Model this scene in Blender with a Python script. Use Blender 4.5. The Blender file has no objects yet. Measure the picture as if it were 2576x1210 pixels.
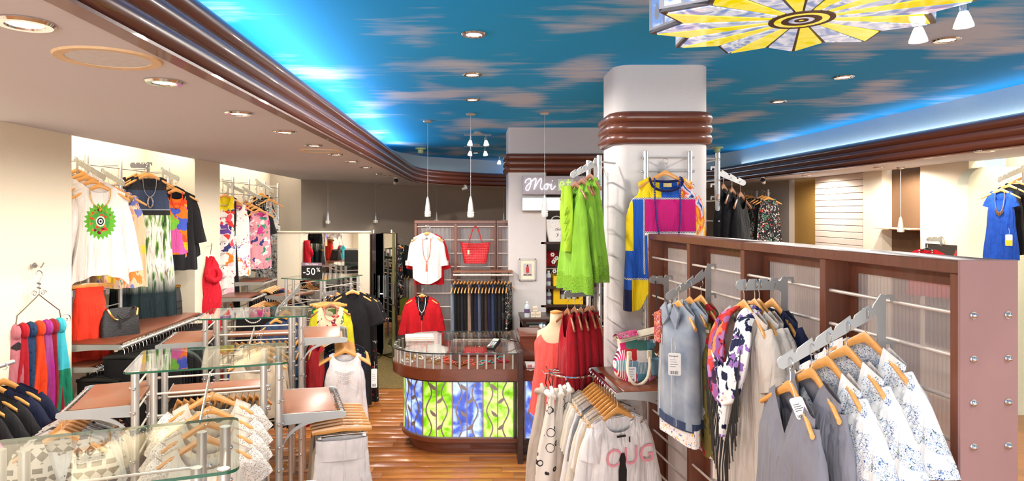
import bpy, math, random
from mathutils import Vector, Matrix
from math import sin, cos, pi, radians as R

# ------------------------------------------------------------------ camera
F, EYE, CX, CY = 1650.0, 2.3, 1191.0, 535.0      # focal length (px), eye height (m), vanishing point (px of the 2576x1210 frame)
S = bpy.context.scene
COL = S.collection
cam_d = bpy.data.cameras.new('camera'); cam = bpy.data.objects.new('camera', cam_d); COL.objects.link(cam)
cam_d.sensor_width = 36.0; cam_d.lens = F / 2576 * 36
cam_d.shift_x = (1288 - CX) / 2576; cam_d.shift_y = -(605 - CY) / 2576
cam_d.clip_start = 0.05
cam.location = (0, 0, EYE); cam.rotation_euler = (R(90), 0, 0)
S.camera = cam
# ------------------------------------------------------------------ world, exposure, large lights
wd = bpy.data.worlds.new('world'); S.world = wd; wd.use_nodes = True
wd.node_tree.nodes['Background'].inputs[0].default_value = (0.75, 0.85, 1, 1)
wd.node_tree.nodes['Background'].inputs[1].default_value = 0.9
S.view_settings.view_transform = 'Standard'; S.view_settings.look = 'None'
S.view_settings.exposure = 0.45; S.view_settings.gamma = 1.0; S.view_settings.use_curve_mapping = False
S.cycles.max_bounces = 7; S.cycles.diffuse_bounces = 3; S.cycles.glossy_bounces = 3; S.cycles.transmission_bounces = 4; S.cycles.transparent_max_bounces = 14
S.cycles.caustics_reflective = False; S.cycles.caustics_refractive = False; S.cycles.sample_clamp_indirect = 6.0; S.cycles.adaptive_threshold = 0.02

def area(name, loc, rot, sx, sy, power, color):
    d = bpy.data.lights.new(name, 'AREA'); d.shape = 'RECTANGLE'; d.size = sx; d.size_y = sy
    d.energy = power; d.color = color
    o = bpy.data.objects.new(name, d); COL.objects.link(o); o.location = loc; o.rotation_euler = rot
    return o
WARM = (1.0, 0.90, 0.74); SOFTW = (1.0, 0.93, 0.845); COOL = (0.80, 0.92, 1.0)
# added area light behind the camera, standing in for daylight from an unseen shopfront
area('shopfront_fill', (1.2, -3.9, 1.7), (R(90), 0, 0), 6.4, 2.6, 290, (1.0, 0.96, 0.92))
# fluorescent battens in the ceiling coves over the wall niches
area('niche_cove_lamp', (-3.30, 6.2, 3.22), (0, 0, 0), 0.16, 2.1, 15, WARM)
area('niche_cove_lamp', (-3.34, 9.9, 3.22), (0, 0, 0), 0.16, 3.4, 20, WARM)
area('niche_cove_lamp', (-3.34, 3.0, 3.22), (0, 0, 0), 0.16, 3.6, 26, WARM)
area('niche_cove_lamp', (6.05, 6.2, 3.22), (0, 0, 0), 0.16, 2.4, 24, WARM)
# strip lamps on top of the brown moulding, washing the painted ceiling
area('ceiling_wash_lamp', (-1.44, 4.0, 3.20), (R(180), R(38), 0), 0.10, 15.0, 52, COOL)
area('ceiling_wash_lamp', (5.10, 5.0, 3.22), (R(180), R(-38), 0), 0.10, 15.0, 26, COOL)
area('ceiling_wash_lamp', (1.6, 15.25, 3.24), (R(-140), 0, 0), 4.6, 0.10, 26, COOL)

# ------------------------------------------------------------------ helpers
def C(r, g, b):
    f = lambda c: (c / 255 / 12.92) if c / 255 <= 0.04045 else ((c / 255 + 0.055) / 1.055) ** 2.4
    return (f(r), f(g), f(b), 1.0)
def P(px, py, D): return Vector(((px - CX) * D / F, D, EYE - (py - CY) * D / F))
def lerp(a, b, t): return a + (b - a) * t
def smooth(t): t = max(0, min(1, t)); return t * t * (3 - 2 * t)
def interp(tab, v):
    for (a, x), (b, y) in zip(tab, tab[1:]):
        if v <= b: return lerp(x, y, smooth((v - a) / (b - a)) if b > a else 0)
    return tab[-1][1]

class MB:
    """collects vertices and faces; build() links them as one mesh object"""
    def __init__(s): s.v = []; s.f = []; s.m = []
    def add(s, vs, fs, mi=0):
        o = len(s.v); s.v += [tuple(v) for v in vs]
        for f in fs: s.f.append(tuple(i + o for i in f)); s.m.append(mi)
        return s
    def box(s, x0, x1, y0, y1, z0, z1, mi=0, M=None, b=0.0):
        if b:
            # chamfered box: octagonal outline in plan of each axis pair kept simple (vertical edges + top/bottom)
            pl = [(x0+b, y0), (x1-b, y0), (x1, y0+b), (x1, y1-b), (x1-b, y1), (x0+b, y1), (x0, y1-b), (x0, y0+b)]
            cx, cy = (x0+x1)/2, (y0+y1)/2
            ins = [(cx+(x-cx)*(1-b/((x1-x0)/2)), cy+(y-cy)*(1-b/((y1-y0)/2))) for x, y in pl]
            rings = [[(x, y, z0) for x, y in ins], [(x, y, z0+b) for x, y in pl], [(x, y, z1-b) for x, y in pl], [(x, y, z1) for x, y in ins]]
            vs = sum(rings, []); fs = [tuple(range(7, -1, -1)), tuple(range(24, 32))]
            for k in range(3):
                for i in range(8):
                    j = (i+1) % 8; fs.append((k*8+i, k*8+j, k*8+8+j, k*8+8+i))
        else:
            vs = [(x, y, z) for z in (z0, z1) for y in (y0, y1) for x in (x0, x1)]
            fs = [(0, 2, 3, 1), (4, 5, 7, 6), (0, 1, 5, 4), (1, 3, 7, 5), (3, 2, 6, 7), (2, 0, 4, 6)]
        if M is not None: vs = [M @ Vector(v) for v in vs]
        return s.add(vs, fs, mi)
    def tube(s, pts, r, n=8, closed=False, caps=True, mi=0, flat=1.0):
        pts = [Vector(p) for p in pts]; k = len(pts)
        rr = r if isinstance(r, (list, tuple)) else [r] * k
        T = []
        for i in range(k):
            a = pts[(i-1) % k] if closed or i > 0 else pts[i]; b = pts[(i+1) % k] if closed or i < k-1 else pts[i]
            t = (b - a); T.append(t.normalized() if t.length > 1e-9 else Vector((0, 0, 1)))
        up = Vector((0, 0, 1)) if abs(T[0].z) < 0.9 else Vector((0, 1, 0))
        u = (up - T[0] * up.dot(T[0])).normalized(); vs = []
        for i in range(k):
            u = (u - T[i] * u.dot(T[i]))
            u = u.normalized() if u.length > 1e-6 else T[i].orthogonal().normalized()
            w = T[i].cross(u)
            for j in range(n):
                a = 2 * pi * j / n; vs.append(pts[i] + (u * cos(a) + w * sin(a) * flat) * rr[i])
        fs = []
        for i in range(k if closed else k - 1):
            for j in range(n):
                a, b = i * n + j, i * n + (j + 1) % n; c, d = ((i + 1) % k) * n + (j + 1) % n, ((i + 1) % k) * n + j
                fs.append((a, b, c, d))
        if caps and not closed: fs += [tuple(range(n - 1, -1, -1)), tuple(range((k - 1) * n, k * n))]
        return s.add(vs, fs, mi)
    def cyl(s, a, b, r, n=10, r2=None, mi=0): return s.tube([a, b], [r, r if r2 is None else r2], n, mi=mi)
    def lathe(s, prof, n=16, c=(0, 0, 0), mi=0, M=None, caps=True):
        vs = []; fs = []
        for r, z in prof:
            for j in range(n):
                a = 2 * pi * j / n; vs.append(Vector((r * cos(a), r * sin(a), z)))
        for i in range(len(prof) - 1):
            for j in range(n): fs.append((i*n+j, i*n+(j+1) % n, (i+1)*n+(j+1) % n, (i+1)*n+j))
        if caps: fs += [tuple(range(n-1, -1, -1)), tuple(range((len(prof)-1)*n, len(prof)*n))]
        if M is not None: vs = [M @ v for v in vs]
        c = Vector(c); return s.add([v + c for v in vs], fs, mi)
    def ball(s, c, r, n=8, sz=1.0, mi=0):
        return s.lathe([(max(1e-4, r * sin(pi * k / (n // 2 + 1))), -r * sz * cos(pi * k / (n // 2 + 1))) for k in range(0, n // 2 + 2)], n, c, mi, caps=False)
    def prism(s, poly, t0, t1, fn=None, mi=0):
        """polygon (a,b) extruded from t0 to t1; fn(a,b,t) -> point"""
        fn = fn or (lambda a, b, t: (a, b, t)); n = len(poly)
        vs = [fn(a, b, t0) for a, b in poly] + [fn(a, b, t1) for a, b in poly]
        fs = [tuple(range(n - 1, -1, -1)), tuple(range(n, 2 * n))] + [(i, (i+1) % n, n + (i+1) % n, n + i) for i in range(n)]
        return s.add(vs, fs, mi)
    def grid(s, fn, nu, nv, wrap=False, mi=None):
        vs = [fn(i / nu, j / nv) for j in range(nv + 1) for i in range(nu if wrap else nu + 1)]
        w = nu if wrap else nu + 1; o = len(s.v); s.v += [tuple(v) for v in vs]
        for j in range(nv):
            for i in range(nu):
                a = j * w + i; b = j * w + (i + 1) % w
                f = (o + a, o + b, o + b + w, o + a + w); s.f.append(f)
                if callable(mi):
                    c = sum((Vector(s.v[q]) for q in f), Vector()) / 4; s.m.append(mi(c.x, c.y, c.z))
                else: s.m.append(mi or 0)
        return s
    def mesh(s, name, mats, sharp=40):
        me = bpy.data.meshes.new(name); me.from_pydata(s.v, [], s.f)
        for m in (mats if isinstance(mats, (list, tuple)) else [mats]): me.materials.append(m)
        me.polygons.foreach_set('material_index', s.m)
        me.shade_smooth()
        if sharp: me.set_sharp_from_angle(angle=R(sharp))
        me.update(); return me
    def build(s, name, mats, parent=None, loc=None, rz=0.0, sharp=40):
        return link(name, s.mesh(name, mats, sharp), parent, loc, rz)
def link(name, me, parent=None, loc=None, rz=0.0):
    o = bpy.data.objects.new(name, me); COL.objects.link(o)
    if parent is not None: o.parent = parent
    if loc is not None: o.location = loc
    if rz: o.rotation_euler = (0, 0, rz)
    return o
def empty(name, loc, rz=0.0):
    o = bpy.data.objects.new(name, None); o.empty_display_size = 0.1; COL.objects.link(o)
    o.location = loc; o.rotation_euler = (0, 0, rz); return o
def tag(o, label, cat, group=None):
    o['label'] = label; o['category'] = cat
    if group: o['group'] = group
    return o
def struct(o, label=None):
    o['kind'] = 'structure'
    if label: o['label'] = label
    return o
def copy_tree(o, parent=None):
    c = o.copy(); COL.objects.link(c)
    if parent is not None: c.parent = parent
    for ch in list(KIDS.get(o.name, [])) or [x for x in o.children]: copy_tree(ch, c)
    return c
KIDS = {}
ORD = ['first', 'second', 'third', 'fourth', 'fifth', 'sixth', 'seventh', 'eighth', 'ninth', 'tenth', 'eleventh', 'twelfth', 'thirteenth', 'fourteenth', 'fifteenth', 'sixteenth', 'seventeenth', 'eighteenth', 'nineteenth', 'twentieth']
ORD += ['twenty-' + w for w in ORD[:9]] + ['thirtieth'] + ['thirty-' + w for w in ORD[:9]]

# ------------------------------------------------------------------ materials
class NT:
    def __init__(s, name):
        s.m = bpy.data.materials.new(name); s.m.use_nodes = True; s.t = s.m.node_tree
        s.b = s.t.nodes['Principled BSDF']; s.out = s.t.nodes['Material Output']
    def n(s, typ, props=None, **ins):
        nd = s.t.nodes.new('ShaderNode' + typ)
        for k, v in (props or {}).items(): setattr(nd, k, v)
        for k, v in ins.items():
            k = k.replace('_', ' '); sk = nd.inputs[int(k[1:])] if k[0] == 'i' and k[1:].isdigit() else nd.inputs[k]
            if isinstance(v, bpy.types.NodeSocket): s.t.links.new(v, sk)
            else: sk.default_value = v
        return nd
    def l(s, a, b): s.t.links.new(a, b)
    def co(s, scale=(1, 1, 1), kind='Object', rot=(0, 0, 0), loc=(0, 0, 0)):
        tc = s.n('TexCoord'); mp = s.n('Mapping', Vector=tc.outputs[kind], Scale=scale, Rotation=rot, Location=loc); return mp.outputs[0]
    def ramp(s, fac, stops, interp='LINEAR'):
        r = s.n('ValToRGB', Fac=fac); e = r.color_ramp; e.interpolation = interp
        while len(e.elements) < len(stops): e.elements.new(0.5)
        for el, (p, c) in zip(e.elements, stops): el.position = p; el.color = c
        return r.outputs[0]
    def mix(s, fac, a, b, mode='MIX'):
        nd = s.n('Mix', {'data_type': 'RGBA', 'blend_type': mode})
        for k, v in ((0, fac), (6, a), (7, b)):
            if isinstance(v, bpy.types.NodeSocket): s.l(v, nd.inputs[k])
            else: nd.inputs[k].default_value = v
        return nd.outputs[2]
    def math(s, op, a, b=0.0):
        nd = s.n('Math', {'operation': op})
        for k, v in ((0, a), (1, b)):
            if isinstance(v, bpy.types.NodeSocket): s.l(v, nd.inputs[k])
            else: nd.inputs[k].default_value = v
        return nd.outputs[0]
    def fin(s, col=None, rough=0.5, metal=0.0, spec=0.5, bump=None, bs=0.2, emit=None, es=1.0, coat=0.0, sheen=0.0, alpha=None, trans=0.0):
        b = s.b
        for k, v in (('Base Color', col), ('Roughness', rough), ('Metallic', metal), ('Specular IOR Level', spec), ('Emission Color', emit), ('Coat Weight', coat), ('Sheen Weight', sheen), ('Alpha', alpha), ('Transmission Weight', trans)):
            if v is None: continue
            if isinstance(v, bpy.types.NodeSocket): s.l(v, b.inputs[k])
            else: b.inputs[k].default_value = v
        if emit is not None: b.inputs['Emission Strength'].default_value = es
        if bump is not None:
            bn = s.n('Bump', Height=bump, Strength=bs, Distance=0.01); s.l(bn.outputs[0], b.inputs['Normal'])
        return s.m
_MC = {}
def plain(name, col, rough=0.5, metal=0.0, var=0.06, sc=30.0, bump=0.0, coat=0.0, spec=0.5, kind='Object', stretch=(1, 1, 1)):
    if name in _MC: return _MC[name]
    t = NT(name); no = t.n('TexNoise', Vector=t.co(stretch, kind), Scale=sc, Detail=3.0).outputs[0]
    dk = tuple(c * (1 - var) for c in col[:3]) + (1,); lt = tuple(min(1, c * (1 + var)) for c in col[:3]) + (1,)
    m = t.fin(t.ramp(no, [(0.3, dk), (0.7, lt)]), rough, metal, spec, no if bump else None, bump, coat=coat)
    _MC[name] = m; return m
def crease(t, fine=None, fs=0.12):
    """vertical creases and small rumples of hanging cloth"""
    lo = t.n('TexNoise', Vector=t.co((11, 11, 1.6)), Scale=1.7, Detail=2.0, Distortion=0.6).outputs[0]; md = t.n('TexNoise', Vector=t.co((1, 1, 0.7)), Scale=13.0, Detail=2.0, Distortion=0.8).outputs[0]
    h = t.math('ADD', t.math('MULTIPLY', lo, 1.0), t.math('MULTIPLY', md, 0.35)); b1 = t.n('Bump', Height=h, Strength=0.75, Distance=0.03)
    if fine is not None:
        b2 = t.n('Bump', Height=fine, Strength=fs, Distance=0.002, Normal=b1.outputs[0]); b1 = b2
    t.l(b1.outputs[0], t.b.inputs['Normal'])
def fabric(name, col, rough=0.85, weave=420.0, var=0.10):
    """plain cloth: fine weave relief and slight tone changes"""
    if name in _MC: return _MC[name]
    t = NT(name); v = t.co()
    no = t.n('TexNoise', Vector=v, Scale=9.0, Detail=2.0).outputs[0]; wv = t.n('TexNoise', Vector=v, Scale=weave, Detail=1.0).outputs[0]
    dk = tuple(c * (1 - var) for c in col[:3]) + (1,); lt = tuple(min(1, c * (1 + var)) for c in col[:3]) + (1,)
    m = t.fin(t.ramp(no, [(0.3, dk), (0.7, lt)]), rough, 0, 0.25, sheen=0.05); crease(t, wv, 0.3); _MC[name] = m; return m
def floral(name, base, cols, sc=14.0, thr=0.5, warp=0.35, stretch=(1, 1, 1), line=None, clump=None):
    """printed cloth: warped blotches of several colours on a ground"""
    if name in _MC: return _MC[name]
    t = NT(name); v = t.co(stretch)
    w = t.n('TexNoise', Vector=v, Scale=sc * 0.9, Detail=3.0)
    vv = t.n('VectorMath', {'operation': 'MULTIPLY_ADD'}); t.l(w.outputs[1], vv.inputs[0]); vv.inputs[1].default_value = (warp,) * 3; t.l(v, vv.inputs[2])
    vo = t.n('TexVoronoi', Vector=vv.outputs[0], Scale=sc)
    sep = t.n('SeparateColor', Color=vo.outputs['Color'])
    k = len(cols); pc = t.ramp(sep.outputs[0], [(i / k, c) for i, c in enumerate(cols)], 'CONSTANT')
    msk = t.ramp(t.math('MULTIPLY', t.math('ADD', t.math('MULTIPLY', vo.outputs['Distance'], 1.0), t.math('MULTIPLY', sep.outputs[1], 0.35)), 1.0), [(thr - 0.02, (1, 1, 1, 1)), (thr + 0.02, (0, 0, 0, 1))])
    if clump:
        cn = t.n('TexNoise', Vector=v, Scale=clump[0], Detail=2.0).outputs[0]; msk = t.math('MULTIPLY', msk, t.math('GREATER_THAN', cn, clump[1]))
    col = t.mix(msk, base, pc)
    if line:
        v2 = t.n('TexVoronoi', {'feature': 'DISTANCE_TO_EDGE'}, Vector=vv.outputs[0], Scale=sc)
        col = t.mix(t.ramp(v2.outputs[0], [(0.02, (1, 1, 1, 1)), (0.06, (0, 0, 0, 1))]), col, line)
    m = t.fin(col, 0.8, 0, 0.25); crease(t); _MC[name] = m; return m
def brushy(name, cols, sc=6.0, stretch=(3, 3, 0.6), dist=0.6):
    """painterly cloth: flowing bands of colour"""
    if name in _MC: return _MC[name]
    t = NT(name); v = t.co(stretch); no = t.n('TexNoise', Vector=v, Scale=sc, Detail=4.0, Distortion=dist).outputs[0]
    k = len(cols); m = t.fin(t.ramp(no, [(0.28 + 0.44 * i / max(1, k - 1), c) for i, c in enumerate(cols)]), 0.8, 0, 0.25); crease(t); _MC[name] = m; return m
def dotted(name, base, dot, sc=16.0, size=0.25, rnd=0.6):
    if name in _MC: return _MC[name]
    t = NT(name); vo = t.n('TexVoronoi', Vector=t.co((1, 0.02, 1)), Scale=sc, Randomness=rnd).outputs['Distance']
    m = t.fin(t.mix(t.ramp(vo, [(size - 0.02, (1, 1, 1, 1)), (size + 0.02, (0, 0, 0, 1))]), base, dot), 0.85, 0, 0.25); crease(t); _MC[name] = m; return m
def blocks(name, base, rects, rough=0.75):
    """cloth sewn from coloured panels: rects (x0, x1, z0, z1, colour[, slope]) in the garment's own frame"""
    if name in _MC: return _MC[name]
    t = NT(name); sp = t.n('SeparateXYZ', Vector=t.co()); x, z = sp.outputs[0], sp.outputs[2]; col = base
    for r in rects:
        x0, x1, z0, z1, c = r[:5]; k = r[5] if len(r) > 5 else 0.0
        xx = t.math('ADD', x, t.math('MULTIPLY', z, k)) if k else x
        f = t.math('MULTIPLY', t.math('MULTIPLY', t.math('GREATER_THAN', xx, x0), t.math('LESS_THAN', xx, x1)), t.math('MULTIPLY', t.math('GREATER_THAN', z, z0), t.math('LESS_THAN', z, z1)))
        if callable(c): c = c(t)
        col = t.mix(f, col, c)
    m = t.fin(col, rough, 0, 0.3); crease(t); _MC[name] = m; return m
def glow(name, col, strength):
    if name in _MC: return _MC[name]
    t = NT(name); m = t.fin(col, 0.4, emit=col, es=strength); _MC[name] = m; return m
def thin_glass(name, tint, rough=0.0, ior=1.5, trans_tint=(1, 1, 1, 1)):
    if name in _MC: return _MC[name]
    t = NT(name); lw = t.n('LayerWeight', Blend=0.5).outputs[1]; fac = t.math('ADD', 0.035, t.math('MULTIPLY', t.math('POWER', lw, 4.0), 0.85)); tr = t.n('BsdfTransparent', Color=tint); gl = t.n('BsdfGlossy', Color=(1, 1, 1, 1), Roughness=rough)
    mx = t.n('MixShader', i0=fac, i1=tr.outputs[0], i2=gl.outputs[0]); t.l(mx.outputs[0], t.out.inputs[0]); _MC[name] = t.m; return t.m

M_WALL = plain('wall_paint', C(236, 224, 200), 0.9, var=0.02, sc=60, bump=0.05)
M_PILLAR = plain('pillar_paint', C(230, 219, 196), 0.9, var=0.02, sc=60, bump=0.06)
M_SOFFIT = plain('soffit_paint', C(214, 214, 224), 0.95, var=0.015, sc=40, bump=0.03)
M_GREYWALL = plain('taupe_paint', C(172, 160, 146), 0.9, var=0.03, sc=50, bump=0.05)
M_COLUMN = plain('column_paint', C(214, 208, 206), 0.85, var=0.02, sc=70, bump=0.08)
M_UPPER = plain('frieze_paint', C(205, 220, 228), 0.9, var=0.02)
M_MOULD = plain('brown_lacquer', C(104, 54, 36), 0.32, var=0.10, sc=5, stretch=(4, 0.3, 4), coat=0.3)
M_BROWN = plain('brown_wood', C(112, 62, 42), 0.38, var=0.16, sc=8, stretch=(6, 6, 0.6), coat=0.15)
M_DARKWOOD = plain('dark_wood', C(58, 36, 28), 0.35, var=0.18, sc=8, stretch=(1, 6, 6), coat=0.2)
M_SHELF = plain('shelf_laminate', C(138, 86, 60), 0.4, var=0.06, sc=6, stretch=(1, 5, 5))
M_REDWOOD = plain('mahogany', C(110, 56, 34), 0.28, var=0.15, sc=6, stretch=(1.2, 1.2, 7), coat=0.3)
M_ENDPANEL = plain('painted_end_panel', C(150, 112, 108), 0.45, var=0.05, sc=4)
M_ALU = plain('satin_aluminium', C(206, 204, 200), 0.36, 0.7, var=0.04, sc=12)
M_ALUP = plain('aluminium_paint', C(172, 173, 170), 0.4, 0.45, var=0.03, sc=12)
M_CHROME = plain('chrome', C(225, 225, 225), 0.12, 1.0, var=0.03, sc=12)
M_ROD = plain('rod_enamel', C(214, 198, 186), 0.35, 0.2, var=0.03, sc=12)
M_HANGER = plain('hanger_wood', C(224, 158, 84), 0.3, var=0.12, sc=14, stretch=(1, 8, 5), coat=0.4)
M_DKHANGER = plain('dark_hanger_wood', C(150, 98, 62), 0.35, var=0.12, sc=14, stretch=(1, 8, 5), coat=0.3)
M_BLACKPL = plain('black_plastic', C(28, 27, 27), 0.35, var=0.05)
M_BLACKLEATHER = plain('black_leather', C(30, 26, 26), 0.4, var=0.2, sc=120, bump=0.3)
M_GOLD = plain('gold_metal', C(232, 186, 92), 0.2, 1.0)
M_WHITEPL = plain('white_plastic', C(232, 230, 226), 0.4, var=0.02)
M_PAPER = plain('paper_white', C(240, 238, 234), 0.8, var=0.02)
M_GLASS = thin_glass('table_glass', (0.93, 0.975, 0.95, 1), 0.0)
M_GEDGE = plain('green_glass_edge', C(20, 92, 66), 0.1, var=0.2, sc=20, coat=0.5)
M_CLEAR = thin_glass('clear_plastic', (0.93, 0.94, 0.95, 1), 0.05, 1.3)
M_LAMP = glow('halogen_glow', (1.0, 0.86, 0.64, 1), 22.0)
M_LAMPC = glow('lamp_glow_white', (1.0, 0.88, 0.76, 1), 1.8); M_HOLE = glow('pinhole_glow', (1.0, 0.88, 0.7, 1), 1.5)
t = NT('mirror_silver'); M_MIRROR = t.fin((0.86, 0.87, 0.86, 1), 0.015, 1.0)

def sky_mat():
    t = NT('sky_mural')
    big = t.n('TexNoise', Vector=t.co((1.05, 0.80, 1), loc=(2.3, 1.1, 0)), Scale=1.15, Detail=1.5, Roughness=0.45).outputs[0]
    streak = t.n('TexNoise', Vector=t.co((1.2, 7.5, 1)), Scale=1.6, Detail=4.0, Roughness=0.6, Distortion=0.3).outputs[0]
    msum = t.math('ADD', t.math('MULTIPLY', big, 0.74), t.math('MULTIPLY', streak, 0.30))
    cl = t.ramp(msum, [(0.525, (0, 0, 0, 1)), (0.66, (1, 1, 1, 1))])
    blue = t.ramp(t.n('TexNoise', Vector=t.co(), Scale=0.35, Detail=1.0).outputs[0], [(0.3, C(20, 160, 238)), (0.7, C(36, 178, 250))])
    return t.fin(t.mix(t.math('MULTIPLY', cl, 0.8), blue, C(220, 226, 242)), 0.75, 0, 0.25)
M_SKY = sky_mat()
def floor_mat():
    t = NT('floor_boards'); v = t.co()
    br = t.n('TexBrick', {'offset': 0.37}, Vector=v, Color1=C(164, 106, 60), Color2=C(140, 90, 50), Mortar=C(90, 52, 28), Scale=1.0)
    br.inputs['Brick Width'].default_value = 1.2; br.inputs['Row Height'].default_value = 0.125; br.inputs['Mortar Size'].default_value = 0.002
    gr = t.n('TexNoise', Vector=t.co((1.5, 18, 1)), Scale=4.0, Detail=4.0).outputs[0]
    return t.fin(t.mix(0.3, br.outputs[0], t.ramp(gr, [(0.3, C(120, 78, 46)), (0.7, C(180, 128, 84))])), 0.3, 0, 0.5, coat=0.2)
M_FLOOR = floor_mat()
def plank_mat(i, a, b):
    t = NT('plank_%d' % i); gr = t.n('TexNoise', Vector=t.co((1.3, 22, 1), loc=(i * 3.1, i * 1.7, 0)), Scale=4.0, Detail=5.0).outputs[0]
    return t.fin(t.ramp(gr, [(0.28, a), (0.72, b)]), 0.28, 0, 0.5, coat=0.15)
M_PLANK = [plank_mat(i, C(*a), C(*b)) for i, (a, b) in enumerate([((150, 86, 38), (186, 116, 58)), ((164, 98, 46), (198, 128, 68)), ((138, 78, 34), (172, 104, 52)), ((158, 90, 36), (204, 132, 66))])]
def carpet_mat():
    t = NT('olive_carpet'); no = t.n('TexNoise', Vector=t.co(), Scale=60.0, Detail=6.0).outputs[0]
    return t.fin(t.ramp(no, [(0.3, C(84, 70, 38)), (0.7, C(142, 120, 66))]), 0.7, 0, 0.3, no, 0.3)
M_CARPET = carpet_mat()
def ribbed_mat():
    t = NT('ribbed_polycarbonate'); tr = t.n('BsdfTranslucent', Color=(0.72, 0.66, 0.66, 1)); df = t.n('BsdfTransparent', Color=(0.74, 0.70, 0.70, 1)); gl = t.n('BsdfGlossy', Color=(1, 1, 1, 1), Roughness=0.22)
    di = t.n('BsdfDiffuse', Color=(0.42, 0.37, 0.37, 1))
    m1 = t.n('MixShader', i0=0.5, i1=tr.outputs[0], i2=df.outputs[0]); m3 = t.n('MixShader', i0=0.35, i1=m1.outputs[0], i2=di.outputs[0])
    fr = t.n('Fresnel', IOR=1.5); m2 = t.n('MixShader', i0=fr.outputs[0], i1=m3.outputs[0], i2=gl.outputs[0]); t.l(m2.outputs[0], t.out.inputs[0]); return t.m
M_RIBBED = ribbed_mat()
# ================================================================== SETTING
SOF, CEIL = 2.9, 3.5
def catmull(pts, k=6):
    pts = [Vector(p) for p in pts]; out = []
    for i in range(len(pts) - 1):
        p0 = pts[max(0, i-1)]; p1 = pts[i]; p2 = pts[i+1]; p3 = pts[min(len(pts)-1, i+2)]
        for j in range(k):
            t = j / k; out.append(0.5 * ((2*p1) + (p2-p0)*t + (2*p0-5*p1+4*p2-p3)*t*t + (3*p1-p0-3*p2+p3)*t**3))
    out.append(pts[-1]); return out
BULK = [Vector((-1.15, -4)), Vector((-1.15, 2)), Vector((-1.15, 8))] + catmull([(-1.15, 11.2), (-1.12, 12.4), (-0.95, 13.25), (-0.63, 13.85), (0, 14.5), (0.74, 14.95), (2.2, 15.3), (3.6, 15.1), (4.5, 14.2), (4.85, 13.0), (4.9, 11.8)], 4) + [Vector((4.9, 6)), Vector((4.9, -4))]
def offset(path, d):
    out = []
    for i, p in enumerate(path):
        t = (path[min(i+1, len(path)-1)] - path[max(i-1, 0)]).normalized(); out.append(p + Vector((-t.y, t.x)) * d)
    return out
# floor: a base slab and the boards that can be told apart around the counter
fl = struct(MB().box(-3.85, 6.8, -4.2, 17, -0.08, 0.0).build('floor', M_FLOOR), 'glossy orange-brown strip wood floor')
rng = random.Random(4)
pl_mesh = {}
for row in range(34):
    y0 = 4.3 + row * 0.125; x = -1.9 - rng.random() * 1.0
    while x < 1.3:
        Lp = 1.15; mi = rng.randrange(4)
        if mi not in pl_mesh: pl_mesh[mi] = MB().box(0.001, Lp - 0.001, 0.001, 0.124, 0, 0.006, b=0.0008).mesh('plank', M_PLANK[mi])
        if x + Lp > -1.9: link('plank', pl_mesh[mi], fl, (x, y0, 0.0))
        x += Lp
MB().box(-3.05, -0.05, 8.55, 12.6, 0.0, 0.012).build('carpet', M_CARPET, fl)
# painted sky ceiling
def back_off(near, far):
    return [b.lerp(a, smooth((p.x + 1.15) / 1.4) if p.y > 11 else (0.0 if p.x < 0 else 1.0)) for p, a, b in zip(BULK, offset(BULK, near), offset(BULK, far))]
inner = back_off(0.30, 0.50)
def flat(name, a, b, z, m, th=0.04):
    mb = MB(); n = len(a)
    vs = [(p.x, p.y, z) for p in a] + [(p.x, p.y, z) for p in b] + [(p.x, p.y, z + th) for p in a] + [(p.x, p.y, z + th) for p in b]
    fs = []
    for i in range(n - 1): fs += [(i, i+1, n+i+1, n+i), (2*n+i, 3*n+i, 3*n+i+1, 2*n+i+1), (i, 2*n+i, 2*n+i+1, i+1), (n+i, n+i+1, 3*n+i+1, 3*n+i)]
    mb.add(vs, fs); return struct(mb.build(name, m))
mb = MB(); mb.prism([(p.x, p.y) for p in inner], CEIL, CEIL + 0.05)
struct(mb.build('ceiling', M_SKY), 'ceiling painted as blue sky with streaky pale clouds')
# frieze wall between moulding and ceiling, then the bulkhead, the lip under it and three rounded mouldings
def ribbon(name, path, z0, z1, m, th=0.02, label=None):
    a = path; b = offset(path, th); mb = MB(); n = len(a)
    vs = [(p.x, p.y, z0) for p in a] + [(p.x, p.y, z1) for p in a] + [(p.x, p.y, z1) for p in b] + [(p.x, p.y, z0) for p in b]
    fs = []
    for i in range(n - 1):
        for k in range(4): fs.append((k*n+i, k*n+i+1, ((k+1) % 4)*n+i+1, ((k+1) % 4)*n+i))
    mb.add(vs, fs); return struct(mb.build(name, m), label)
ribbon('wall_frieze', back_off(0.22, 0.44), 3.14, CEIL, M_UPPER, label='pale frieze above the brown mouldings')
flat('trim_1', offset(BULK, 0.03), back_off(0.23, 0.45), 3.13, M_UPPER, 0.02)
ribbon('wall_bulkhead', offset(BULK, 0.03), SOF - 0.005, 3.15, M_MOULD)
flat('trim_2', offset(BULK, -0.03), offset(BULK, 0.04), SOF - 0.012, M_BROWN, 0.012)
for k in range(3):
    mb = MB(); mb.tube([(p.x, p.y, 2.955 + 0.09 * k) for p in offset(BULK, 0.02)], 0.054, 14)
    struct(mb.build('trim_%d' % (3 + k), M_MOULD), 'brown rounded moulding around the sky ceiling, %s of three from the bottom' % ORD[k])
# soffit
out = []
for p in BULK:
    if p.y > 11.3 and -1.2 < p.x < 4.86: out.append(Vector((lerp(-3.1, 6.6, (p.x + 1.15) / 6.05), 17)))
    else: out.append(Vector((-3.1 if p.x < 0 else 5.85, p.y)))
sb = offset(BULK, 0.03)
flat('ceiling_soffit', sb, out, SOF, M_SOFFIT, 0.03)
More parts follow.
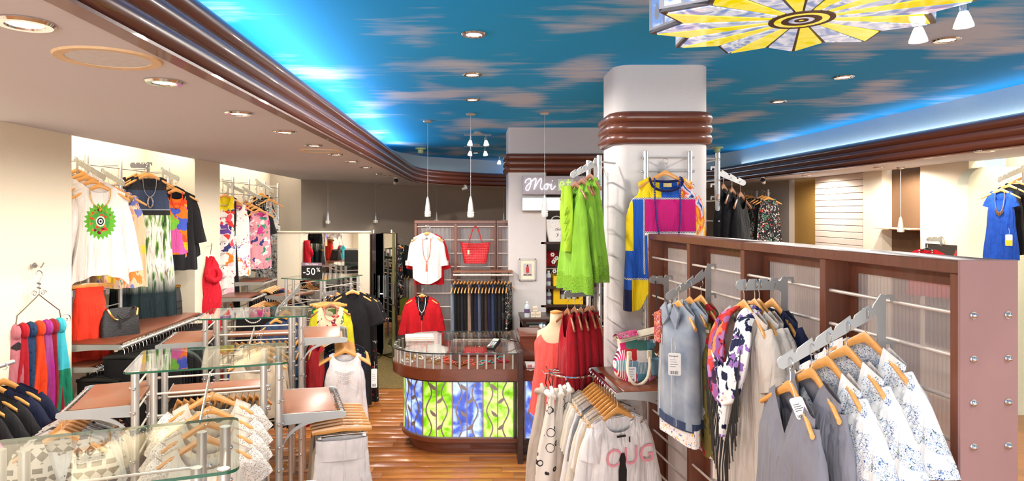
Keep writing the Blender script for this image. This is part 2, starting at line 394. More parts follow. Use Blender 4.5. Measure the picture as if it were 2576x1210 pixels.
# side walls and niches
wl = MB(); wl.box(-3.8, -3.66, -4.2, 12.0, 0, 3.4); struct(wl.build('wall_left', M_WALL), 'cream wall at the back of the left niches')
for k, (y0, y1) in enumerate(((4.28, 5.06), (7.3, 8.02), (-1.4, -0.4))):
    struct(MB().box(-3.67, -3.1, y0, y1, 0, 3.35).build('wall_pillar_%d' % (k + 1), M_PILLAR), 'cream wall pier between the clothing niches')
struct(MB().box(-3.8, -3.1, -4.2, 12, 3.35, 3.4).build('ceiling_niche_left', M_WALL))
struct(MB().box(-3.12, -3.1, -4.2, 11.8, SOF, 3.36).build('wall_fascia_left', M_SOFFIT))
bw = [(-3.85, 11.8), (-3.1, 11.8), (-1.45, 15.0), (0.83, 16.2), (6.8, 16.6)]
mb = MB(); mb.prism([(x, y) for x, y in bw] + [(x, y + 0.15) for x, y in bw[::-1]], 0, 3.2); struct(mb.build('wall_back', M_GREYWALL), 'taupe wall at the far end of the shop')
wf = MB(); wf.box(-3.6, -2.4, -4.2, -4.05, 0, 3.5); wf.box(4.8, 6.8, -4.2, -4.05, 0, 3.5); wf.box(-2.4, 4.8, -4.2, -4.05, 3.0, 3.5); struct(wf.build('wall_front', M_WALL))
# right side wall, made of differently finished pieces
XR = 5.8
struct(MB().box(XR, XR + 0.15, 12.05, 16.8, 0, SOF + 0.02).build('wall_right_far', M_GREYWALL))
M_OCHRE = plain('ochre_paint', C(176, 134, 62), 0.8, var=0.04, sc=20)
struct(MB().box(XR + 0.10, XR + 0.16, 11.14, 12.05, 0, SOF + 0.02).build('door_1', M_OCHRE), 'ochre door panel in the right wall')
slat_wall = struct(MB().box(XR + 0.02, XR + 0.15, 9.73, 11.14, 0, SOF + 0.02).build('wall_right_slat', plain('slat_groove', C(150, 132, 116), 0.9)), 'white horizontal slat wall')
M_SLAT = plain('slat_paint', C(224, 206, 190), 0.8, var=0.02)
slm = MB().box(0, 0.022, 0.005, 1.40, 0.004, 0.096, b=0.003).mesh('slat', M_SLAT)
for k in range(29): link('slat', slm, slat_wall, (XR, 9.735, k * 0.1))
struct(MB().box(XR - 0.02, XR + 0.15, 9.28, 9.73, 0, SOF + 0.02).build('wall_right_mid', M_WALL))
M_BRP = plain('brown_panel_paint', C(104, 76, 50), 0.8, var=0.05)
nb = struct(MB().box(XR + 0.12, XR + 0.16, 8.47, 9.28, 0, SOF + 0.02).build('wall_right_brown', M_BRP), 'dark brown niche wall')
struct(MB().box(XR - 0.03, XR + 0.15, 7.64, 8.47, 0, SOF + 0.02).build('wall_right_near', M_WALL))
struct(MB().box(XR + 0.45, XR + 0.6, -4.2, 7.7, 0, 3.4).build('wall_right_niche', M_WALL), 'brightly lit cream wall of the right niche')
struct(MB().box(XR - 0.03, XR + 0.6, -4.2, 8.2, 3.35, 3.4).build('ceiling_niche_right', M_WALL))
struct(MB().box(XR + 0.03, XR + 0.05, -4.2, 7.66, SOF, 3.36).build('wall_fascia_right', M_SOFFIT))
# rounded niche screen at the right
poly = [(5.62, 0), (5.62, 2.62)] + [(5.62 + 0.2 * (1 - cos(a)), 2.62 + 0.2 * sin(a)) for a in [pi / 2 * i / 8 for i in range(9)]] + [(6.26, 2.82), (6.26, 0)]
struct(MB().prism(poly, 7.45, 7.62, lambda a, b, t: (a, t, b)).build('wall_niche_screen', plain('pale_green_paint', C(222, 226, 206), 0.85, var=0.02)), 'pale screen wall with a rounded top corner')
# ------------------------------------------------------------------ columns
def rrect(x0, x1, y0, y1, r, k=6):
    out = []
    for cx, cy, a0 in ((x1-r, y0+r, -90), (x1-r, y1-r, 0), (x0+r, y1-r, 90), (x0+r, y0+r, 180)):
        for i in range(k + 1):
            a = R(a0 + 90 * i / k); out.append((cx + r * cos(a), cy + r * sin(a)))
    return out
def column(n, x0, x1, y0, y1, r, label, zb=2.86, low=None):
    mb = MB()
    if low: mb.prism(rrect(low[0], low[1], y0, y1, r), 0, zb + 0.1); mb.prism(rrect(x0, x1, y0, y1, r), zb + 0.05, CEIL)
    else: mb.prism(rrect(x0, x1, y0, y1, r), 0, CEIL)
    c = struct(mb.build('wall_column_%d' % n, M_COLUMN, sharp=30), label)
    for k in range(3):
        b = MB(); b.tube([(x, y, zb + 0.045 + 0.085 * k) for x, y in rrect(x0, x1, y0, y1, r)], 0.05, 12, closed=True); b.build('moulding_band', M_MOULD, c)
    return c
column(1, 1.15, 1.93, 5.32, 5.92, 0.14, 'grey square column with rounded corners and three brown bands')
column(2, 0.49, 2.6, 9.25, 9.85, 0.03, 'grey column behind the counter with brown bands', 2.87, low=(0.49, 1.03))
struct(MB().box(1.0, 2.6, 10.0, 10.1, 0, 2.95).build('wall_shelf_back', M_DARKWOOD))

# ================================================================== CEILING LIGHTS
def spot(loc, power, color=SOFTW, size=115, blend=0.7, r=0.04, aim=None):
    d = bpy.data.lights.new('downlight_lamp', 'SPOT'); d.energy = power; d.color = color; d.spot_size = R(size); d.spot_blend = blend; d.shadow_soft_size = r
    o = bpy.data.objects.new('downlight_lamp', d); COL.objects.link(o); o.location = loc
    if aim is not None: o.rotation_euler = (Vector(aim) - Vector(loc)).to_track_quat('-Z', 'Y').to_euler()
    return o
dl = None
def downlight(loc, label, group, power, r=0.085, color=SOFTW):
    global dl
    root = empty('recessed_downlight', loc)
    if dl is None:
        a = MB(); a.lathe([(0.062, 0.0), (0.066, -0.012), (0.080, -0.012), (0.088, -0.003), (0.088, 0.0)], 24, caps=False).lathe([(0.062, 0.0), (0.058, 0.0), (0.054, -0.004), (0.058, -0.012), (0.066, -0.012)], 24, caps=False)
        b = MB(); b.lathe([(0.0005, -0.007), (0.05, -0.006), (0.056, -0.003)], 20, caps=False)
        dl = (a.mesh('trim_ring', M_CHROME), b.mesh('lamp_face', M_LAMP))
    s = r / 0.088
    for nm, me in zip(('trim_ring', 'lamp_face'), dl):
        o = link(nm, me, root); o.scale = (s, s, s)
    tag(root, label, 'downlight', group)
    if power: spot((loc[0], loc[1], loc[2] - 0.03), power, color, 176, 0.4)
    return root
def onceil(px, py, Z): D = (Z - EYE) * F / (CY - py); return P(px, py, D)
for k, (px, py) in enumerate([(63, 57), (413, 205), (600, 284), (716, 331), (790, 365), (845, 388), (886, 405), (920, 420), (948, 437), (972, 441)]):
    p = onceil(px, py, SOF - 0.001)
    downlight(p, 'recessed downlight in the pinkish soffit, %s from the front of the row' % ORD[k], 'downlights in the left soffit', 52 if k < 8 else 40, 0.085)
for k, (px, py) in enumerate([(1192, 85), (1188, 187), (1188, 250)]):
    downlight(onceil(px, py, CEIL - 0.001), 'chrome downlight in the painted sky above the aisle, %s from the front' % ORD[k], 'downlights in the sky ceiling', 66, 0.085)
for k, (px, py) in enumerate([(2382, 99), (2123, 193), (1958, 255)]):
    downlight(onceil(px, py, CEIL - 0.001), 'downlight in the painted sky right of the grey column, %s from the front' % ORD[k], 'downlights in the sky ceiling', 66, 0.085)
downlight(onceil(1197, 384, CEIL - 0.001), 'small downlight in the painted sky behind the bar spotlights', 'downlights in the sky ceiling', 30, 0.085)
downlight(onceil(2175, 415.5, SOF - 0.001), 'small lit downlight in the right soffit under the dark moulding', 'downlights in the right soffit', 45, 0.06)
for k, y in enumerate((10.6, 8.7)): downlight((5.38, y, SOF - 0.001), 'downlight in the right soffit close to the moulding, %s one' % ('farther', 'nearer')[k], 'downlights in the right soffit', 85, 0.07)
downlight(onceil(2476, 379, SOF - 0.001), 'unlit-looking downlight in the right soffit above the niche screen', 'downlights in the right soffit', 45, 0.085)
# extra spots without fixtures, added to brighten the front and right of the shop
for x, y, z in ((-2.1, 0.6, SOF), (-2.1, -1.4, SOF), (0.2, 1.2, CEIL), (0.2, -1.2, CEIL), (2.8, 1.0, CEIL), (2.8, -1.2, CEIL), (3.9, 3.4, CEIL), (3.6, 6.4, CEIL)):
    spot((x, y, z - 0.04), 80)
# ceiling loudspeakers
for (px, py, lab) in ((274, 146, 'large round white ceiling loudspeaker with cream rim in the soffit'), (805, 379, 'faint round ceiling loudspeaker far along the soffit')):
    p = onceil(px, py, SOF); root = empty('ceiling_speaker', p)
    a = MB(); a.lathe([(0.150, 0), (0.150, -0.006), (0.185, -0.008), (0.192, 0)], 40, caps=False); a.build('rim', plain('cream_rim', C(228, 200, 160), 0.6), root)
    a = MB(); a.lathe([(0.001, -0.004), (0.150, -0.004)], 40, caps=False); a.build('grille', plain('grille_white', C(214, 216, 220), 0.7), root)
    tag(root, lab, 'loudspeaker')
# pendants
def pendant(px, ptop, pbot, D, zc, label, group, s=1.0, power=10, lit=True):
    top = Vector(((px - CX) * D / F, D, zc)); zb = EYE - (pbot - CY) * D / F; root = empty('pendant_lamp', top)
    a = MB(); a.lathe([(0.055 * s, 0), (0.06 * s, -0.012), (0.05 * s, -0.025), (0.008, -0.03)], 20); a.build('canopy', M_ALU, root)
    ln = zb - zc; h = 0.26 * s
    a = MB(); a.cyl((0, 0, -0.02), (0, 0, ln + h - 0.005), 0.0022, 6); a.build('cable', plain('cable_clear', C(205, 205, 205), 0.4), root)
    prof = [(0.004, ln + h), (0.010, ln + h - 0.01), (0.018, ln + h * 0.85), (0.030, ln + h * 0.55), (0.036, ln + h * 0.30), (0.038, ln), (0.034, ln), (0.030, ln + h * 0.3), (0.012, ln + h * 0.8)]
    a = MB(); a.lathe([(r * (1 if s > 0.6 else 0.8), z) for r, z in prof], 20, caps=False); sh = a.build('shade', M_ALU, root)
    a = MB()
    for zr in (0.02, 0.04, 0.06):
        for j in range(14):
            an = 2 * pi * j / 14; a.ball((0.0385 * cos(an) * (1 if s > 0.6 else 0.8), 0.0385 * sin(an) * (1 if s > 0.6 else 0.8), ln + zr * s), 0.0032, 6)
    a.build('light_hole', M_HOLE, sh)
    a = MB(); a.lathe([(0.0005, ln + 0.012), (0.027 * (1 if s > 0.6 else 0.8), ln + 0.012)], 16, caps=False); a.build('bulb', M_LAMP, root)
    tag(root, label, 'pendant lamp', group)
    if power: spot((top.x, top.y, zb - 0.02), power, WARM, 90)
g = 'brushed pendants over the counter'
pendant(1076, 303, 545, 8.53, CEIL, 'brushed metal pendant lamp over the counter, leftmost of the three long ones', g)
pendant(1184, 285, 547, 7.92, CEIL, 'brushed metal pendant lamp over the counter, middle of the three long ones', g)
pendant(1370, 282, 545, 7.83, CEIL, 'brushed metal pendant lamp in front of the neon sign', g)
g = 'small pendants by the back wall'
pendant(825, 458, 563, 12.2, SOF, 'small pendant lamp by the taupe wall, far left one above the mirror', g, 0.9, 6)
pendant(945, 466, 561, 13.6, SOF, 'small pendant lamp by the taupe wall above the mirrored doors', g, 0.9, 6)
pendant(1098, 471, 560, 14.6, SOF, 'small pendant lamp just above the back display frame, left one', g, 0.9, 0)
pendant(1267, 475, 560, 15.4, SOF, 'small pendant lamp peeping out beside the grey column edge', g, 0.9, 0)
pendant(2266, 415, 584, 8.62, SOF, 'small pendant lamp in the dark brown niche at right', g, 0.8, 4)
# bar spotlights
def spot_head(mb, mg, c, d, s=1.0):
    c = Vector(c); d = Vector(d).normalized(); q = d.to_track_quat('Z', 'Y').to_matrix().to_4x4(); T = Matrix.Translation(c) @ q
    mb.lathe([(0.012*s, -0.05*s), (0.018*s, -0.045*s), (0.02*s, -0.005*s)], 12, M=T)
    mg.lathe([(0.018*s, -0.005*s), (0.030*s, 0.030*s), (0.038*s, 0.06*s), (0.0005, 0.066*s)], 14, M=T, caps=False)
def bar_spots(px, py, lab, heads, D, half):
    c = P(px, py, D); c.z = CEIL; root = empty('bar_spotlight', c)
    a = MB(); a.lathe([(0.06, 0), (0.065, -0.02), (0.055, -0.035), (0.02, -0.04)], 18); a.build('canopy', M_ALU, root)
    a = MB(); a.cyl((-half, 0.0, -0.05), (half, 0.0, -0.05), 0.008, 8); a.build('bar', M_ALU, root)
    for hx in heads:
        b, g = MB(), MB(); b.cyl((hx, 0, -0.05), (hx, 0, -0.09), 0.005, 6); spot_head(b, g, (hx, 0, -0.14), (-0.12 if hx < 0 else 0.1, -0.2, -1), 1.1)
        o = b.build('lamp_holder', M_ALU, root); g.build('bulb', M_LAMPC, o)
    tag(root, lab, 'spotlight', 'bar spotlights on the sky ceiling')
bar_spots(1202, 336, 'silver bar with two spotlights on the sky ceiling, nearer one', (-0.11, 0.12), 9.7, 0.2)
bar_spots(1199, 364, 'silver bar with two spotlights on the sky ceiling, farther one', (-0.11, 0.15), 11.4, 0.22)
bar_spots(1266, 392, 'single spotlight bar at the edge of the grey column by the ceiling', (-0.08,), 13.4, 0.12)
# cameras and small ceiling devices
def sec_cam(px, py, D, z, lab, yaw, col):
    c = P(px, py, D); c.z = z; root = empty('security_camera', c, yaw)
    a = MB(); a.lathe([(0.035, 0), (0.035, -0.012), (0.012, -0.016), (0.012, -0.05)], 14); a.build('mount', M_WHITEPL, root)
    T = Matrix.Translation((0, 0, -0.075)) @ Matrix.Rotation(R(75), 4, 'X')
    a = MB(); a.lathe([(0.03, -0.07), (0.034, -0.06), (0.034, 0.06), (0.036, 0.075)], 14, M=T); a.build('body', col, root)
    a = MB(); a.lathe([(0.0005, 0.077), (0.03, 0.077), (0.036, 0.075)], 14, M=T, caps=False); a.build('lens', M_BLACKPL, root)
    tag(root, lab, 'camera')
sec_cam(995, 440, 11.2, SOF, 'white and black security camera under the soffit left of the moulding curve', R(15), M_WHITEPL)
sec_cam(1170, 468, 14.2, SOF, 'white security camera near the taupe wall under the moulding', R(60), M_WHITEPL)
sec_cam(1920, 450, 11.0, SOF, 'white security camera with dark face under the right soffit', R(-30), M_WHITEPL)
for px, py, D, lab in ((1058, 376, 12.2, 'pale green cup-shaped ceiling sensor by the left moulding'), (1805, 380, 12.0, 'pale green cup-shaped ceiling sensor beside the column')):
    c = P(px, py, D); c.z = CEIL; a = MB(); a.lathe([(0.10, 0), (0.10, -0.02), (0.05, -0.03), (0.05, -0.09), (0.03, -0.1)], 18)
    tag(a.build('ceiling_sensor', plain('pale_green_plastic', C(206, 218, 150), 0.5), None, c), lab, 'sensor')

# ================================================================== SUN-SHAPED CHANDELIER
def chandelier():
    z = EYE + 0.75; D = 0.75 * F / 493; c = Vector(((2026 - CX) * D / F, D + 0.03, z)); root = empty('sun_chandelier', c)
    def stained(name, a, b, s):
        t = NT(name); no = t.n('TexNoise', Vector=t.co((1, 1, 1)), Scale=6.0, Detail=2.0, Distortion=1.6).outputs[0]
        col = t.ramp(no, [(0.35, a), (0.5, b), (0.62, a)]); return t.fin(col, 0.12, emit=col, es=s, coat=0.4)
    my = stained('stained_yellow', C(234, 224, 0), C(250, 236, 110), 0.5); mw = stained('stained_white', C(130, 160, 214), C(232, 240, 252), 0.45)
    lead = plain('dark_leading', C(74, 50, 40), 0.4); grey = plain('grey_box_frame', C(196, 196, 200), 0.45, var=0.02)
    N = 12; ro, ri, rc = 0.575, 0.455, 0.105
    pt = lambda k: ((ro if k % 2 == 0 else ri), 2 * pi * k / 24 + R(7))
    XY = lambda r, a: Vector((r * cos(a), r * sin(a), 0))
    out = [XY(*pt(k)) for k in range(24)]
    a = MB(); a.prism([(p.x, p.y) for p in out], 0.004, 0.016); a.build('leading', lead, root)
    a = MB(); vs = [(p.x, p.y, 0.004) for p in out] + [(p.x, p.y, 0.17) for p in out]
    a.add(vs, [(i, (i+1) % 24, 24 + (i+1) % 24, 24 + i) for i in range(24)]); a.build('side_wall', grey, root, sharp=10)
    a = MB(); a.prism([(p.x, p.y) for p in out], 0.17, 0.175); a.build('top_plate', grey, root)
    for k in range(24):
        p0, p1 = out[k], out[(k + 1) % 24]; cen = (p0 + p1) / 2; q0, q1 = (XY(rc, pt(k)[1]), XY(rc, pt(k + 1)[1]))
        poly = [q0, p0, p1, q1]; m = sum(poly, Vector()) / 4
        sh = [m + (p - m) * 1.0 for p in poly]
        # inset each wedge from its neighbours so that the leading shows
        e = (p1 - p0).normalized() * 0.014; i_ = cen.normalized() * 0.022
        sh = [q0 + e * 0.45, p0 + e - i_, p1 - e - i_, q1 - e * 0.45]
        a = MB(); a.prism([(p.x, p.y) for p in sh], -0.002, 0.003); a.build('glass_wedge', my if k % 2 else mw, root)
        # side panes with a leaf
        n = Vector((e.y, -e.x, 0)).normalized(); ln = (p1 - p0).length; d = (p1 - p0).normalized()
        fn = lambda s_, z_, t_: p0 + d * s_ + n * t_ + Vector((0, 0, z_))
        for s0, s1 in ((0.02, ln * 0.46), (ln * 0.54, ln - 0.02)):
            a = MB(); a.prism([(s0, 0.025), (s1, 0.025), (s1, 0.15), (s0, 0.15)], 0.001, 0.003, fn); sp = a.build('side_pane', mw, root)
            a = MB(); a.prism([(lerp(s0, s1, 0.2 + 0.6 * sin(pi * i / 12) * (1 if i < 12 else -0.0)), 0) for i in range(2)] if False else [(lerp(s0, s1, 0.5 + 0.28 * sin(2 * pi * i / 12) * abs(sin(pi * i / 12))), 0.085 + 0.035 * cos(2 * pi * i / 12)) for i in range(12)], 0.003, 0.005, fn); a.build('leaf', grey, sp)
    for r0, r1, m, dz in ((0.098, 0.118, lead, 0), (0.072, 0.098, my, 0.001), (0.046, 0.072, lead, 0), (0.026, 0.046, mw, 0.001), (0.010, 0.026, lead, 0), (0.0005, 0.010, my, 0.001)):
        a = MB(); a.lathe([(r0, -0.006 + dz), (r1, -0.006 + dz), (r1, 0.0), (r0, 0.0)], 36, caps=False); a.build('centre_ring', m, root)
    for px, py, DD in ((2310, 62, 2.66), (2424, 22, 2.50)):
        p = P(px, py, DD) - c; b, g = MB(), MB(); b.cyl((p.x, p.y, 0.02), (p.x, p.y, p.z + 0.02), 0.009, 8); b.lathe([(0.016, -0.012), (0.017, 0.0), (0.014, 0.03)], 12, (p.x, p.y, p.z))
        o = b.build('lamp_holder', M_CHROME, root); g.lathe([(0.015, -0.012), (0.022, -0.03), (0.033, -0.062), (0.034, -0.07), (0.0005, -0.075)], 16, (p.x, p.y, p.z), caps=False); g.build('bulb', M_LAMPC, o)
    for an in (0, 120, 240):
        b = MB(); q = XY(0.25, R(an)); b.cyl((q.x, q.y, 0.17), (q.x, q.y, CEIL - z), 0.005, 6); b.build('suspension_rod', M_ALU, root)
    tag(root, 'sun-shaped stained glass chandelier with yellow and white rays', 'chandelier')
chandelier()
# ================================================================== HANGERS AND CLOTHES
def hook_mesh(nm, drop=0.0):
    a = MB(); pts = [(0, 0, -0.115), (0, 0, -0.065 - drop)] + [(0.0 + 0.021 * cos(an), 0, -0.024 + 0.021 * sin(an)) for an in [R(-110 + 290 * i / 12) for i in range(13)]]
    a.tube(pts, 0.0019, 6); return a.mesh(nm, M_CHROME)
def wood_mesh(nm, mat_, half=0.215, drop=0.118, thick=0.013, fat=0.036):
    a = MB(); n = 9; rings = []
    for i in range(-n, n + 1):
        t = abs(i) / n; x = half * (i / n); z = -0.112 - drop * (t ** 1.12)
        h = lerp(fat, fat * 0.5, t ** 0.7); y = -0.02 * t ** 2
        rings.append([(x, y + thick * 0.55 * cos(q) * (1 + 0.25 * t), z + h * 0.62 * sin(q)) for q in [2 * pi * j / 8 + pi / 8 for j in range(8)]])
    vs = sum(rings, []); k = len(rings); fs = [(i*8+j, i*8+(j+1) % 8, (i+1)*8+(j+1) % 8, (i+1)*8+j) for i in range(k-1) for j in range(8)] + [tuple(range(7, -1, -1)), tuple(range((k-1)*8, k*8))]
    a.add(vs, fs); return a.mesh(nm, mat_, 60)
def clip_mesh():
    a = MB()
    for s in (-1, 1):
        a.box(s*0.13-0.012, s*0.13+0.012, -0.008, 0.008, -0.20, -0.15, b=0.002)
    a.cyl((-0.15, 0, -0.148), (0.15, 0, -0.148), 0.002, 6); a.cyl((0, 0, -0.148), (0, 0, -0.11), 0.002, 6); return a.mesh('clip_bar', M_CHROME)
def straight_mesh(nm, mat_):
    a = MB(); n = 8; rings = []
    for i in range(-n, n + 1):
        t = abs(i) / n; x = 0.175 * i / n; z = -0.112 - 0.012 * t; h = 0.019
        rings.append([(x, 0.007 * cos(q), z + h * sin(q) * (1 - 0.25 * t ** 4)) for q in [2 * pi * j / 8 + pi / 8 for j in range(8)]])
    vs = sum(rings, []); k = len(rings); fs = [(i*8+j, i*8+(j+1) % 8, (i+1)*8+(j+1) % 8, (i+1)*8+j) for i in range(k-1) for j in range(8)] + [tuple(range(7, -1, -1)), tuple(range((k-1)*8, k*8))]
    a.add(vs, fs); return a.mesh(nm, mat_, 60)
HK = {'hook': hook_mesh('hook'), 'wood': wood_mesh('hanger_arms', M_HANGER), 'dark': wood_mesh('hanger_arms', M_DKHANGER), 'black': wood_mesh('hanger_arms', M_BLACKPL, fat=0.014, thick=0.008), 'pants': straight_mesh('hanger_bar', M_HANGER), 'blackpants': straight_mesh('hanger_bar', M_BLACKPL), 'clips': clip_mesh()}
def hanger(loc, yaw, label, group=None, kind='wood', s=1.0, roll=0.0):
    root = empty({'wood': 'wooden_hanger', 'dark': 'wooden_hanger', 'pants': 'trouser_hanger', 'black': 'black_hanger', 'blackpants': 'black_hanger'}[kind], loc, yaw)
    if s != 1.0: root.scale = (s, s, s)
    link({'pants': 'bar', 'blackpants': 'bar'}.get(kind, 'arms'), HK[kind], root); link('hook', HK['hook'], root)
    if kind == 'pants': link('clip_bar', HK['clips'], root)
    return tag(root, label, 'hanger', group)

def zs(x): return -0.081 - 0.50 * abs(x)           # shoulder line of a garment on a hanger
def body_mesh(nm, mats, L, W0=0.19, W1=0.21, W2=0.24, neck=0.085, nf=0.09, nb=0.02, d=0.05, d2=None, fold=0.015, nfold=7, hem=None, seed=1, flatneck=False, mi=None, slope=True, z0=0.0, nu=56, nv=18, arm=0.16, vneck=False, prof=None, tilt=0.0):
    """a closed shell of cloth: two shoulders, a neck opening, waist profile, folds growing towards the hem"""
    rg = random.Random(seed); ph = [rg.uniform(0, 2 * pi) for _ in range(4)]; d2 = d if d2 is None else d2
    prof = prof or [(0.0, W0), (arm * 0.5, W0 * 0.97), (arm, lerp(W0, W1, 0.7)), (arm + 0.12, W1), (1.0, W2)]
    def pt(u, v):
        a = 2 * pi * u; c, s = cos(a), sin(a); cx = math.copysign(abs(c) ** 0.75, c); sy = math.copysign(abs(s) ** 0.85, s)
        w = interp(prof, v); front = sy < 0
        xt = interp(prof, 0) * cx
        zt = (zs(xt) if slope else -0.13) + z0
        if neck and abs(xt) < neck:
            q = abs(xt) / neck; dip = (1 - q) if vneck else (1 - q ** 2.6) ** 0.6
            zt = (zs(neck) + z0 if slope else zt) - (nf if front else nb) * dip
        x = w * cx
        dep = lerp(lerp(0.014, d, smooth(v / 0.22)), d2, smooth((v - 0.2) / 0.8))
        if abs(xt) < neck: dep = max(dep, 0.022 if nf < 0.3 else 0.012)
        y = dep * sy
        zb = -L + (hem(cx, front) if hem else 0.0)
        z = lerp(zt, zb, v)
        A = fold * smooth((v - 0.12) / 0.75) * min(1.0, 2.2 * (1 - abs(cx) * 0.55))
        y += A * (sin(nfold * cx * 1.6 + ph[0] + 0.5 * v) + 0.45 * sin(nfold * 2.3 * cx + ph[1])) * (1 if front else -0.7)
        x += 0.4 * A * sin(nfold * 1.3 * cx + ph[2] + 1.5 * v) + tilt * v
        z += 0.35 * A * v * sin(nfold * cx * 1.6 + ph[3])
        return (x, y, z)
    b = MB(); b.grid(pt, nu, nv, True, mi); return b.mesh(nm, mats, 0)
def sleeve_mesh(nm, mat_, side, L, r0=0.085, r1=0.07, ang=14, W0=0.19, seed=1, flat=0.45, bend=0.0, nn=14, fold=0.006):
    rg = random.Random(seed + side); ph = rg.uniform(0, 6); x0 = side * (W0 - 0.03); zt = zs(W0 - 0.03) - 0.055
    dx, dz = sin(R(ang)), -cos(R(ang)); b = MB()
    def pt(u, v):
        a = 2 * pi * u; r = lerp(r0, r1, v) + fold * sin(5 * a + ph + 6 * v) * v; aa = R(ang) * (1 - v * bend)
        cx = x0 + side * (dx * L * v * (1 - 0.3 * bend * v)); cz = zt + dz * L * v
        nx, nz = side * cos(aa), sin(aa)
        ro = r * cos(a); 
        k = 0.35 + 0.65 * smooth(v / 0.3)
        return (cx + nx * ro * (0.55 + 0.45 * k), r * flat * sin(a) * k - 0.03 * bend * v, cz + nz * ro + (0.05 * (1 - v) if ro * side * side < 0 else 0))
    b.grid(pt, nn, 9, True); return b.mesh(nm, mat_, 0)
def garment(name, label, cat, loc, yaw, mats, L, group=None, hk='wood', sleeves=None, hlabel=None, hgroup=None, s=1.0, extra=None, smat=None, mesh=None, **kw):
    """a garment (thing) with its sleeves (parts), and the hanger it hangs on (another thing)"""
    root = empty(name, loc, yaw)
    if s != 1.0: root.scale = (s, s, s)
    me = mesh or body_mesh('body', mats, L, **kw); link('body', me, root)
    if sleeves:
        sm = smat or (mats[0] if isinstance(mats, (list, tuple)) else mats)
        for sd in (-1, 1): link('sleeve', sleeve_mesh('sleeve', sm, sd, W0=kw.get('W0', 0.19), seed=kw.get('seed', 1), **sleeves), root)
    if extra: extra(root)
    tag(root, label, cat, group)
    if hk: hanger(loc, yaw, hlabel or ('wooden hanger carrying the ' + label), hgroup, hk, s)
    return root
def necklace_pts(w, drop, y=-0.035, z0=-0.13, n=26, point=0.0, yo=0.02):
    out = []
    for i in range(n + 1):
        t = i / n; x = w * cos(pi * t) * (1 - 0.0 * t); q = sin(pi * t)
        out.append((x, y + yo * (1 - q), z0 - drop * (q ** 0.75) - point * max(0, q - 0.9)))
    return out
def beads(mb, pts, r, n=6, step=None):
    pts = [Vector(p) for p in pts]; step = step or 2.1 * r; acc = 0; last = pts[0]; mb.ball(last, r, n)
    for a, b in zip(pts, pts[1:]):
        ln = (b - a).length; pos = step - acc
        while pos <= ln: mb.ball(a + (b - a) * (pos / ln), r, n); pos += step
        acc = (acc + ln) % step if ln < step - acc else (ln - (pos - step))
def necklace(label, loc, yaw, mat_, w=0.07, drop=0.3, r=0.005, pend=None, chain=False, group=None, y=-0.05, z0=-0.14, **kw):
    root = empty('necklace', loc, yaw); pts = necklace_pts(w, drop, y, z0, **kw); a = MB()
    if chain: a.tube(pts, r, 5)
    else: beads(a, pts, r)
    a.build('strand', mat_, root)
    if pend:
        b = MB(); zz = z0 - drop
        if pend == 'ring':
            b.tube([(0.022 * cos(q), y - 0.005, zz - 0.055 + 0.05 * sin(q)) for q in [2 * pi * i / 20 for i in range(20)]], 0.009, 8, closed=True)
        elif pend == 'tassel':
            b.ball((0, y, zz - 0.015), 0.014, 8); b.lathe([(0.006, zz - 0.03), (0.012, zz - 0.06), (0.014, zz - 0.15)], 8, (0, y, 0))
        elif pend == 'drop': b.ball((0, y, zz - 0.02), 0.014, 8, 1.6)
        elif pend == 'bib':
            for i in range(9): b.cyl((0.045 * (i - 4) / 4, y, zz + 0.05 * abs(i - 4) / 4), (0.04 * (i - 4) / 4, y, zz + 0.05 * abs(i - 4) / 4 - 0.055), 0.004, 5)
        b.build('pendant', mat_, root)
    return tag(root, label, 'necklace', group)
def price_tag(label, loc, yaw, w=0.05, h=0.09, lines=True, col=None, roll=0.0, words=None):
    root = empty('price_tag', loc, yaw); root.rotation_euler = (0, R(roll), yaw)
    a = MB(); a.prism([(-w/2+.005, -h), (w/2-.005, -h), (w/2, -h+.005), (w/2, -.006), (w/2-.006, 0), (-w/2+.006, 0), (-w/2, -.006), (-w/2, -h+.005)], -0.0006, 0.0006, lambda a_, b_, t: (a_, t, b_)); a.build('card', M_PAPER, root)
    if lines:
        a = MB()
        for i in range(7): a.box(-w*.36 + i * w * .1, -w*.36 + i * w * .1 + w * (.03 + .02 * (i % 3)), -0.0012, -0.0007, -h*.95, -h*.80)
        for i in range(4): a.box(-w*.36, w*(.1 + .08 * (i % 3)), -0.0012, -0.0007, -h*(.30 + .1 * i) - .002, -h*(.30 + .1 * i))
        a.build('print', M_BLACKPL, root)
    if col:
        a = MB(); a.box(-w/2+.001, w/2-.001, -0.0014, -0.0007, -h+.001, -h*.5); a.build('colour_field', col, root)
    if words: text(words, w * 0.2, root, (-w * 0.42, -0.0013, -h * 0.17), M_BLACKPL)
    a = MB(); a.tube([(0, 0, 0), (0.005, 0, 0.03), (0, 0.01, 0.06)], 0.0008, 4); a.build('string', M_PAPER, root)
    return tag(root, label, 'price tag')
def text(s_, size, parent, loc, m, rot=(R(90), 0, 0), ext=0.0006, shear=0.0, align='LEFT', name='lettering'):
    cu = bpy.data.curves.new('txt', 'FONT'); cu.body = s_; cu.size = size; cu.extrude = ext; cu.shear = shear; cu.align_x = align; cu.resolution_u = 3
    o = bpy.data.objects.new('txt', cu); COL.objects.link(o); dg = bpy.context.evaluated_depsgraph_get(); me = bpy.data.meshes.new_from_object(o.evaluated_get(dg)); me.name = name
    bpy.data.objects.remove(o); bpy.data.curves.remove(cu); me.materials.clear(); me.materials.append(m)
    r = link(name, me, parent, loc); r.rotation_euler = rot; return r

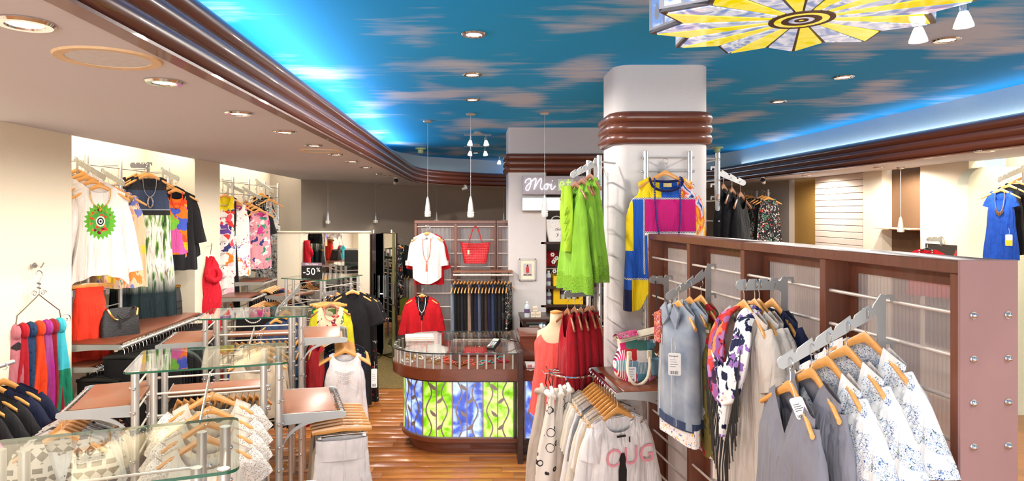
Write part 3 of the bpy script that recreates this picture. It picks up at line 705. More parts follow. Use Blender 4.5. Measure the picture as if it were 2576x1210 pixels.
# ------------------------------------------------------------------ shop fittings
def arm_plate(name, label, start, end, notches=5, drop_plate=0.3, group=None, mat_=None, th=0.005, tongue=0.05, cat='clothes bar'):
    """flat steel face-out: a hook plate at the rods and an arm with notches"""
    s_ = Vector(start); e = Vector(end); root = empty(name, s_); d = Vector((e.x - s_.x, e.y - s_.y, 0)); ln = d.length; d.normalize(); n = Vector((-d.y, d.x, 0)); dz = e.z - s_.z
    fn = lambda a_, b_, t: tuple(d * a_ + n * t + Vector((0, 0, b_)))
    w = 0.028; pts = [(0.0, 0.03), (0.02, 0.035)]
    up = [];
    for k in range(notches):
        t = (k + 0.8) / (notches + 0.4); a0 = t * ln; z0 = dz * t + w
        up += [(a0 - 0.012, z0), (a0 - 0.007, z0 - 0.014), (a0 + 0.004, z0 - 0.014), (a0 + 0.006, z0)]
    tip = [(ln, dz + w), (ln + 0.018, dz + w * 0.6), (ln + 0.024, dz), (ln + 0.018, dz - w * 0.6), (ln, dz - w * 0.9)]
    low = [(0.05, -w + dz * 0.05 / ln), (0.035, -w * 1.4), (0.032, -drop_plate), (0.0, -drop_plate)]
    a = MB(); a.prism(pts + up + tip + low, -th / 2, th / 2, fn); a.build('arm', mat_ or M_ALUP, root)
    for z in ([0.02] + ([-drop_plate * 0.5] if drop_plate > 0.2 else []) + [-drop_plate + 0.02]):
        b = MB(); b.prism([(0.0, z + 0.012), (-0.03, z + 0.012), (-0.034, z - 0.02), (-0.022, z - 0.02), (-0.018, z), (0.0, z - 0.002)], -th / 2, th / 2, fn); b.build('rod_hook', mat_ or M_ALUP, root)
    return tag(root, label, cat, group)
def ladder_rack(name, label, posts, ztop, zbot, rods, r=0.02, rr=0.006, stand=None, cat='wall rack', bolts=True, ext=0.03, group=None):
    """upright tubes joined by thin horizontal rods"""
    o = Vector((posts[0][0], posts[0][1], 0)); root = empty(name, o); pv = [Vector((x, y, 0)) - o for x, y in posts]
    for p in pv:
        a = MB(); a.tube([(p.x, p.y, zbot), (p.x, p.y, ztop - 0.006), (p.x, p.y, ztop)], [r, r, r * 0.85], 14); pp = a.build('post', M_ALU, root)
    d = (pv[-1] - pv[0]).normalized()
    for z in rods:
        a = MB(); a.cyl(pv[0] - d * ext + Vector((0, 0, z)), pv[-1] + d * ext + Vector((0, 0, z)), rr, 8); q = a.build('rod', M_ALU, root)
        if bolts:
            b = MB()
            for e, sg in ((pv[0], -1), (pv[-1], 1)): b.ball(e + d * sg * ext + Vector((0, 0, z)), rr * 1.7, 8)
            b.build('bolt', M_CHROME, q)
    if stand:
        for p in pv:
            for z in (ztop - 0.05, zbot + 0.3):
                a = MB(); a.cyl(p + Vector((0, 0, z)), p + Vector(stand) + Vector((0, 0, z)), 0.008, 8); a.build('wall_bracket', M_ALU, root)
    return tag(root, label, cat, group)
# ================================================================== LEFT WALL
F_WHITE = fabric('white_crepe', C(230, 222, 217)); F_CREAM = fabric('cream_knit', C(226, 214, 196)); F_BLACK = fabric('black_jersey', C(26, 25, 27)); F_RED = fabric('red_cotton', C(196, 22, 34)); F_CORAL = fabric('coral_chiffon', C(236, 58, 34)); F_NAVY = fabric('navy_jersey', C(28, 32, 62))
F_DENIM = fabric('dark_denim', C(52, 66, 96)); F_GREY = fabric('grey_cotton', C(122, 120, 124)); F_BEIGE = fabric('beige_linen', C(196, 178, 154)); F_KHAKI = fabric('khaki_twill', C(148, 134, 108))
WHT = C(230, 222, 214); BLK = C(22, 22, 24)
rodz = [2.72 - 0.16 * k for k in range(14)]
ladder_rack('wall_rack', 'aluminium wall rack with four posts in the left niche nearest the front', [(-3.36, 5.70), (-3.36, 6.24), (-3.36, 6.77), (-3.36, 7.22)], 2.80, 0.25, rodz, stand=(-0.3, 0, 0), ext=0.05)
ladder_rack('wall_rack', 'aluminium wall rack in the far left niche', [(-3.34, 8.55), (-3.34, 9.1), (-3.34, 9.75), (-3.34, 10.5), (-3.34, 11.2)], 2.80, 0.25, rodz, stand=(-0.32, 0, 0), ext=0.05)
Y4 = R(42)
arm_plate('clothes_bar', 'sloping notched arm holding the white tunics', P(192, 404, 5.62), P(262, 446, 5.32), 6, 0.3)
arm_plate('clothes_bar', 'sloping notched arm holding the pastel printed tops', P(258, 432, 6.15), P(311, 462, 5.85), 4, 0.3)
arm_plate('clothes_bar', 'straight arm holding the black and green maxi dresses', P(376, 416, 6.55), P(332, 416, 6.35), 3, 0.3)
arm_plate('clothes_bar', 'sloping notched arm holding the black flared tops', P(408, 428, 7.0), P(448, 450, 6.75), 3, 0.3)
def medallion():
    t = NT('white_crepe_medallion'); sp = t.n('SeparateXYZ', Vector=t.co()); dx = sp.outputs[0]; dz = t.math('ADD', sp.outputs[2], 0.405)
    dz = t.math('MULTIPLY', dz, 0.78); d = t.math('SQRT', t.math('ADD', t.math('MULTIPLY', dx, dx), t.math('MULTIPLY', dz, dz)))
    an = t.math('ARCTAN2', dz, dx); d2 = t.math('ADD', d, t.math('MULTIPLY', t.math('PINGPONG', t.math('MULTIPLY', an, 3.5), 0.5), 0.045))
    ring = t.ramp(t.math('MULTIPLY', d, 8.0), [(0, BLK), (0.06, C(230, 230, 220)), (0.12, BLK), (0.19, C(225, 235, 210)), (0.26, C(70, 150, 60)), (0.52, C(96, 170, 50))], 'CONSTANT')
    vo = t.n('TexVoronoi', Vector=t.co(), Scale=34.0); fl = t.ramp(vo.outputs['Distance'], [(0.36, (1, 1, 1, 1)), (0.42, (0, 0, 0, 1))])
    fm = t.math('MULTIPLY', fl, t.math('MULTIPLY', t.math('GREATER_THAN', d, 0.036), t.math('LESS_THAN', d, 0.082)))
    ring = t.mix(fm, ring, t.ramp(t.n('SeparateColor', Color=vo.outputs['Color']).outputs[0], [(0, C(214, 60, 40)), (0.4, C(120, 20, 40)), (0.7, C(240, 110, 60))], 'CONSTANT'))
    f = t.math('MULTIPLY', t.math('LESS_THAN', d2, 0.118), t.math('LESS_THAN', sp.outputs[1], 0.0))
    m = t.fin(t.mix(f, WHT, ring), 0.8, 0, 0.25); crease(t); return m
HL = lambda px, py: 1 if False else 0
ptd = lambda cx, f: -0.09 * abs(cx) ** 2
g = 'white tunics on the sloping arm'
wt = dict(L=0.84, W0=0.185, W1=0.155, W2=0.215, nf=0.05, fold=0.016, nfold=8, hem=ptd, d=0.05, d2=0.07)
wt_m = body_mesh('body', F_WHITE, seed=3, **wt)
for k, (px, py, D) in enumerate([(193, 396, 5.62), (206, 406, 5.56), (219, 412, 5.50), (234, 421, 5.43)]):
    garment('tunic', 'plain white tunic behind the medallion tunic, %s from the wall' % ORD[k], 'tunic', P(px, py, D), Y4, F_WHITE, 0.8, g, hlabel='wooden hanger with a plain white tunic, %s from the wall on the sloping arm' % ORD[k], hgroup='hangers with white tunics', mesh=wt_m, sleeves=dict(L=0.62, r0=0.055, r1=0.052, ang=9, fold=0.009), seed=3)
p = P(251, 432, 5.36)
garment('tunic', 'white long-sleeved tunic with a green sunburst medallion print', 'tunic', p, Y4 - R(6), medallion(), hlabel='wooden hanger of the white medallion tunic', sleeves=dict(L=0.62, r0=0.055, r1=0.055, ang=10, fold=0.009), smat=F_WHITE, seed=5, **wt)
necklace('gold bead necklace on the white medallion tunic', p, Y4 - R(6), M_GOLD, 0.075, 0.15, 0.006, 'drop')
PAST = floral('pastel_print', C(222, 186, 150), [C(232, 130, 60), C(242, 200, 70), C(110, 120, 190), C(210, 150, 130), C(80, 150, 150), C(240, 220, 200)], 9, 0.62, 0.5, (1, 1, 0.6))
for k, (px, py, D) in enumerate([(273, 436, 6.12), (288, 444, 6.03), (303, 452, 5.94)]):
    garment('sleeveless_top', 'sleeveless pastel orange and beige printed top, %s from the wall' % ORD[k], 'top', P(px, py, D), Y4, PAST, 0.98, 'pastel printed tops', hlabel='wooden hanger of a pastel printed top, %s from the wall' % ORD[k], hgroup='hangers with pastel tops', W0=0.15, W1=0.2, W2=0.23, neck=0.11, nf=0.12, fold=0.012, seed=20 + k)
cr = necklace('long cream cord necklace over the pastel printed top', P(303, 452, 5.94), Y4, plain('cream_cord', C(228, 206, 170), 0.6), 0.05, 0.42, 0.005, None, True, y=-0.07)
def maxi():
    t = NT('maxi_print'); sp = t.n('SeparateXYZ', Vector=t.co()); z = sp.outputs[2]
    no = t.n('TexNoise', Vector=t.co((9, 9, 1.6)), Scale=3.0, Detail=5.0, Distortion=0.4).outputs[0]
    wc = t.ramp(no, [(0.32, C(30, 60, 40)), (0.42, C(110, 150, 60)), (0.50, C(236, 238, 224)), (0.6, C(224, 214, 206)), (0.68, C(120, 110, 60)), (0.75, C(30, 70, 50))])
    low = t.ramp(t.math('MULTIPLY', t.math('ADD', t.math('MULTIPLY', z, -1.0), -1.02), 4.0), [(0.0, (0, 0, 0, 1)), (1.0, (1, 1, 1, 1))]); wc = t.mix(low, wc, C(22, 40, 44))
    blk = t.ramp(t.n('TexNoise', Vector=t.co(), Scale=40.0).outputs[0], [(0.3, C(28, 28, 32)), (0.7, C(38, 38, 44))])
    top = t.mix(t.math('LESS_THAN', z, -0.265), blk, C(50, 62, 88)); top = t.mix(t.math('LESS_THAN', z, -0.455), top, C(216, 222, 226)); top = t.mix(t.math('LESS_THAN', z, -0.46), top, C(26, 24, 26))
    t.fin(t.mix(t.math('LESS_THAN', z, -0.51), top, wc), 0.7, 0, 0.3); crease(t); return t.m
MAXI = maxi()
for k, (px, py, D) in enumerate([(343, 412, 6.55), (364, 410, 6.48), (375, 410, 6.40)]):
    garment('maxi_dress', 'sleeveless maxi dress, black top over green and white watercolour skirt, %s from the left' % ORD[k], 'dress', P(px, py, D), R(36), MAXI, 1.52, 'black and green maxi dresses', hlabel='wooden hanger of a black and green maxi dress, %s from the left' % ORD[k], hgroup='hangers with maxi dresses', W0=0.16, W1=0.19, W2=0.25, neck=0.10, nf=0.10, fold=0.016, nfold=9, seed=30 + k, nv=26)
necklace('black cord necklace with a silver ring pendant on the maxi dress', P(375, 410, 6.40), R(36), M_CHROME, 0.06, 0.19, 0.004, 'ring', True)
MULTI = floral('multi_print', C(240, 120, 30), [C(240, 120, 30), C(236, 180, 20), C(214, 90, 160), C(120, 190, 60), C(70, 90, 190), C(240, 80, 40)], 6, 0.9, 0.5)
for k, (px, py, D) in enumerate([(418, 436, 7.0), (430, 444, 6.92)]):
    garment('flared_top', 'black flared top with ruffled hem, %s from the wall' % ORD[k], 'top', P(px, py, D), Y4, F_BLACK, 0.98, 'black flared tops', hlabel='wooden hanger of a black flared top, %s from the wall' % ORD[k], hgroup='hangers with black flared tops', sleeves=dict(L=0.5, r0=0.07, r1=0.1, ang=10), W2=0.30, fold=0.022, nfold=8, hem=lambda cx, f: 0.14 * cx, seed=40 + k)
p = P(443, 450, 6.82)
garment('flared_top', 'black long-sleeved tunic with a bright multicoloured print panel', 'top', p, R(36), [F_BLACK, MULTI], 0.95, hlabel='wooden hanger of the black tunic with the bright print panel', sleeves=dict(L=0.46, r0=0.055, r1=0.07, ang=9), W1=0.17, W2=0.21, fold=0.01, mi=lambda x, y, z: 1 if abs(x) < 0.10 and y < 0 and -0.80 < z < -0.2 else 0, nu=80, seed=44)
necklace('red and white bead necklace on the black printed tunic', p, R(36), plain('coral_beads', C(220, 60, 50), 0.3), 0.055, 0.17, 0.007, None)
# lower garments and handbags of the first niche
p = P(226, 682, 5.35)
garment('skirt', 'coral red flowing skirt hanging below the white tunics', 'skirt', p, Y4, F_CORAL, 0.78, hk='pants', hlabel='wooden clip hanger of the coral red skirt', neck=0, W0=0.10, W1=0.12, W2=0.19, fold=0.02, nfold=6, slope=False, hem=lambda cx, f: -0.05 * cx, seed=50)
garment('skirt', 'pale lilac skirt half hidden behind the coral red one', 'skirt', P(203, 690, 5.5), Y4, fabric('lilac', C(206, 190, 200)), 0.66, hk='pants', hlabel='wooden clip hanger of the pale lilac skirt', neck=0, W0=0.12, W1=0.14, W2=0.18, fold=0.012, slope=False, seed=51)
def wall_shelf(label, x0, x1, y0, y1, z, group=None):
    root = empty('wall_shelf', (x0, y0, z)); w, l = x1 - x0, y1 - y0
    MB().box(0, w - 0.05, 0, l, -0.02, 0.0, b=0.003).build('board', M_BROWN, root)
    MB().tube([(w, -0.01, -0.03), (w, l + 0.01, -0.03)], 0.014, 12).build('hanging_rail', M_ALU, root)
    for y in (-0.004, l + 0.004): MB().prism([(0, -0.07), (w * 0.5, -0.05), (w, -0.045), (w + 0.015, -0.03), (w, -0.008), (0, -0.008)], -0.003, 0.003, lambda a, b, t: (a, y + t, b)).build('bracket', M_ALUP, root)
    return tag(root, label, 'shelf', group)
wall_shelf('long brown wall shelf with a hanging rail carrying black handbags', -3.2, -2.74, 5.1, 6.7, 1.28)
wall_shelf('short brown wall shelf with a rail in front of the grey pier', -3.28, -2.93, 5.08, 5.42, 1.11)
def rail_row(n, p0, p1, yaw, labf, group, kind='black', jit=0.06, seed=1, cloth=None, cl_lab=None, cl_grp=None):
    rg = random.Random(seed)
    for k in range(n):
        p = Vector(p0).lerp(Vector(p1), (k + 0.5) / n); p.z += 0.014
        y = yaw + rg.uniform(-jit, jit); hanger(p, y, labf(k), group, kind)
        if cloth: cloth(k, p, y)
tro_m = [body_mesh('body', F_BLACK, 1.0, neck=0, slope=False, W0=0.17, W1=0.165, W2=0.15, d=0.014, fold=0.004, nu=24, nv=6, z0=0.0), body_mesh('body', fabric('charcoal_wool', C(48, 47, 50)), 0.95, neck=0, slope=False, W0=0.165, W1=0.16, W2=0.15, d=0.014, fold=0.004, nu=24, nv=6, seed=7)]
def black_trousers(where, grp):
    def f(k, p, y):
        o = empty('trousers', p, y); link('legs', tro_m[k % 2], o); tag(o, 'dark folded trousers %s, %s from the front' % (where, ORD[k]), 'trousers', grp)
    return f
rail_row(26, (-2.74, 5.12, 1.264), (-2.74, 6.66, 1.264), 0.0, lambda k: 'black hanger on the long wall rail below the handbags, %s from the front' % ORD[k], 'black hangers on the long wall rail', 'blackpants', 0.12, 3, black_trousers('on the long wall rail', 'dark trousers on the long wall rail'))
rail_row(7, (-2.93, 5.09, 1.094), (-2.93, 5.41, 1.094), 0.0, lambda k: 'black hanger on the short wall rail below the pier, %s from the front' % ORD[k], 'black hangers on the short wall rail', 'blackpants', 0.15, 4, black_trousers('on the short wall rail', 'dark trousers on the short wall rail'))
def handbag(label, loc, yaw, w, h, d, m, chain=True, tall=False, taper=0.85):
    root = empty('handbag', loc, yaw); b = MB()
    def pt(u, v):
        a = 2 * pi * u; c, s = cos(a), sin(a); k = lerp(1.0, taper, v); bul = 1 + 0.05 * sin(pi * v)
        return (w / 2 * k * bul * math.copysign(abs(c) ** 0.4, c), d / 2 * lerp(1, 0.45, v) * bul * math.copysign(abs(s) ** 0.5, s), h * v + 0.012 * sin(3 * a) * v * (0 if tall else 1))
    b.grid(pt, 32, 8, True); b.add([pt(i / 32, 0) for i in range(32)], [tuple(range(31, -1, -1))]); b.add([pt(i / 32, 1) for i in range(32)], [tuple(range(32))]); b.build('body', m, root, sharp=50)
    if tall:
        a = MB(); a.box(-w/2*taper-.004, w/2*taper+.004, -d*.26, d*.26, h-.012, h+.012, b=.003); a.build('frame', M_GOLD, root)
        for s in (-1, 1):
            a = MB(); a.tube([(0.06 * cos(q), s * 0.02, h + 0.01 + 0.11 * sin(q)) for q in [pi * i / 14 for i in range(15)]], 0.007, 8); a.build('handle', m, root)
        for z in (0.25, 0.5):
            a = MB(); a.tube([(-w*.45, -d*.45, h*z), (0, -d*.47, h*(z-.1)), (w*.45, -d*.45, h*z)], 0.003, 5); a.build('quilt_seam', m, root)
    else:
        a = MB(); pts = [(-w*.3, -d*.2, h*.95), (-w*.33, -d*.5, h*1.02), (-w*.2, -d*.58, h*.7), (-w*.1, -d*.56, h*.62)]; a.tube(catmull([Vector(p) for p in pts], 4), 0.008, 8); a.build('chain', M_GOLD, root)
        a = MB(); a.tube(catmull([Vector(p) for p in [(w*.3, -d*.1, h*.95), (w*.34, -d*.45, h*1.05), (w*.2, -d*.6, h*.72), (0, -d*.6, h*.66), (-w*.1, -d*.58, h*.8)]], 4), 0.007, 8); a.build('strap', m, root)
        a = MB(); a.tube([(w*.36, 0, h*.97), (w*.41, -d*.4, h*.98), (w*.38, -d*.5, h*.75)], 0.008, 6); a.build('chain', M_GOLD, root)
        a = MB(); a.box(-w*.06, -w*.02, -d*.62, -d*.58, h*.3, h*.62, b=.002); a.build('tassel', m, root)
    return tag(root, label, 'handbag')
def quad(px0, px1, py, D): return (P((px0 + px1) / 2, py, D), (px1 - px0) * D / F)
handbag('black leather handbag with gold chains on the wall shelf', (-2.96, 5.48, 1.28), Y4, 0.31, 0.22, 0.15, M_BLACKLEATHER)
handbag('tall black quilted handbag with a gold frame on the wall shelf', (-3.06, 6.55, 1.28), Y4, 0.28, 0.28, 0.13, M_BLACKLEATHER, tall=True)
# ornate scarf hanger and scarves on the pier
def scarf_hanger():
    c = P(98, 690, 4.62); c.x = -3.03; D = 3.03 * F / (CX - 98); z = lambda py: EYE - (py - CY) * D / F; root = empty('scarf_hanger', (-3.03, D, z(690)), R(62)); m = plain('pewter', C(150, 144, 136), 0.3, 0.9)
    a = MB(); a.tube(catmull([Vector(p) for p in [(0, 0.06, 0.06), (0, 0.02, 0.07), (0, -0.02, 0.05), (0.02, -0.02, 0.08)]], 4), 0.006, 8); a.tube([(0, 0.065, 0.06), (0, 0.05, 0.06)], 0.02, 10); a.build('wall_hook', M_CHROME, root)
    a = MB(); pts = [(0.0, 0, -0.14)] + [(0.0, 0, -0.05)] + [(0.022 * cos(q) , 0, 0.0 + 0.026 * sin(q)) for q in [R(-60 + 240 * i / 10) for i in range(11)]]
    a.tube(pts, 0.004, 6)
    for s in (-1, 1):
        a.tube([(0, 0, -0.14), (s*0.03, 0, -0.17), (s*0.14, 0, -0.27), (s*0.15, 0, -0.34)], 0.004, 6)
        a.tube([(s*(0.185 - 0.045 * (1 - i / 26) * cos(R(i * 26))), 0, -0.345 + 0.05 * (1 - i / 26) * sin(R(i * 26))) for i in range(24)], 0.004, 6)
        a.tube([(s*(0.03 + 0.02 * (1 - i / 20) * cos(R(i * 30))), 0, -0.13 + 0.022 * (1 - i / 20) * sin(R(i * 30))) for i in range(16)], 0.0035, 6)
    a.cyl((-0.18, 0, -0.385), (0.18, 0, -0.385), 0.004, 6)
    for z_ in (-0.06, -0.09): a.cyl((-0.012, 0, z_), (0.012, 0, z_ - 0.01), 0.006, 6)
    a.build('wire_scrolls', m, root); tag(root, 'ornate scrolled wire scarf hanger on the cream pier', 'hanger')
    return (-3.03, D, z(690))
SH = scarf_hanger()
scs = [('dusty pink scarf with dark medallions', floral('pink_medallion', C(186, 110, 118), [C(52, 40, 44), C(80, 56, 62)], 8, 0.34, 0.1), -0.16, 1.0, 0.095),
       ('plain crimson scarf', fabric('crimson', C(170, 24, 38)), -0.105, 0.80, 0.05), ('navy scarf with teal leopard spots', floral('teal_leopard', C(36, 62, 96), [C(20, 26, 34), C(26, 34, 44)], 34, 0.42, 0.2), -0.055, 0.85, 0.06),
       ('bright orange-red scarf', fabric('orange_scarf', C(226, 66, 26)), 0.0, 0.6, 0.045), ('magenta scarf fading to mauve', brushy('magenta_scarf', [C(140, 30, 120), C(160, 40, 130), C(140, 90, 130)], 3), 0.05, 0.78, 0.05),
       ('dark red scarf', fabric('wine_scarf', C(140, 26, 40)), 0.09, 0.8, 0.035), ('turquoise scarf with a green lower half', blocks('turquoise_scarf', C(60, 176, 190), [(-1, 1, -2, -0.33, C(20, 120, 90))]), 0.14, 0.74, 0.05)]
for lab, m, x, L_, w in scs:
    w *= 1.3; L_ *= 1.12
    q = Matrix.Rotation(R(62), 4, 'Z') @ Vector((x, 0, 0)); o = empty('scarf', (SH[0] + q.x, SH[1] + q.y, SH[2] - 0.36), R(62)); sd = int(1000 * abs(x)); rg = random.Random(sd)
    def pt(u, v, w=w, L_=L_, rg=rg, x=x):
        a = 2 * pi * u; ww = w * (0.45 + 0.75 * smooth(v * 1.3)); f = 0.016 * sin(5 * a + 7 * v + x * 40) * min(1, 2 * v)
        return (ww * cos(a) + 0.03 * v * (1 if x > 0 else -0.3), (0.03 + 0.02 * v) * sin(a) * 1.0 + f, -L_ * v + 0.02 * sin(3 * a + x * 30) * v + 0.0)
    b = MB(); b.grid(pt, 28, 16, True); b.add([pt(i / 28, 1) for i in range(28)], [tuple(range(28))]); b.build('hanging_end', m, o, sharp=0)
    b = MB(); b.tube([(0.0, 0.034 * cos(an), 0.034 * sin(an) - 0.02) for an in [2 * pi * i / 12 for i in range(12)]], 0.027, 8, closed=True); b.build('knot', m, o)
    tag(o, lab + ' knotted on the scroll hanger', 'scarf', 'scarves on the scroll hanger')
# far-left polka-dot tops
g2 = MB(); rootr = empty('hanging_rail', (-2.78, 3.3, 1.40)); g2.tube([(0, 0, 0), (0, 0.66, 0)], 0.014, 12); g2.build('rail', M_ALU, rootr); MB().box(-0.88, -0.012, 0.5, 0.506, -0.04, 0.01).build('bracket', M_ALUP, rootr); MB().box(-0.88, -0.012, 0.0, 0.006, -0.04, 0.01).build('bracket', M_ALUP, rootr)
tag(rootr, 'metal hanging rail at the far left edge with polka-dot tops', 'rail')
DOT = dotted('navy_polka', C(24, 28, 52), C(236, 236, 236), 9, 0.20, 0.7); PINKP = floral('pink_palm', C(230, 110, 160), [C(40, 40, 60), C(240, 160, 190), C(250, 230, 240)], 12, 0.45)
for k, (m, lab, sl) in enumerate([(PINKP, 'pink printed t-shirt at the far left edge, nearest the camera', 0.2), (F_BLACK, 'black t-shirt next to the pink printed one at the far left', 0.22), (F_BLACK, 'black t-shirt in the middle of the far-left rail', 0.22), (F_BLACK, 'black t-shirt just before the polka-dot tops at far left', 0.22), (DOT, 'navy polka-dot top, front one of two at the far left', 0.2), (DOT, 'navy polka-dot top at the end of the far-left rail', 0.2)]):
    garment('t_shirt', lab, 't-shirt', (-2.78, 3.38 + 0.1 * k, 1.415), R(8), m, 0.85, 'tops on the far-left rail', hlabel='wooden hanger of the ' + lab, hgroup='hangers on the far-left rail', sleeves=dict(L=sl, r0=0.08, r1=0.085, ang=28), seed=60 + k, fold=0.008)
# red ruched scarf on the second pier
p = Vector((-3.02, 7.62, 0)); D = 7.62
o = empty('red_scarf', (-3.04, 7.6, EYE - (668 - CY) * D / F + 0.1), R(55)); b = MB()
def pt(u, v):
    a = 2 * pi * u; w = interp([(0, 0.03), (0.12, 0.085), (0.3, 0.115), (0.6, 0.12), (1, 0.10)], v); return (w * cos(a) + 0.014 * sin(7 * v * 3 + a * 2), 0.05 * sin(a) + 0.012 * sin(6 * a + 14 * v), -1.15 * v + 0.012 * sin(5 * a + 3))
b.grid(pt, 36, 30, True); b.build('drape', floral('red_scarf_print', C(200, 24, 44), [C(170, 16, 34), C(224, 60, 70)], 20, 0.4), o, sharp=0)
b = MB(); b.tube([(0.075 * cos(q), -0.05 - 0.02 * sin(q), -0.2 - 0.07 * sin(q)) for q in [2 * pi * i / 14 for i in range(14)]], 0.035, 9, closed=True); b.build('loop', _MC['red_scarf_print'], o, sharp=0)
tag(o, 'red ruched scarf wrapped on a hook of the second pier', 'scarf')
a = MB(); a.tube([(0, 0.04, 0.1), (0, -0.03, 0.11), (0, -0.05, 0.14), (0.0, -0.02, 0.02), (0, -0.02, 0.0)], 0.005, 6); tag(a.build('wall_hook', M_CHROME, None, (-3.06, 7.6, o.location.z + 0.02), R(55)), 'small chrome wall hook above the red scarf', 'hook')
# ------------------------------------------------------------------ second niche
for k, (a0, b0, lab) in enumerate([((560, 455, 9.1), (580, 470, 8.75), 'short sloping arm holding the yellow-topped floral maxi dress'), ((572, 462, 9.2), (610, 482, 8.95), 'short sloping arm holding the white floral dresses'), ((612, 474, 9.7), (655, 498, 9.35), 'sloping arm holding the black blouses in the far niche'), ((645, 455, 10.5), (688, 482, 10.0), 'sloping arm holding the grey floral dresses')]):
    arm_plate('clothes_bar', lab, P(*a0), P(*b0), 4, 0.25)
FLO = floral('bright_floral', C(244, 240, 236), [C(226, 60, 60), C(240, 130, 40), C(110, 70, 160), C(250, 200, 210), C(240, 90, 110), C(60, 60, 120)], 7, 0.62, 0.5)
FLO2 = floral('white_floral', C(246, 242, 238), [C(230, 80, 60), C(200, 70, 150), C(240, 140, 60), C(120, 110, 190)], 14, 0.55, 0.4, clump=(5, 0.46))
BW = floral('black_white_floral', C(30, 30, 34), [C(216, 210, 204), C(160, 160, 150), C(220, 90, 60), C(90, 150, 120), C(200, 196, 190)], 15, 0.55, 0.5)
yel = C(240, 214, 30)
garment('maxi_dress', 'floral maxi dress with yellow neckline and black sides at the edge of the second pier', 'dress', P(566, 470, 8.9), R(30), [FLO, F_BLACK, fabric('yellow_jersey', yel)], 1.75, hlabel='wooden hanger of the floral maxi dress with yellow neckline', W0=0.15, W1=0.15, W2=0.19, neck=0.07, nf=0.16, nu=60, nv=28, mi=lambda x, y, z: 2 if z > -0.32 and abs(x) < 0.11 else (1 if abs(x) > 0.115 else 0), seed=70)
for k, (px, py, D) in enumerate([(586, 484, 9.1), (597, 492, 9.0)]):
    garment('dress', ('plain white sleeveless dress beside the floral maxi dress', 'white sleeveless dress with a pink and orange floral print')[k], 'dress', P(px, py, D), R(30), (F_WHITE, FLO2)[k], 1.1, 'white dresses in the far niche', hlabel='wooden hanger of the ' + ('plain white sleeveless dress', 'white floral dress')[k], W0=0.13, W1=0.16, W2=0.17, neck=0.07, nf=0.1, seed=72 + k)
for k, (px, py, D) in enumerate([(618, 488, 9.75), (626, 493, 9.65), (635, 498, 9.55), (644, 502, 9.45)]):
    garment('blouse', 'black loose blouse in the far left niche, %s from the left' % ORD[k], 'blouse', P(px, py, D), R(36), F_BLACK, 0.78 + 0.06 * k, 'black blouses in the far niche', hlabel='wooden hanger of a black blouse in the far niche, %s from the left' % ORD[k], hgroup='hangers with black blouses', sleeves=dict(L=0.3, r0=0.07, r1=0.09, ang=12), seed=76 + k)
garment('top', 'pink and green printed top hanging after the black blouses', 'top', P(653, 508, 9.35), R(36), floral('pink_green', C(220, 150, 160), [C(60, 140, 110), C(200, 60, 130), C(240, 220, 220), C(60, 60, 120)], 10, 0.6), 0.95, hlabel='wooden hanger of the pink and green printed top', W0=0.13, W1=0.15, W2=0.17, seed=81)
for k, (px, py, D) in enumerate([(657, 470, 10.5), (665, 475, 10.4)]):
    garment('dress', 'black and white floral dress by the taupe wall, %s from the left' % ORD[k], 'dress', P(px, py, D), R(30), F_BLACK if k == 0 else BW, 1.3, 'floral dresses by the taupe wall', hlabel='wooden hanger of a dress by the taupe wall, %s from the left' % ORD[k], hgroup='hangers with dresses by the taupe wall', W0=0.13, W1=0.17, W2=0.19, seed=83 + k)
garment('dress', 'grey paisley halter dress with coral flowers, last in the far niche', 'dress', P(677, 484, 10.2), R(28), floral('paisley', C(196, 196, 190), [C(60, 70, 80), C(110, 130, 130), C(232, 110, 60), C(60, 60, 66), C(220, 220, 214)], 12, 0.62, 0.6, line=C(60, 62, 66)), 1.4, hlabel='wooden hanger of the grey paisley halter dress', W0=0.05, W1=0.17, W2=0.2, neck=0.04, nf=0.05, arm=0.22, seed=86)
price_tag('white price tag on the grey paisley dress', P(694, 560, 10.0), 0.0, 0.06, 0.1, False)
# shelves with black tops in the far niche
def out_shelf(label, rail_px, D, z, w=0.42, l=0.40, yaw=0.0):
    pass
for k, (x, y, z, lab) in enumerate([(-2.86, 8.95, 1.36, 'upper'), (-2.82, 8.35, 1.22, 'lower')]):
    wall_shelf('brown wall shelf with chrome rail in the far left niche, %s one' % lab, -3.3, x, y, y + 0.55, z)
    n = 6; gl = 'black tops on the %s far rail' % lab
    for j in range(n):
        m = F_BLACK if j < 4 else (fabric('royal_blue', C(40, 60, 140)), F_RED)[j - 4] if k == 0 else F_BLACK
        nm = 'black top' if m is F_BLACK else ('royal blue top', 'red top')[j - 4]
        garment('top', '%s on the %s rail of the far left niche, %s from the front' % (nm, lab, ORD[j]), 'top', (x, y + 0.05 + 0.09 * j, z - 0.012), R(20), m, 0.62, gl, hlabel='wooden hanger on the %s rail of the far left niche, %s from the front' % (lab, ORD[j]), hgroup='hangers on the %s far rail' % lab, seed=90 + j, neck=0.1, nf=0.1, nu=36, nv=10)
necklace('pearl bead necklace on the front black top of the lower far rail', (-2.82, 8.35 + 0.05, 1.208), R(20), plain('pearls', C(230, 222, 210), 0.25), 0.12, 0.17, 0.011, y=-0.06)
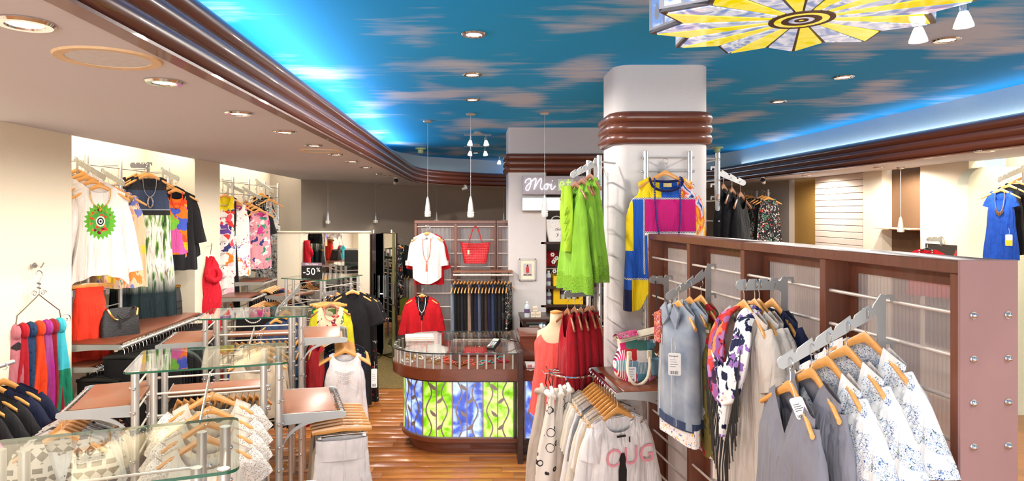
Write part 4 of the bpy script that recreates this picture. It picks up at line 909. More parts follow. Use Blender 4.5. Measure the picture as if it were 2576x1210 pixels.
# ================================================================== GLASS-TOPPED DISPLAY RACKS
class Fr:
    """plan frame of a rack: u to the right along its front, v to its back"""
    def __init__(s, x, y, deg): s.o = Vector((x, y, 0)); s.a = R(deg); s.u = Vector((cos(s.a), sin(s.a), 0)); s.v = Vector((-sin(s.a), cos(s.a), 0))
    def w(s, u, v, z): return s.o + s.u * u + s.v * v + Vector((0, 0, z))
def side_shelf(root, u0, u1, v0, v1, z, board=M_SHELF):
    """shelf arm: board, two cut-out steel brackets and a hanging rail at the outer end"""
    sg = 1 if u1 > u0 else -1; L_ = abs(u1 - u0)
    sh = MB().box(min(u0, u1 - sg * 0.05), max(u0, u1 - sg * 0.05), v0 + 0.01, v1 - 0.01, z - 0.004, z + 0.014, b=0.003).build('shelf_board', board, root)
    for v in (v0, v1):
        fn = lambda a, b, t: (u0 + sg * a, v + t, z + b)
        gus = [(0.0, -0.22), (0.02, -0.2)] + [(0.02 + (L_ * 0.62) * (1 - cos(q)), -0.2 + 0.158 * sin(q)) for q in [pi / 2 * i / 8 for i in range(1, 9)]]
        a = MB(); a.prism([(0, 0.016), (L_ - 0.02, 0.008), (L_ + 0.006, 0.0), (L_ + 0.01, -0.02), (L_ - 0.005, -0.034), (0.0, -0.05)], -0.003, 0.003, fn); a.build('bracket', M_ALUP, sh)
        a = MB(); a.prism(gus + [(g_[0], g_[1] + 0.022) for g_ in gus[::-1][:-1]] + [(0.0, -0.12)], -0.0025, 0.0025, fn); a.build('gusset', M_ALUP, sh)
    a = MB(); a.tube([(u1 - sg * 0.012, v0, z - 0.012), (u1 - sg * 0.012, v1, z - 0.012)], 0.014, 14); a.build('hanging_rail', M_CHROME, sh)
def gondola(label, fr, w=0.80, d=0.56, left=None, right=None, front=None, back=None, ztop=1.45, arm_v=(0.07, 0.62)):
    root = empty('display_rack', fr.o, fr.a); hw = w / 2
    pl = rrect(-hw - 0.02, hw + 0.02, -0.02, d + 0.02, 0.045, 5)
    gt = MB(); n = len(pl); gt.add([(x, y, ztop) for x, y in pl] + [(x, y, ztop + 0.011) for x, y in pl], [tuple(range(n - 1, -1, -1)), tuple(range(n, 2 * n))], 0); gt.add([(x, y, ztop) for x, y in pl] + [(x, y, ztop + 0.011) for x, y in pl], [(i, (i+1) % n, n + (i+1) % n, n + i) for i in range(n)], 1)
    gt.build('glass_top', [M_GLASS, M_GEDGE], root)
    iu = hw - 0.115; ou = hw - 0.03
    for u in (-ou, ou):
        for v in (0.05, d - 0.05):
            a = MB(); a.tube([(u, v, 0.0), (u, v, ztop - 0.004)], 0.021, 14); a.build('post', M_ALU, root)
        for k in range(9):
            z = ztop - 0.09 - 0.13 * k; a = MB(); a.cyl((u, 0.02, z), (u, d - 0.02, z), 0.006, 8); q = a.build('rod', M_ROD, root)
            for v in (0.026, d - 0.026): MB().ball((u, v, z), 0.010, 8).build('bolt', M_CHROME, q)
            if k < 6:
                for v in (0.05, d - 0.05): MB().ball((u + math.copysign(0.021, u), v, z), 0.009, 8).build('bolt', M_CHROME, q)
    for v, nr in ((0.09, 9), (d - 0.09, 6)):
        for u in (-iu, iu):
            a = MB(); a.tube([(u, v, 0.0), (u, v, ztop - 0.004)], 0.019, 14); a.build('post', M_ALU, root)
        for k in range(nr):
            z = ztop - 0.14 - 0.12 * k; a = MB(); a.cyl((-iu - 0.035, v, z), (iu + 0.035, v, z), 0.006, 8); q = a.build('rod', M_ROD, root)
            for u in (-iu - 0.03, iu + 0.03): MB().ball((u, v, z), 0.010, 8).build('bolt', M_CHROME, q)
    if left: side_shelf(root, -ou, -ou - 0.37, arm_v[0], arm_v[1], left)
    if right: side_shelf(root, ou, ou + 0.37, arm_v[0], arm_v[1], right)
    if back:
        sh = MB().box(-iu, iu, d + 0.03, d + 0.24, back - 0.004, back + 0.014, b=0.003).build('shelf_board', M_SHELF, root)
        MB().tube([(-iu, d + 0.27, back - 0.012), (iu, d + 0.27, back - 0.012)], 0.013, 12).build('hanging_rail', M_CHROME, sh)
        for u in (-iu, iu): MB().box(u - 0.003, u + 0.003, d - 0.08, d + 0.28, back - 0.045, back + 0.012).build('bracket', M_ALUP, sh)
    if front:
        a = MB(); n_ = 5; z0, z1, ln = front
        fn = lambda p, q, t: (t, 0.08 - p, q)
        up = []
        for k in range(n_):
            tt = (k + 0.9) / (n_ + 0.3); s0 = tt * ln; zz = lerp(z0, z1, tt) + 0.014; up += [(s0 - 0.012, zz), (s0 - 0.007, zz - 0.012), (s0 + 0.004, zz - 0.012), (s0 + 0.006, zz)]
        a.prism([(0, z0 + 0.015)] + up + [(ln, z1 + 0.014), (ln + 0.014, z1), (ln, z1 - 0.014), (0, z0 - 0.03)], -0.003, 0.003, fn); a.build('front_arm', M_ALUP, root)
    return tag(root, label, 'display rack', 'glass-topped display racks')
G0, G1, G2, G3 = Fr(-1.175, 2.014, 20), Fr(-1.445, 3.575, 17), Fr(-1.77, 5.27, 12), Fr(-2.165, 8.30, -26)
gondola('glass-topped clothing rack at the bottom left corner, nearest the camera', G0, w=0.82, d=0.56, right=1.13)
gondola('glass-topped clothing rack with white lace tops hanging at its front', G1, left=1.25, right=1.13, front=(1.40, 1.29, 0.50), back=1.17)
gondola('glass-topped clothing rack in the middle, its right arm holding a white lace tank top', G2, left=1.25, right=1.25, front=(1.36, 1.27, 0.4), back=1.2)
gondola('glass-topped clothing rack far back carrying the minus fifty percent sign', G3, w=0.68, d=0.80, right=1.14, left=1.2)
OU = 0.37 + 0.37 - 0.012
# --- rack 1, right arm: skirts and trousers on clip hangers
skirt_w = body_mesh('body', F_WHITE, 0.62, neck=0, slope=False, W0=0.145, W1=0.16, W2=0.21, d=0.03, d2=0.05, fold=0.008, z0=-0.05, seed=101)
pant_b = body_mesh('body', F_BEIGE, 0.8, neck=0, slope=False, W0=0.15, W1=0.17, W2=0.22, d=0.02, d2=0.03, fold=0.008, z0=-0.05, seed=102)
pant_k = body_mesh('body', fabric('grey_silk', C(120, 112, 106)), 0.75, neck=0, slope=False, W0=0.15, W1=0.155, W2=0.17, d=0.02, fold=0.005, z0=-0.05, seed=103)
for k in range(9):
    p = G1.w(OU, 0.10 + 0.058 * k, 1.135); lab = ['white skirt', 'pair of beige linen trousers', 'grey satin skirt'][0 if k == 0 else (1 if k in (1, 2, 5, 6) else 2)]
    hanger(p, G1.a, "wooden clip hanger on the lace rack's right arm, %s from the front" % ORD[k], 'clip hangers on the right arm', 'pants')
    o = empty('skirt' if k not in (1, 2, 5, 6) else 'trousers', p, G1.a); link('body', [skirt_w, pant_b, pant_k][0 if k == 0 else (1 if k in (1, 2, 5, 6) else 2)], o)
    if k == 0:
        for sd in (-1, 1):
            a = MB(); a.tube([(sd * 0.10, -0.062, -0.38), (sd * 0.13, -0.064, -0.44), (sd * 0.165, -0.056, -0.47)], 0.004, 5); a.build('pocket_seam', F_WHITE, o)
        a = MB(); a.grid(lambda u, v: (0.152 * cos(2 * pi * u), 0.040 * sin(2 * pi * u), -0.17 - 0.12 * v), 36, 3, True); a.build('waistband', F_WHITE, o)
    tag(o, lab + " on the lace rack's right arm, %s from the front" % ORD[k], 'skirt' if k not in (1, 2, 5, 6) else 'trousers', 'bottoms on the right arm')
def tribal():
    t = NT('tribal_print'); ck = t.n('TexChecker', Vector=t.co((1, 0, 1), rot=(0, R(45), 0)), Scale=26.0).outputs[1]; sp = t.n('SeparateXYZ', Vector=t.co())
    bd = t.math('PINGPONG', t.math('MULTIPLY', sp.outputs[2], 14.0), 1.0); ln = t.math('PINGPONG', t.math('MULTIPLY', sp.outputs[0], 30.0), 1.0)
    f = t.math('MULTIPLY', ck, t.math('GREATER_THAN', bd, 0.45)); g_ = t.math('MULTIPLY', t.math('LESS_THAN', bd, 0.18), t.math('GREATER_THAN', ln, 0.3))
    return t.fin(t.mix(t.math('MAXIMUM', f, g_), C(206, 198, 188), C(56, 52, 54)), 0.85, 0, 0.2)
# --- rack 1, left arm: black and white printed cardigans
TRI = tribal(); TRI2 = brushy('striped_knit', [C(50, 46, 46), C(190, 182, 172), C(46, 44, 48), C(200, 190, 180)], 9, (0.2, 0.2, 3.5), 0.2); BWH = floral('white_black_print', C(228, 224, 220), [C(40, 40, 46), C(70, 70, 80)], 12, 0.35, 0.4)
for k in range(9):
    m = (TRI, BWH, F_WHITE, TRI2, BWH, F_CREAM, BWH, floral('wine_print', C(70, 30, 34), [C(200, 190, 180), C(30, 26, 28)], 16, 0.4), F_BLACK)[k]; nm = ('grey cardigan with black tribal pattern', 'white and black printed cardigan', 'plain white shirt', 'dark striped knit', 'white and black printed shirt', 'cream knit', 'white top with black number print', 'dark wine printed top', 'black top')[k]
    garment('cardigan' if k in (0, 1, 3) else 'top', "%s on the lace rack's left arm, %s from the front" % (nm, ORD[k]), 'cardigan' if k in (0, 1, 3) else 'top', G1.w(-OU, 0.10 + 0.058 * k, 1.252), G1.a + R(4), m, 0.82, 'printed tops on the left arm', hlabel="wooden hanger on the lace rack's left arm, %s from the front" % ORD[k], hgroup='hangers on the left arm', sleeves=dict(L=0.5 if k in (0, 1, 3) else 0.25, r0=0.085, r1=0.07, ang=14), seed=110 + k, nf=0.3 if k == 0 else 0.1, vneck=k == 0, nu=48, nv=14)
# --- rack 1, front arm: white lace tops
def lace():
    t = NT('white_lace'); v = t.co(); vo = t.n('TexVoronoi', {'feature': 'DISTANCE_TO_EDGE'}, Vector=v, Scale=95.0).outputs[0]; no = t.n('TexNoise', Vector=v, Scale=40.0, Detail=3.0).outputs[0]
    hole = t.math('MULTIPLY', t.math('GREATER_THAN', vo, 0.12), t.math('GREATER_THAN', no, 0.47)); al = t.math('SUBTRACT', 1.0, t.math('MULTIPLY', hole, 0.5))
    return t.fin(C(236, 226, 214), 0.85, 0, 0.2, vo, 0.4, alpha=al)
LACE = lace(); WJAC = fabric('white_jacquard', C(230, 220, 202), weave=160, var=0.05)
for k, (v, z) in enumerate([(0.0, 1.415), (-0.13, 1.385), (-0.26, 1.36), (-0.38, 1.335)]):
    p = G1.w(0.02, v, z - 0.01 * k); nm = ('farthest', 'second', 'third', 'nearest')[k]
    garment('lace_top', 'white cap-sleeved lace top on the front arm, %s one' % nm, 'top', p, G1.a + R(2), WJAC, 0.72, 'white lace tops on the front arm', hlabel='wooden hanger of a white lace top on the front arm, %s one' % nm, hgroup='hangers of the lace tops', sleeves=dict(L=0.15, r0=0.085, r1=0.08, ang=30), smat=LACE, W0=0.20, W1=0.2, W2=0.22, neck=0.12, nf=0.12, nb=0.08, seed=130 + k, fold=0.007)
necklace('thin gold chain necklace on the nearest white lace top', G1.w(0.02, -0.38, 1.305), G1.a, M_GOLD, 0.06, 0.32, 0.0014, None, True, y=-0.06)
# --- rack 1, back rail: khaki garments seen edge-on
kh = [body_mesh('body', m, 0.9, W0=0.2, W1=0.2, W2=0.22, d=0.02, fold=0.006, nu=28, nv=8, seed=140 + i) for i, m in enumerate((F_KHAKI, fabric('stone_cotton', C(176, 164, 144)), fabric('olive_grey', C(110, 104, 88))))]
for k in range(14):
    p = G1.w(-0.26 + 0.04 * k, 0.83, 1.172); hanger(p, G1.a + R(78), "wooden hanger on the lace rack's back rail, %s from the left" % ORD[k], "hangers on the lace rack's back rail")
    o = empty('shirt', p, G1.a + R(78)); link('body', kh[k % 3], o); tag(o, "%s shirt on the lace rack's back rail, %s from the left" % (('khaki', 'stone', 'olive grey')[k % 3], ORD[k]), 'shirt', 'khaki shirts on the back rail')
# --- rack 2, right arm: tank top and dark tops
p0 = None
TANK = fabric('white_tank', C(232, 224, 222))
def tank_extra(root):
    a = MB()
    for r_ in range(3):
        for i in range(-5 + r_, 6 - r_): a.tube([(0.014 * i + 0.009 * cos(q), -0.054 + 0.0016 * abs(i), -0.30 - 0.034 * r_ + 0.011 * sin(q) + 0.004 * abs(i)) for q in [2 * pi * j / 10 for j in range(10)]], 0.0018, 4, closed=True)
    a.build('lace_yoke', F_WHITE, root)['kind'] = 'stuff'
for k in range(9):
    p = G2.w(OU, 0.10 + 0.055 * k, 1.252); nm = ['white lace tank top', 'navy top', 'black top', 'black and white flecked top', 'black top', 'navy top', 'black top', 'dark grey top', 'black top'][k]; m = [TANK, F_NAVY, F_BLACK, BW, F_BLACK, F_NAVY, F_BLACK, fabric('dark_grey', C(60, 60, 64)), F_BLACK][k]
    garment('tank_top' if k == 0 else 'top', nm + " on the middle rack's right arm, %s from the front" % ORD[k], 'top', p, G2.a - R(8), m, 0.72 if k == 0 else 0.66, "tops on the middle rack's right arm", hlabel="wooden hanger on the middle rack's right arm, %s from the front" % ORD[k], hgroup="hangers on the middle rack's right arm", W0=0.135 if k == 0 else 0.18, W1=0.17, W2=0.20, neck=0.10, nf=0.07, seed=150 + k, arm=0.28 if k == 0 else 0.16, extra=tank_extra if k == 0 else None)
price_tag('white price tags beside the white tank top', G2.w(OU + 0.24, 0.08, 0.98), G2.a, 0.05, 0.16)
# --- rack 2, left arm
for k in range(10):
    p = G2.w(-OU, 0.09 + 0.055 * k, 1.252); hanger(p, G2.a, "black hanger on the middle rack's left arm, %s from the front" % ORD[k], "black hangers on the middle rack's left arm", 'blackpants'); o = empty('trousers', p, G2.a); link('legs', tro_m[k % 2], o); tag(o, "dark trousers on the middle rack's left arm, %s from the front" % ORD[k], 'trousers', "dark trousers on the middle rack's left arm")
# --- rack 2, front arm and shelf
for k, (v, z) in enumerate([(-0.02, 1.36), (-0.12, 1.34), (-0.22, 1.32)]):
    nm = ('farthest', 'middle', 'nearest')[k]; garment('top', "beige knit top on the middle rack's front arm, %s one" % nm, 'top', G2.w(0.06, v, z), G2.a, F_BEIGE, 0.6, "beige tops on the middle rack's front arm", hlabel="wooden hanger on the middle rack's front arm, %s one" % nm, hgroup="hangers on the middle rack's front arm", neck=0.12, nf=0.12, seed=160 + k, nu=36, nv=10)
# --- rack 2, back rail: black/white tee and coloured jeans
cols2 = [('red', F_RED), ('white', F_WHITE), ('light blue denim', fabric('light_denim', C(92, 128, 176))), ('blue denim', fabric('mid_denim', C(60, 92, 150))), ('grey', F_GREY), ('dark green printed', floral('green_print', C(40, 60, 50), [C(180, 170, 120), C(20, 30, 26)], 14, 0.4)), ('rust', fabric('rust', C(160, 84, 70))), ('denim', F_DENIM)]
for k in range(14):
    p = G2.w(-0.25 + 0.055 * k, 0.83, 1.203); nm, m = cols2[(k * 3 + k // 8) % 8]; garment('shirt', "%s shirt on the middle rack's back rail, %s from the left" % (nm, ORD[k]), 'shirt', p, G2.a + R(70), m, 0.85, 'coloured shirts on the back rail', hlabel="wooden hanger on the middle rack's back rail, %s from the left" % ORD[k], hgroup="hangers on the middle rack's back rail", d=0.022, fold=0.006, nu=28, nv=8, seed=170 + k, sleeves=dict(L=0.4, r0=0.06, r1=0.05, ang=8))
# --- rack 3 and what hangs around it
arm_plate('clothes_bar', 'straight sloping arm with slanted hangers at the front of the far glass rack', G3.w(-0.02, -0.02, 1.36), G3.w(0.10, -0.62, 1.12), 6, 0.2)
for k, (u, v, z, nm, m, sl) in enumerate([(0.11, -0.60, 1.15, 'navy denim jacket', F_DENIM, 0.5), (0.10, -0.50, 1.18, 'blue denim jacket', fabric('jacket_denim', C(50, 74, 110)), 0.5), (0.08, -0.40, 1.22, 'dark denim jacket', F_DENIM, 0.5)]):
    garment('jacket', nm + ' on the arm of the far glass rack, %s from the front' % ORD[k], 'jacket', G3.w(u, v, z), R(48), m, 0.75, 'denim jackets', hlabel='wooden hanger of a denim jacket on the far glass rack, %s from the front' % ORD[k], hgroup='hangers of the denim jackets', sleeves=dict(L=sl, r0=0.07, r1=0.05, ang=8), seed=190 + k)
OR3 = 0.31 + 0.37
for k, (nm, m) in enumerate([('green trousers', fabric('green_trousers', C(14, 130, 72))), ('crimson trousers', fabric('crimson_trousers', C(196, 16, 48))), ('red trousers', F_RED)]):
    p = P(818 + 8 * k, 738 + 2 * k, 7.5 - 0.05 * k); hanger(p, R(24), 'wooden clip hanger of the %s in front of the far glass rack' % nm, 'clip hangers by the far rack', 'pants')
    o = empty('trousers', p, R(24)); link('legs', body_mesh('legs', m, 0.95, neck=0, slope=False, W0=0.15, W1=0.14, W2=0.1, d=0.03, fold=0.008, z0=-0.04, nu=32, nv=10), o); tag(o, nm + ' hanging in front of the far glass rack', 'trousers', 'coloured trousers')
arm_plate('clothes_bar', 'short bar with the coloured trousers at the corner of the far glass rack', P(846, 736, 7.95), P(812, 741, 7.4), 3, 0.2)
CARD = floral('cardigan_floral', C(222, 206, 170), [C(186, 40, 50), C(90, 120, 60), C(120, 40, 60), C(226, 170, 150)], 10, 0.5)
p = P(832, 742, 7.3)
garment('cardigan', 'yellow cardigan with a cream floral front by the far glass rack', 'cardigan', p, R(10), [fabric('acid_yellow', C(206, 196, 40)), CARD], 0.78, hk='dark', hlabel='dark wooden hanger of the yellow floral cardigan', sleeves=dict(L=0.58, r0=0.075, r1=0.055, ang=6), mi=lambda x, y, z: 1 if abs(x) < 0.14 else 0, neck=0.09, nf=0.11, seed=195)
necklace('pink bead necklace on the yellow floral cardigan', p, R(10), plain('pink_beads', C(226, 140, 130), 0.4), 0.07, 0.14, 0.008, y=-0.06)
p = P(887, 708, 7.7)
garment('tunic', 'long black short-sleeved tunic hanging at the right of the far glass rack', 'tunic', p, R(8), F_BLACK, 1.45, hlabel='wooden hanger of the long black tunic', sleeves=dict(L=0.3, r0=0.09, r1=0.1, ang=22), W0=0.2, W1=0.2, W2=0.23, seed=197)
garment('dress', 'black dress with red and white leaf print behind the long black tunic', 'dress', P(904, 712, 7.95), R(12), floral('leaf_print', C(26, 24, 26), [C(220, 214, 208), C(170, 30, 40)], 12, 0.35), 1.5, hlabel='wooden hanger of the black leaf-print dress', sleeves=dict(L=0.3, r0=0.09, r1=0.1, ang=20), seed=198)
garment('tunic', 'black tunic hanging inside the far glass rack', 'tunic', P(846, 716, 8.3), R(30), F_BLACK, 1.2, hlabel='wooden hanger inside the far glass rack', seed=199)
for k in range(12):
    p = G3.w(-OR3 + 0.012, 0.09 + 0.045 * k, 1.202); nm, m = cols2[(k * 5 + 2) % 8]; garment('shirt', "%s shirt on the far glass rack's left arm, %s from the front" % (nm, ORD[k]), 'shirt', p, G3.a + R(12), m, 0.7, 'shirts on the left arm of the far rack', hlabel="wooden hanger on the far glass rack's left arm, %s from the front" % ORD[k], hgroup='hangers on the left arm of the far rack', d=0.022, nu=28, nv=8, seed=200 + k)
# -50% sign on the far glass rack
p = G3.w(0.05, 0.12, 1.461); o = empty('sale_sign', p, R(-4)); MB().box(-0.135, 0.135, -0.004, 0.004, 0.0, 0.20, b=0.002).build('panel', M_BLACKPL, o); MB().box(-0.134, 0.134, -0.006, -0.0045, 0.160, 0.199).build('header', plain('mauve_print', C(128, 104, 120), 0.6), o)
text('-50', 0.125, o, (-0.115, -0.0055, 0.045), M_PAPER); text('%', 0.075, o, (0.062, -0.0055, 0.085), M_PAPER); text('Moi et l\'autre', 0.03, o, (0.0, -0.0068, 0.172), M_PAPER, shear=0.2, align='CENTER')
MB().box(-0.1, 0.1, -0.03, 0.03, 0.0, 0.006, b=0.002).build('stand', M_CLEAR, o); tag(o, 'small black sale sign reading -50% on the far glass rack', 'sign')
# chrome hooks of rack 0's right arm
for k in range(12):
    p = G0.w(0.41 + 0.358 - 0.03, 0.10 + 0.042 * k, 1.135); hanger(p, G0.a, 'black hanger on the nearest rack at the bottom edge, %s from the front' % ORD[k], 'hangers on the nearest rack', 'blackpants'); o = empty('trousers', p, G0.a); link('legs', tro_m[k % 2], o); tag(o, 'dark trousers on the nearest rack at the bottom edge, %s from the front' % ORD[k], 'trousers', 'dark trousers on the nearest rack')
# ================================================================== SALES COUNTER
def outline(inset, x1=0.41, n=14):
    """plan line of the counter front: from the right end along the front, round the left end, to the back"""
    x0, y0, y1 = -0.86 + inset, 6.05 + inset, 7.20 - inset; r = (y1 - y0) / 2
    pts = [Vector((x1, y0)), Vector((lerp(x1, x0 + r, 0.5), y0)), Vector((x0 + r, y0))]
    for i in range(1, 2 * n + 1):
        a = -pi / 2 - pi * i / (2 * n); pts.append(Vector((x0 + r + r * cos(a), (y0 + y1) / 2 + r * sin(a))))
    pts.append(Vector((x1, y1))); return pts
def slab(mb, path, z0, z1, mi=0): mb.prism([(p.x, p.y) for p in path], z0, z1, mi=mi); return mb
ct = empty('sales_counter', (0, 0, 0))
slab(MB(), outline(0.22), 0.0, 0.145).build('kick_plinth', M_REDWOOD, ct)
slab(MB(), outline(0.14), 0.13, 0.165).build('base_ledge', M_REDWOOD, ct)
slab(MB(), outline(0.21), 0.16, 0.72).build('core', plain('counter_core', C(90, 90, 96), 0.6), ct)
slab(MB(), outline(0.05), 0.735, 0.835).build('wood_band', M_REDWOOD, ct, sharp=30)
slab(MB(), outline(0.08), 0.715, 0.74).build('wood_band_lip', M_DARKWOOD, ct)
slab(MB(), outline(0.06), 0.835, 0.842).build('display_floor', M_REDWOOD, ct)
pl = outline(0.0); gt = MB(); n = len(pl); V = [(p.x, p.y, 0.992) for p in pl] + [(p.x, p.y, 1.003) for p in pl]
gt.add(V, [tuple(range(n - 1, -1, -1)), tuple(range(n, 2 * n))], 0); gt.add(V, [(i, (i+1) % n, n + (i+1) % n, n + i) for i in range(n)], 1)
gt.build('glass_top', [M_GLASS, plain('dark_glass_edge', C(40, 52, 50), 0.1)], ct)
def walk(path):
    acc = [0.0]
    for a, b in zip(path, path[1:]): acc.append(acc[-1] + (b - a).length)
    def f(s_):
        s_ = max(0.0, min(acc[-1], s_))
        for i in range(len(path) - 1):
            if s_ <= acc[i + 1] + 1e-9:
                d = (path[i + 1] - path[i]).normalized(); return path[i] + d * (s_ - acc[i]), Vector((d.y, -d.x)) * -1
        return path[-1], Vector((0, 1))
    return f, acc[-1]
wf_, wl_ = walk(outline(0.075)); k = 0; s_ = 0.04
while s_ < wl_ - 0.3:
    p, _ = wf_(s_); a = MB(); a.lathe([(0.012, 0.842), (0.012, 0.98), (0.017, 0.982), (0.017, 0.992)], 12, (p.x, p.y, 0)); a.build('glass_support', M_ALU, ct); s_ += 0.083
# back-lit stained panels with steel vines
def lit(name, cols, es):
    t = NT(name); v = t.co(); w = t.n('TexNoise', Vector=v, Scale=2.4, Detail=1.0, Distortion=2.0).outputs[0]; st = t.n('TexNoise', Vector=v, Scale=5.0, Detail=2.0, Distortion=2.2).outputs[0]
    col = t.ramp(t.math('ADD', t.math('MULTIPLY', w, 0.6), t.math('MULTIPLY', st, 0.4)), [(0.30 + 0.40 * i / (len(cols) - 1), c) for i, c in enumerate(cols)]); return t.fin(col, 0.25, emit=col, es=es)
L_BLUE = lit('stained_blue', [C(40, 52, 120), C(62, 84, 172), C(170, 196, 240), C(70, 110, 196)], 1.15); L_LIME = lit('stained_lime', [C(70, 128, 16), C(118, 178, 20), C(206, 244, 140), C(104, 164, 20)], 1.0)
M_VINE = plain('steel_vine', C(158, 146, 142), 0.4, 0.5, var=0.03)
pf, plen = walk(outline(0.16))
def on(s_, z, off):
    p, nrm = pf(s_); return (p.x - nrm.x * off, p.y - nrm.y * off, z)
# outward normal check: at the front it must point to -y
_p, _n = pf(0.1); SG = 1 if _n.y > 0 else -1
def on(s_, z, off):
    p, nrm = pf(s_); return (p.x - SG * nrm.x * off, p.y - SG * nrm.y * off, z)
Z0, Z1 = 0.175, 0.71; PW = 0.29; npn = 7
def ribbon_pts(mb, pts, w, off0, off1):
    """flat steel band cut out of sheet, following (s, z) points"""
    L_, R_ = [], []
    for i, (s_, z) in enumerate(pts):
        a = pts[max(0, i - 1)]; b = pts[min(len(pts) - 1, i + 1)]; d = Vector((b[0] - a[0], b[1] - a[1])).normalized(); nn = Vector((-d.y, d.x)) * w / 2
        L_.append((s_ + nn.x, z + nn.y)); R_.append((s_ - nn.x, z - nn.y))
    for i in range(len(pts) - 1):
        q = [L_[i], L_[i + 1], R_[i + 1], R_[i]]; mb.add([on(*c, off1) for c in q] + [on(*c, off0) for c in q], [(0, 1, 2, 3), (0, 4, 5, 1), (2, 6, 7, 3)])
for j in range(npn):
    s0 = 0.03 + PW * j; s1 = s0 + PW
    b = MB(); b.grid(lambda u, v: on(lerp(s0 + 0.003, s1 - 0.003, u), lerp(Z0, Z1, v), 0.0), 10, 1); pn = b.build('stained_panel', L_LIME if j % 2 == 0 else L_BLUE, ct)
    b = MB(); ribbon_pts(b, [(s0, lerp(Z0, Z1, i / 6)) for i in range(7)], 0.012, 0.001, 0.007); b.build('divider', M_VINE, pn)
    for fr_ in (0.26, 0.78):
        b = MB(); ribbon_pts(b, [(lerp(s0, s1, fr_) + 0.028 * sin(2 * pi * 1.6 * i / 30 + (0 if fr_ < .5 else pi)), lerp(Z0, Z1, i / 30)) for i in range(31)], 0.013, 0.001, 0.006); b.build('vine', M_VINE, pn)
    sm = lerp(s0, s1, 0.52); b = MB(); ribbon_pts(b, [(sm, lerp(Z0, Z1, i / 6)) for i in range(7)], 0.010, 0.001, 0.006); b.build('stem', M_VINE, pn)
    for q in range(4 if j % 2 else 4):
        zc = Z0 + 0.07 + 0.125 * q; sd = 1 if q % 2 else -1
        lf = [(sm + sd * 0.0, zc), (sm + sd * 0.012, zc + 0.028), (sm + sd * 0.034, zc + 0.044), (sm + sd * 0.062, zc + 0.062), (sm + sd * 0.058, zc + 0.03), (sm + sd * 0.038, zc + 0.006), (sm + sd * 0.016, zc - 0.002)]
        b = MB(); b.prism(lf, 0.001, 0.007, lambda a_, b_, t: on(a_, b_, t)); b.build('leaf', M_VINE, pn)
for z in (Z0 - 0.004, Z1 + 0.004):
    b = MB(); ribbon_pts(b, [(0.03 + PW * npn * i / 60, z) for i in range(61)], 0.014, 0.001, 0.008); b.build('panel_rail', M_VINE, ct)
MB().box(0.405, 0.455, 5.98, 6.10, 0.0, 1.03, b=0.004).build('end_post', M_DARKWOOD, ct)
MB().box(0.405, 0.455, 6.10, 7.15, 0.0, 1.02, b=0.004).build('end_panel', M_DARKWOOD, ct)
tag(ct, 'rounded wooden sales counter with back-lit stained glass panels and glass top', 'counter')
# lamps behind the panels
d_ = bpy.data.lights.new('counter_lamp', 'POINT'); d_.energy = 3.0; d_.color = COOL; d_.shadow_soft_size = 0.1
# right hand extension of the counter
ce = empty('counter_extension', (0.46, 6.10, 0)); MB().box(0, 0.95, 0.10, 0.8, 0.0, 0.14).build('kick_plinth', M_DARKWOOD, ce); MB().box(0, 0.95, 0.04, 0.8, 0.72, 0.83, b=0.004).build('wood_band', M_REDWOOD, ce); MB().box(0, 0.95, 0.09, 0.8, 0.13, 0.72).build('core', M_DARKWOOD, ce)
MB().box(0, 0.95, 0.42, 0.46, 0.83, 1.06, b=0.004).build('upstand', M_REDWOOD, ce); MB().box(0, 0.95, 0.40, 0.85, 1.06, 1.085, b=0.004).build('upper_top', M_REDWOOD, ce)
for j in range(3):
    s0 = 0.02 + 0.3 * j; pn = MB().box(s0, s0 + 0.29, 0.078, 0.092, 0.175, 0.71).build('stained_panel', L_BLUE if j % 2 == 0 else L_LIME, ce)
    fn = lambda a_, b_, t: (a_, 0.078 - t, b_)
    for fr_ in (0.0, 1.0):
        MB().box(s0 + 0.28 * fr_, s0 + 0.28 * fr_ + 0.01, 0.071, 0.078, 0.165, 0.72).build('divider', M_VINE, pn)
    for fr_ in (0.24, 0.8):
        pts = [(s0 + 0.29 * fr_ + 0.028 * sin(2 * pi * 1.6 * i / 30), lerp(0.175, 0.71, i / 30)) for i in range(31)]; b = MB()
        for (a0, b0), (a1, b1) in zip(pts, pts[1:]): b.prism([(a0 - 0.0065, b0), (a0 + 0.0065, b0), (a1 + 0.0065, b1), (a1 - 0.0065, b1)], 0.001, 0.006, fn)
        b.build('vine', M_VINE, pn)
    MB().box(s0 + 0.145, s0 + 0.155, 0.072, 0.078, 0.175, 0.71).build('stem', M_VINE, pn)
    for q in range(4):
        zc = 0.25 + 0.125 * q; sd = 1 if q % 2 else -1; sm = s0 + 0.15
        MB().prism([(sm, zc), (sm + sd * 0.012, zc + 0.028), (sm + sd * 0.034, zc + 0.044), (sm + sd * 0.062, zc + 0.062), (sm + sd * 0.058, zc + 0.03), (sm + sd * 0.038, zc + 0.006), (sm + sd * 0.016, zc - 0.002)][::sd], 0.001, 0.007, fn).build('leaf', M_VINE, pn)
tag(ce, 'lower right part of the sales counter beside the dark end post', 'counter')
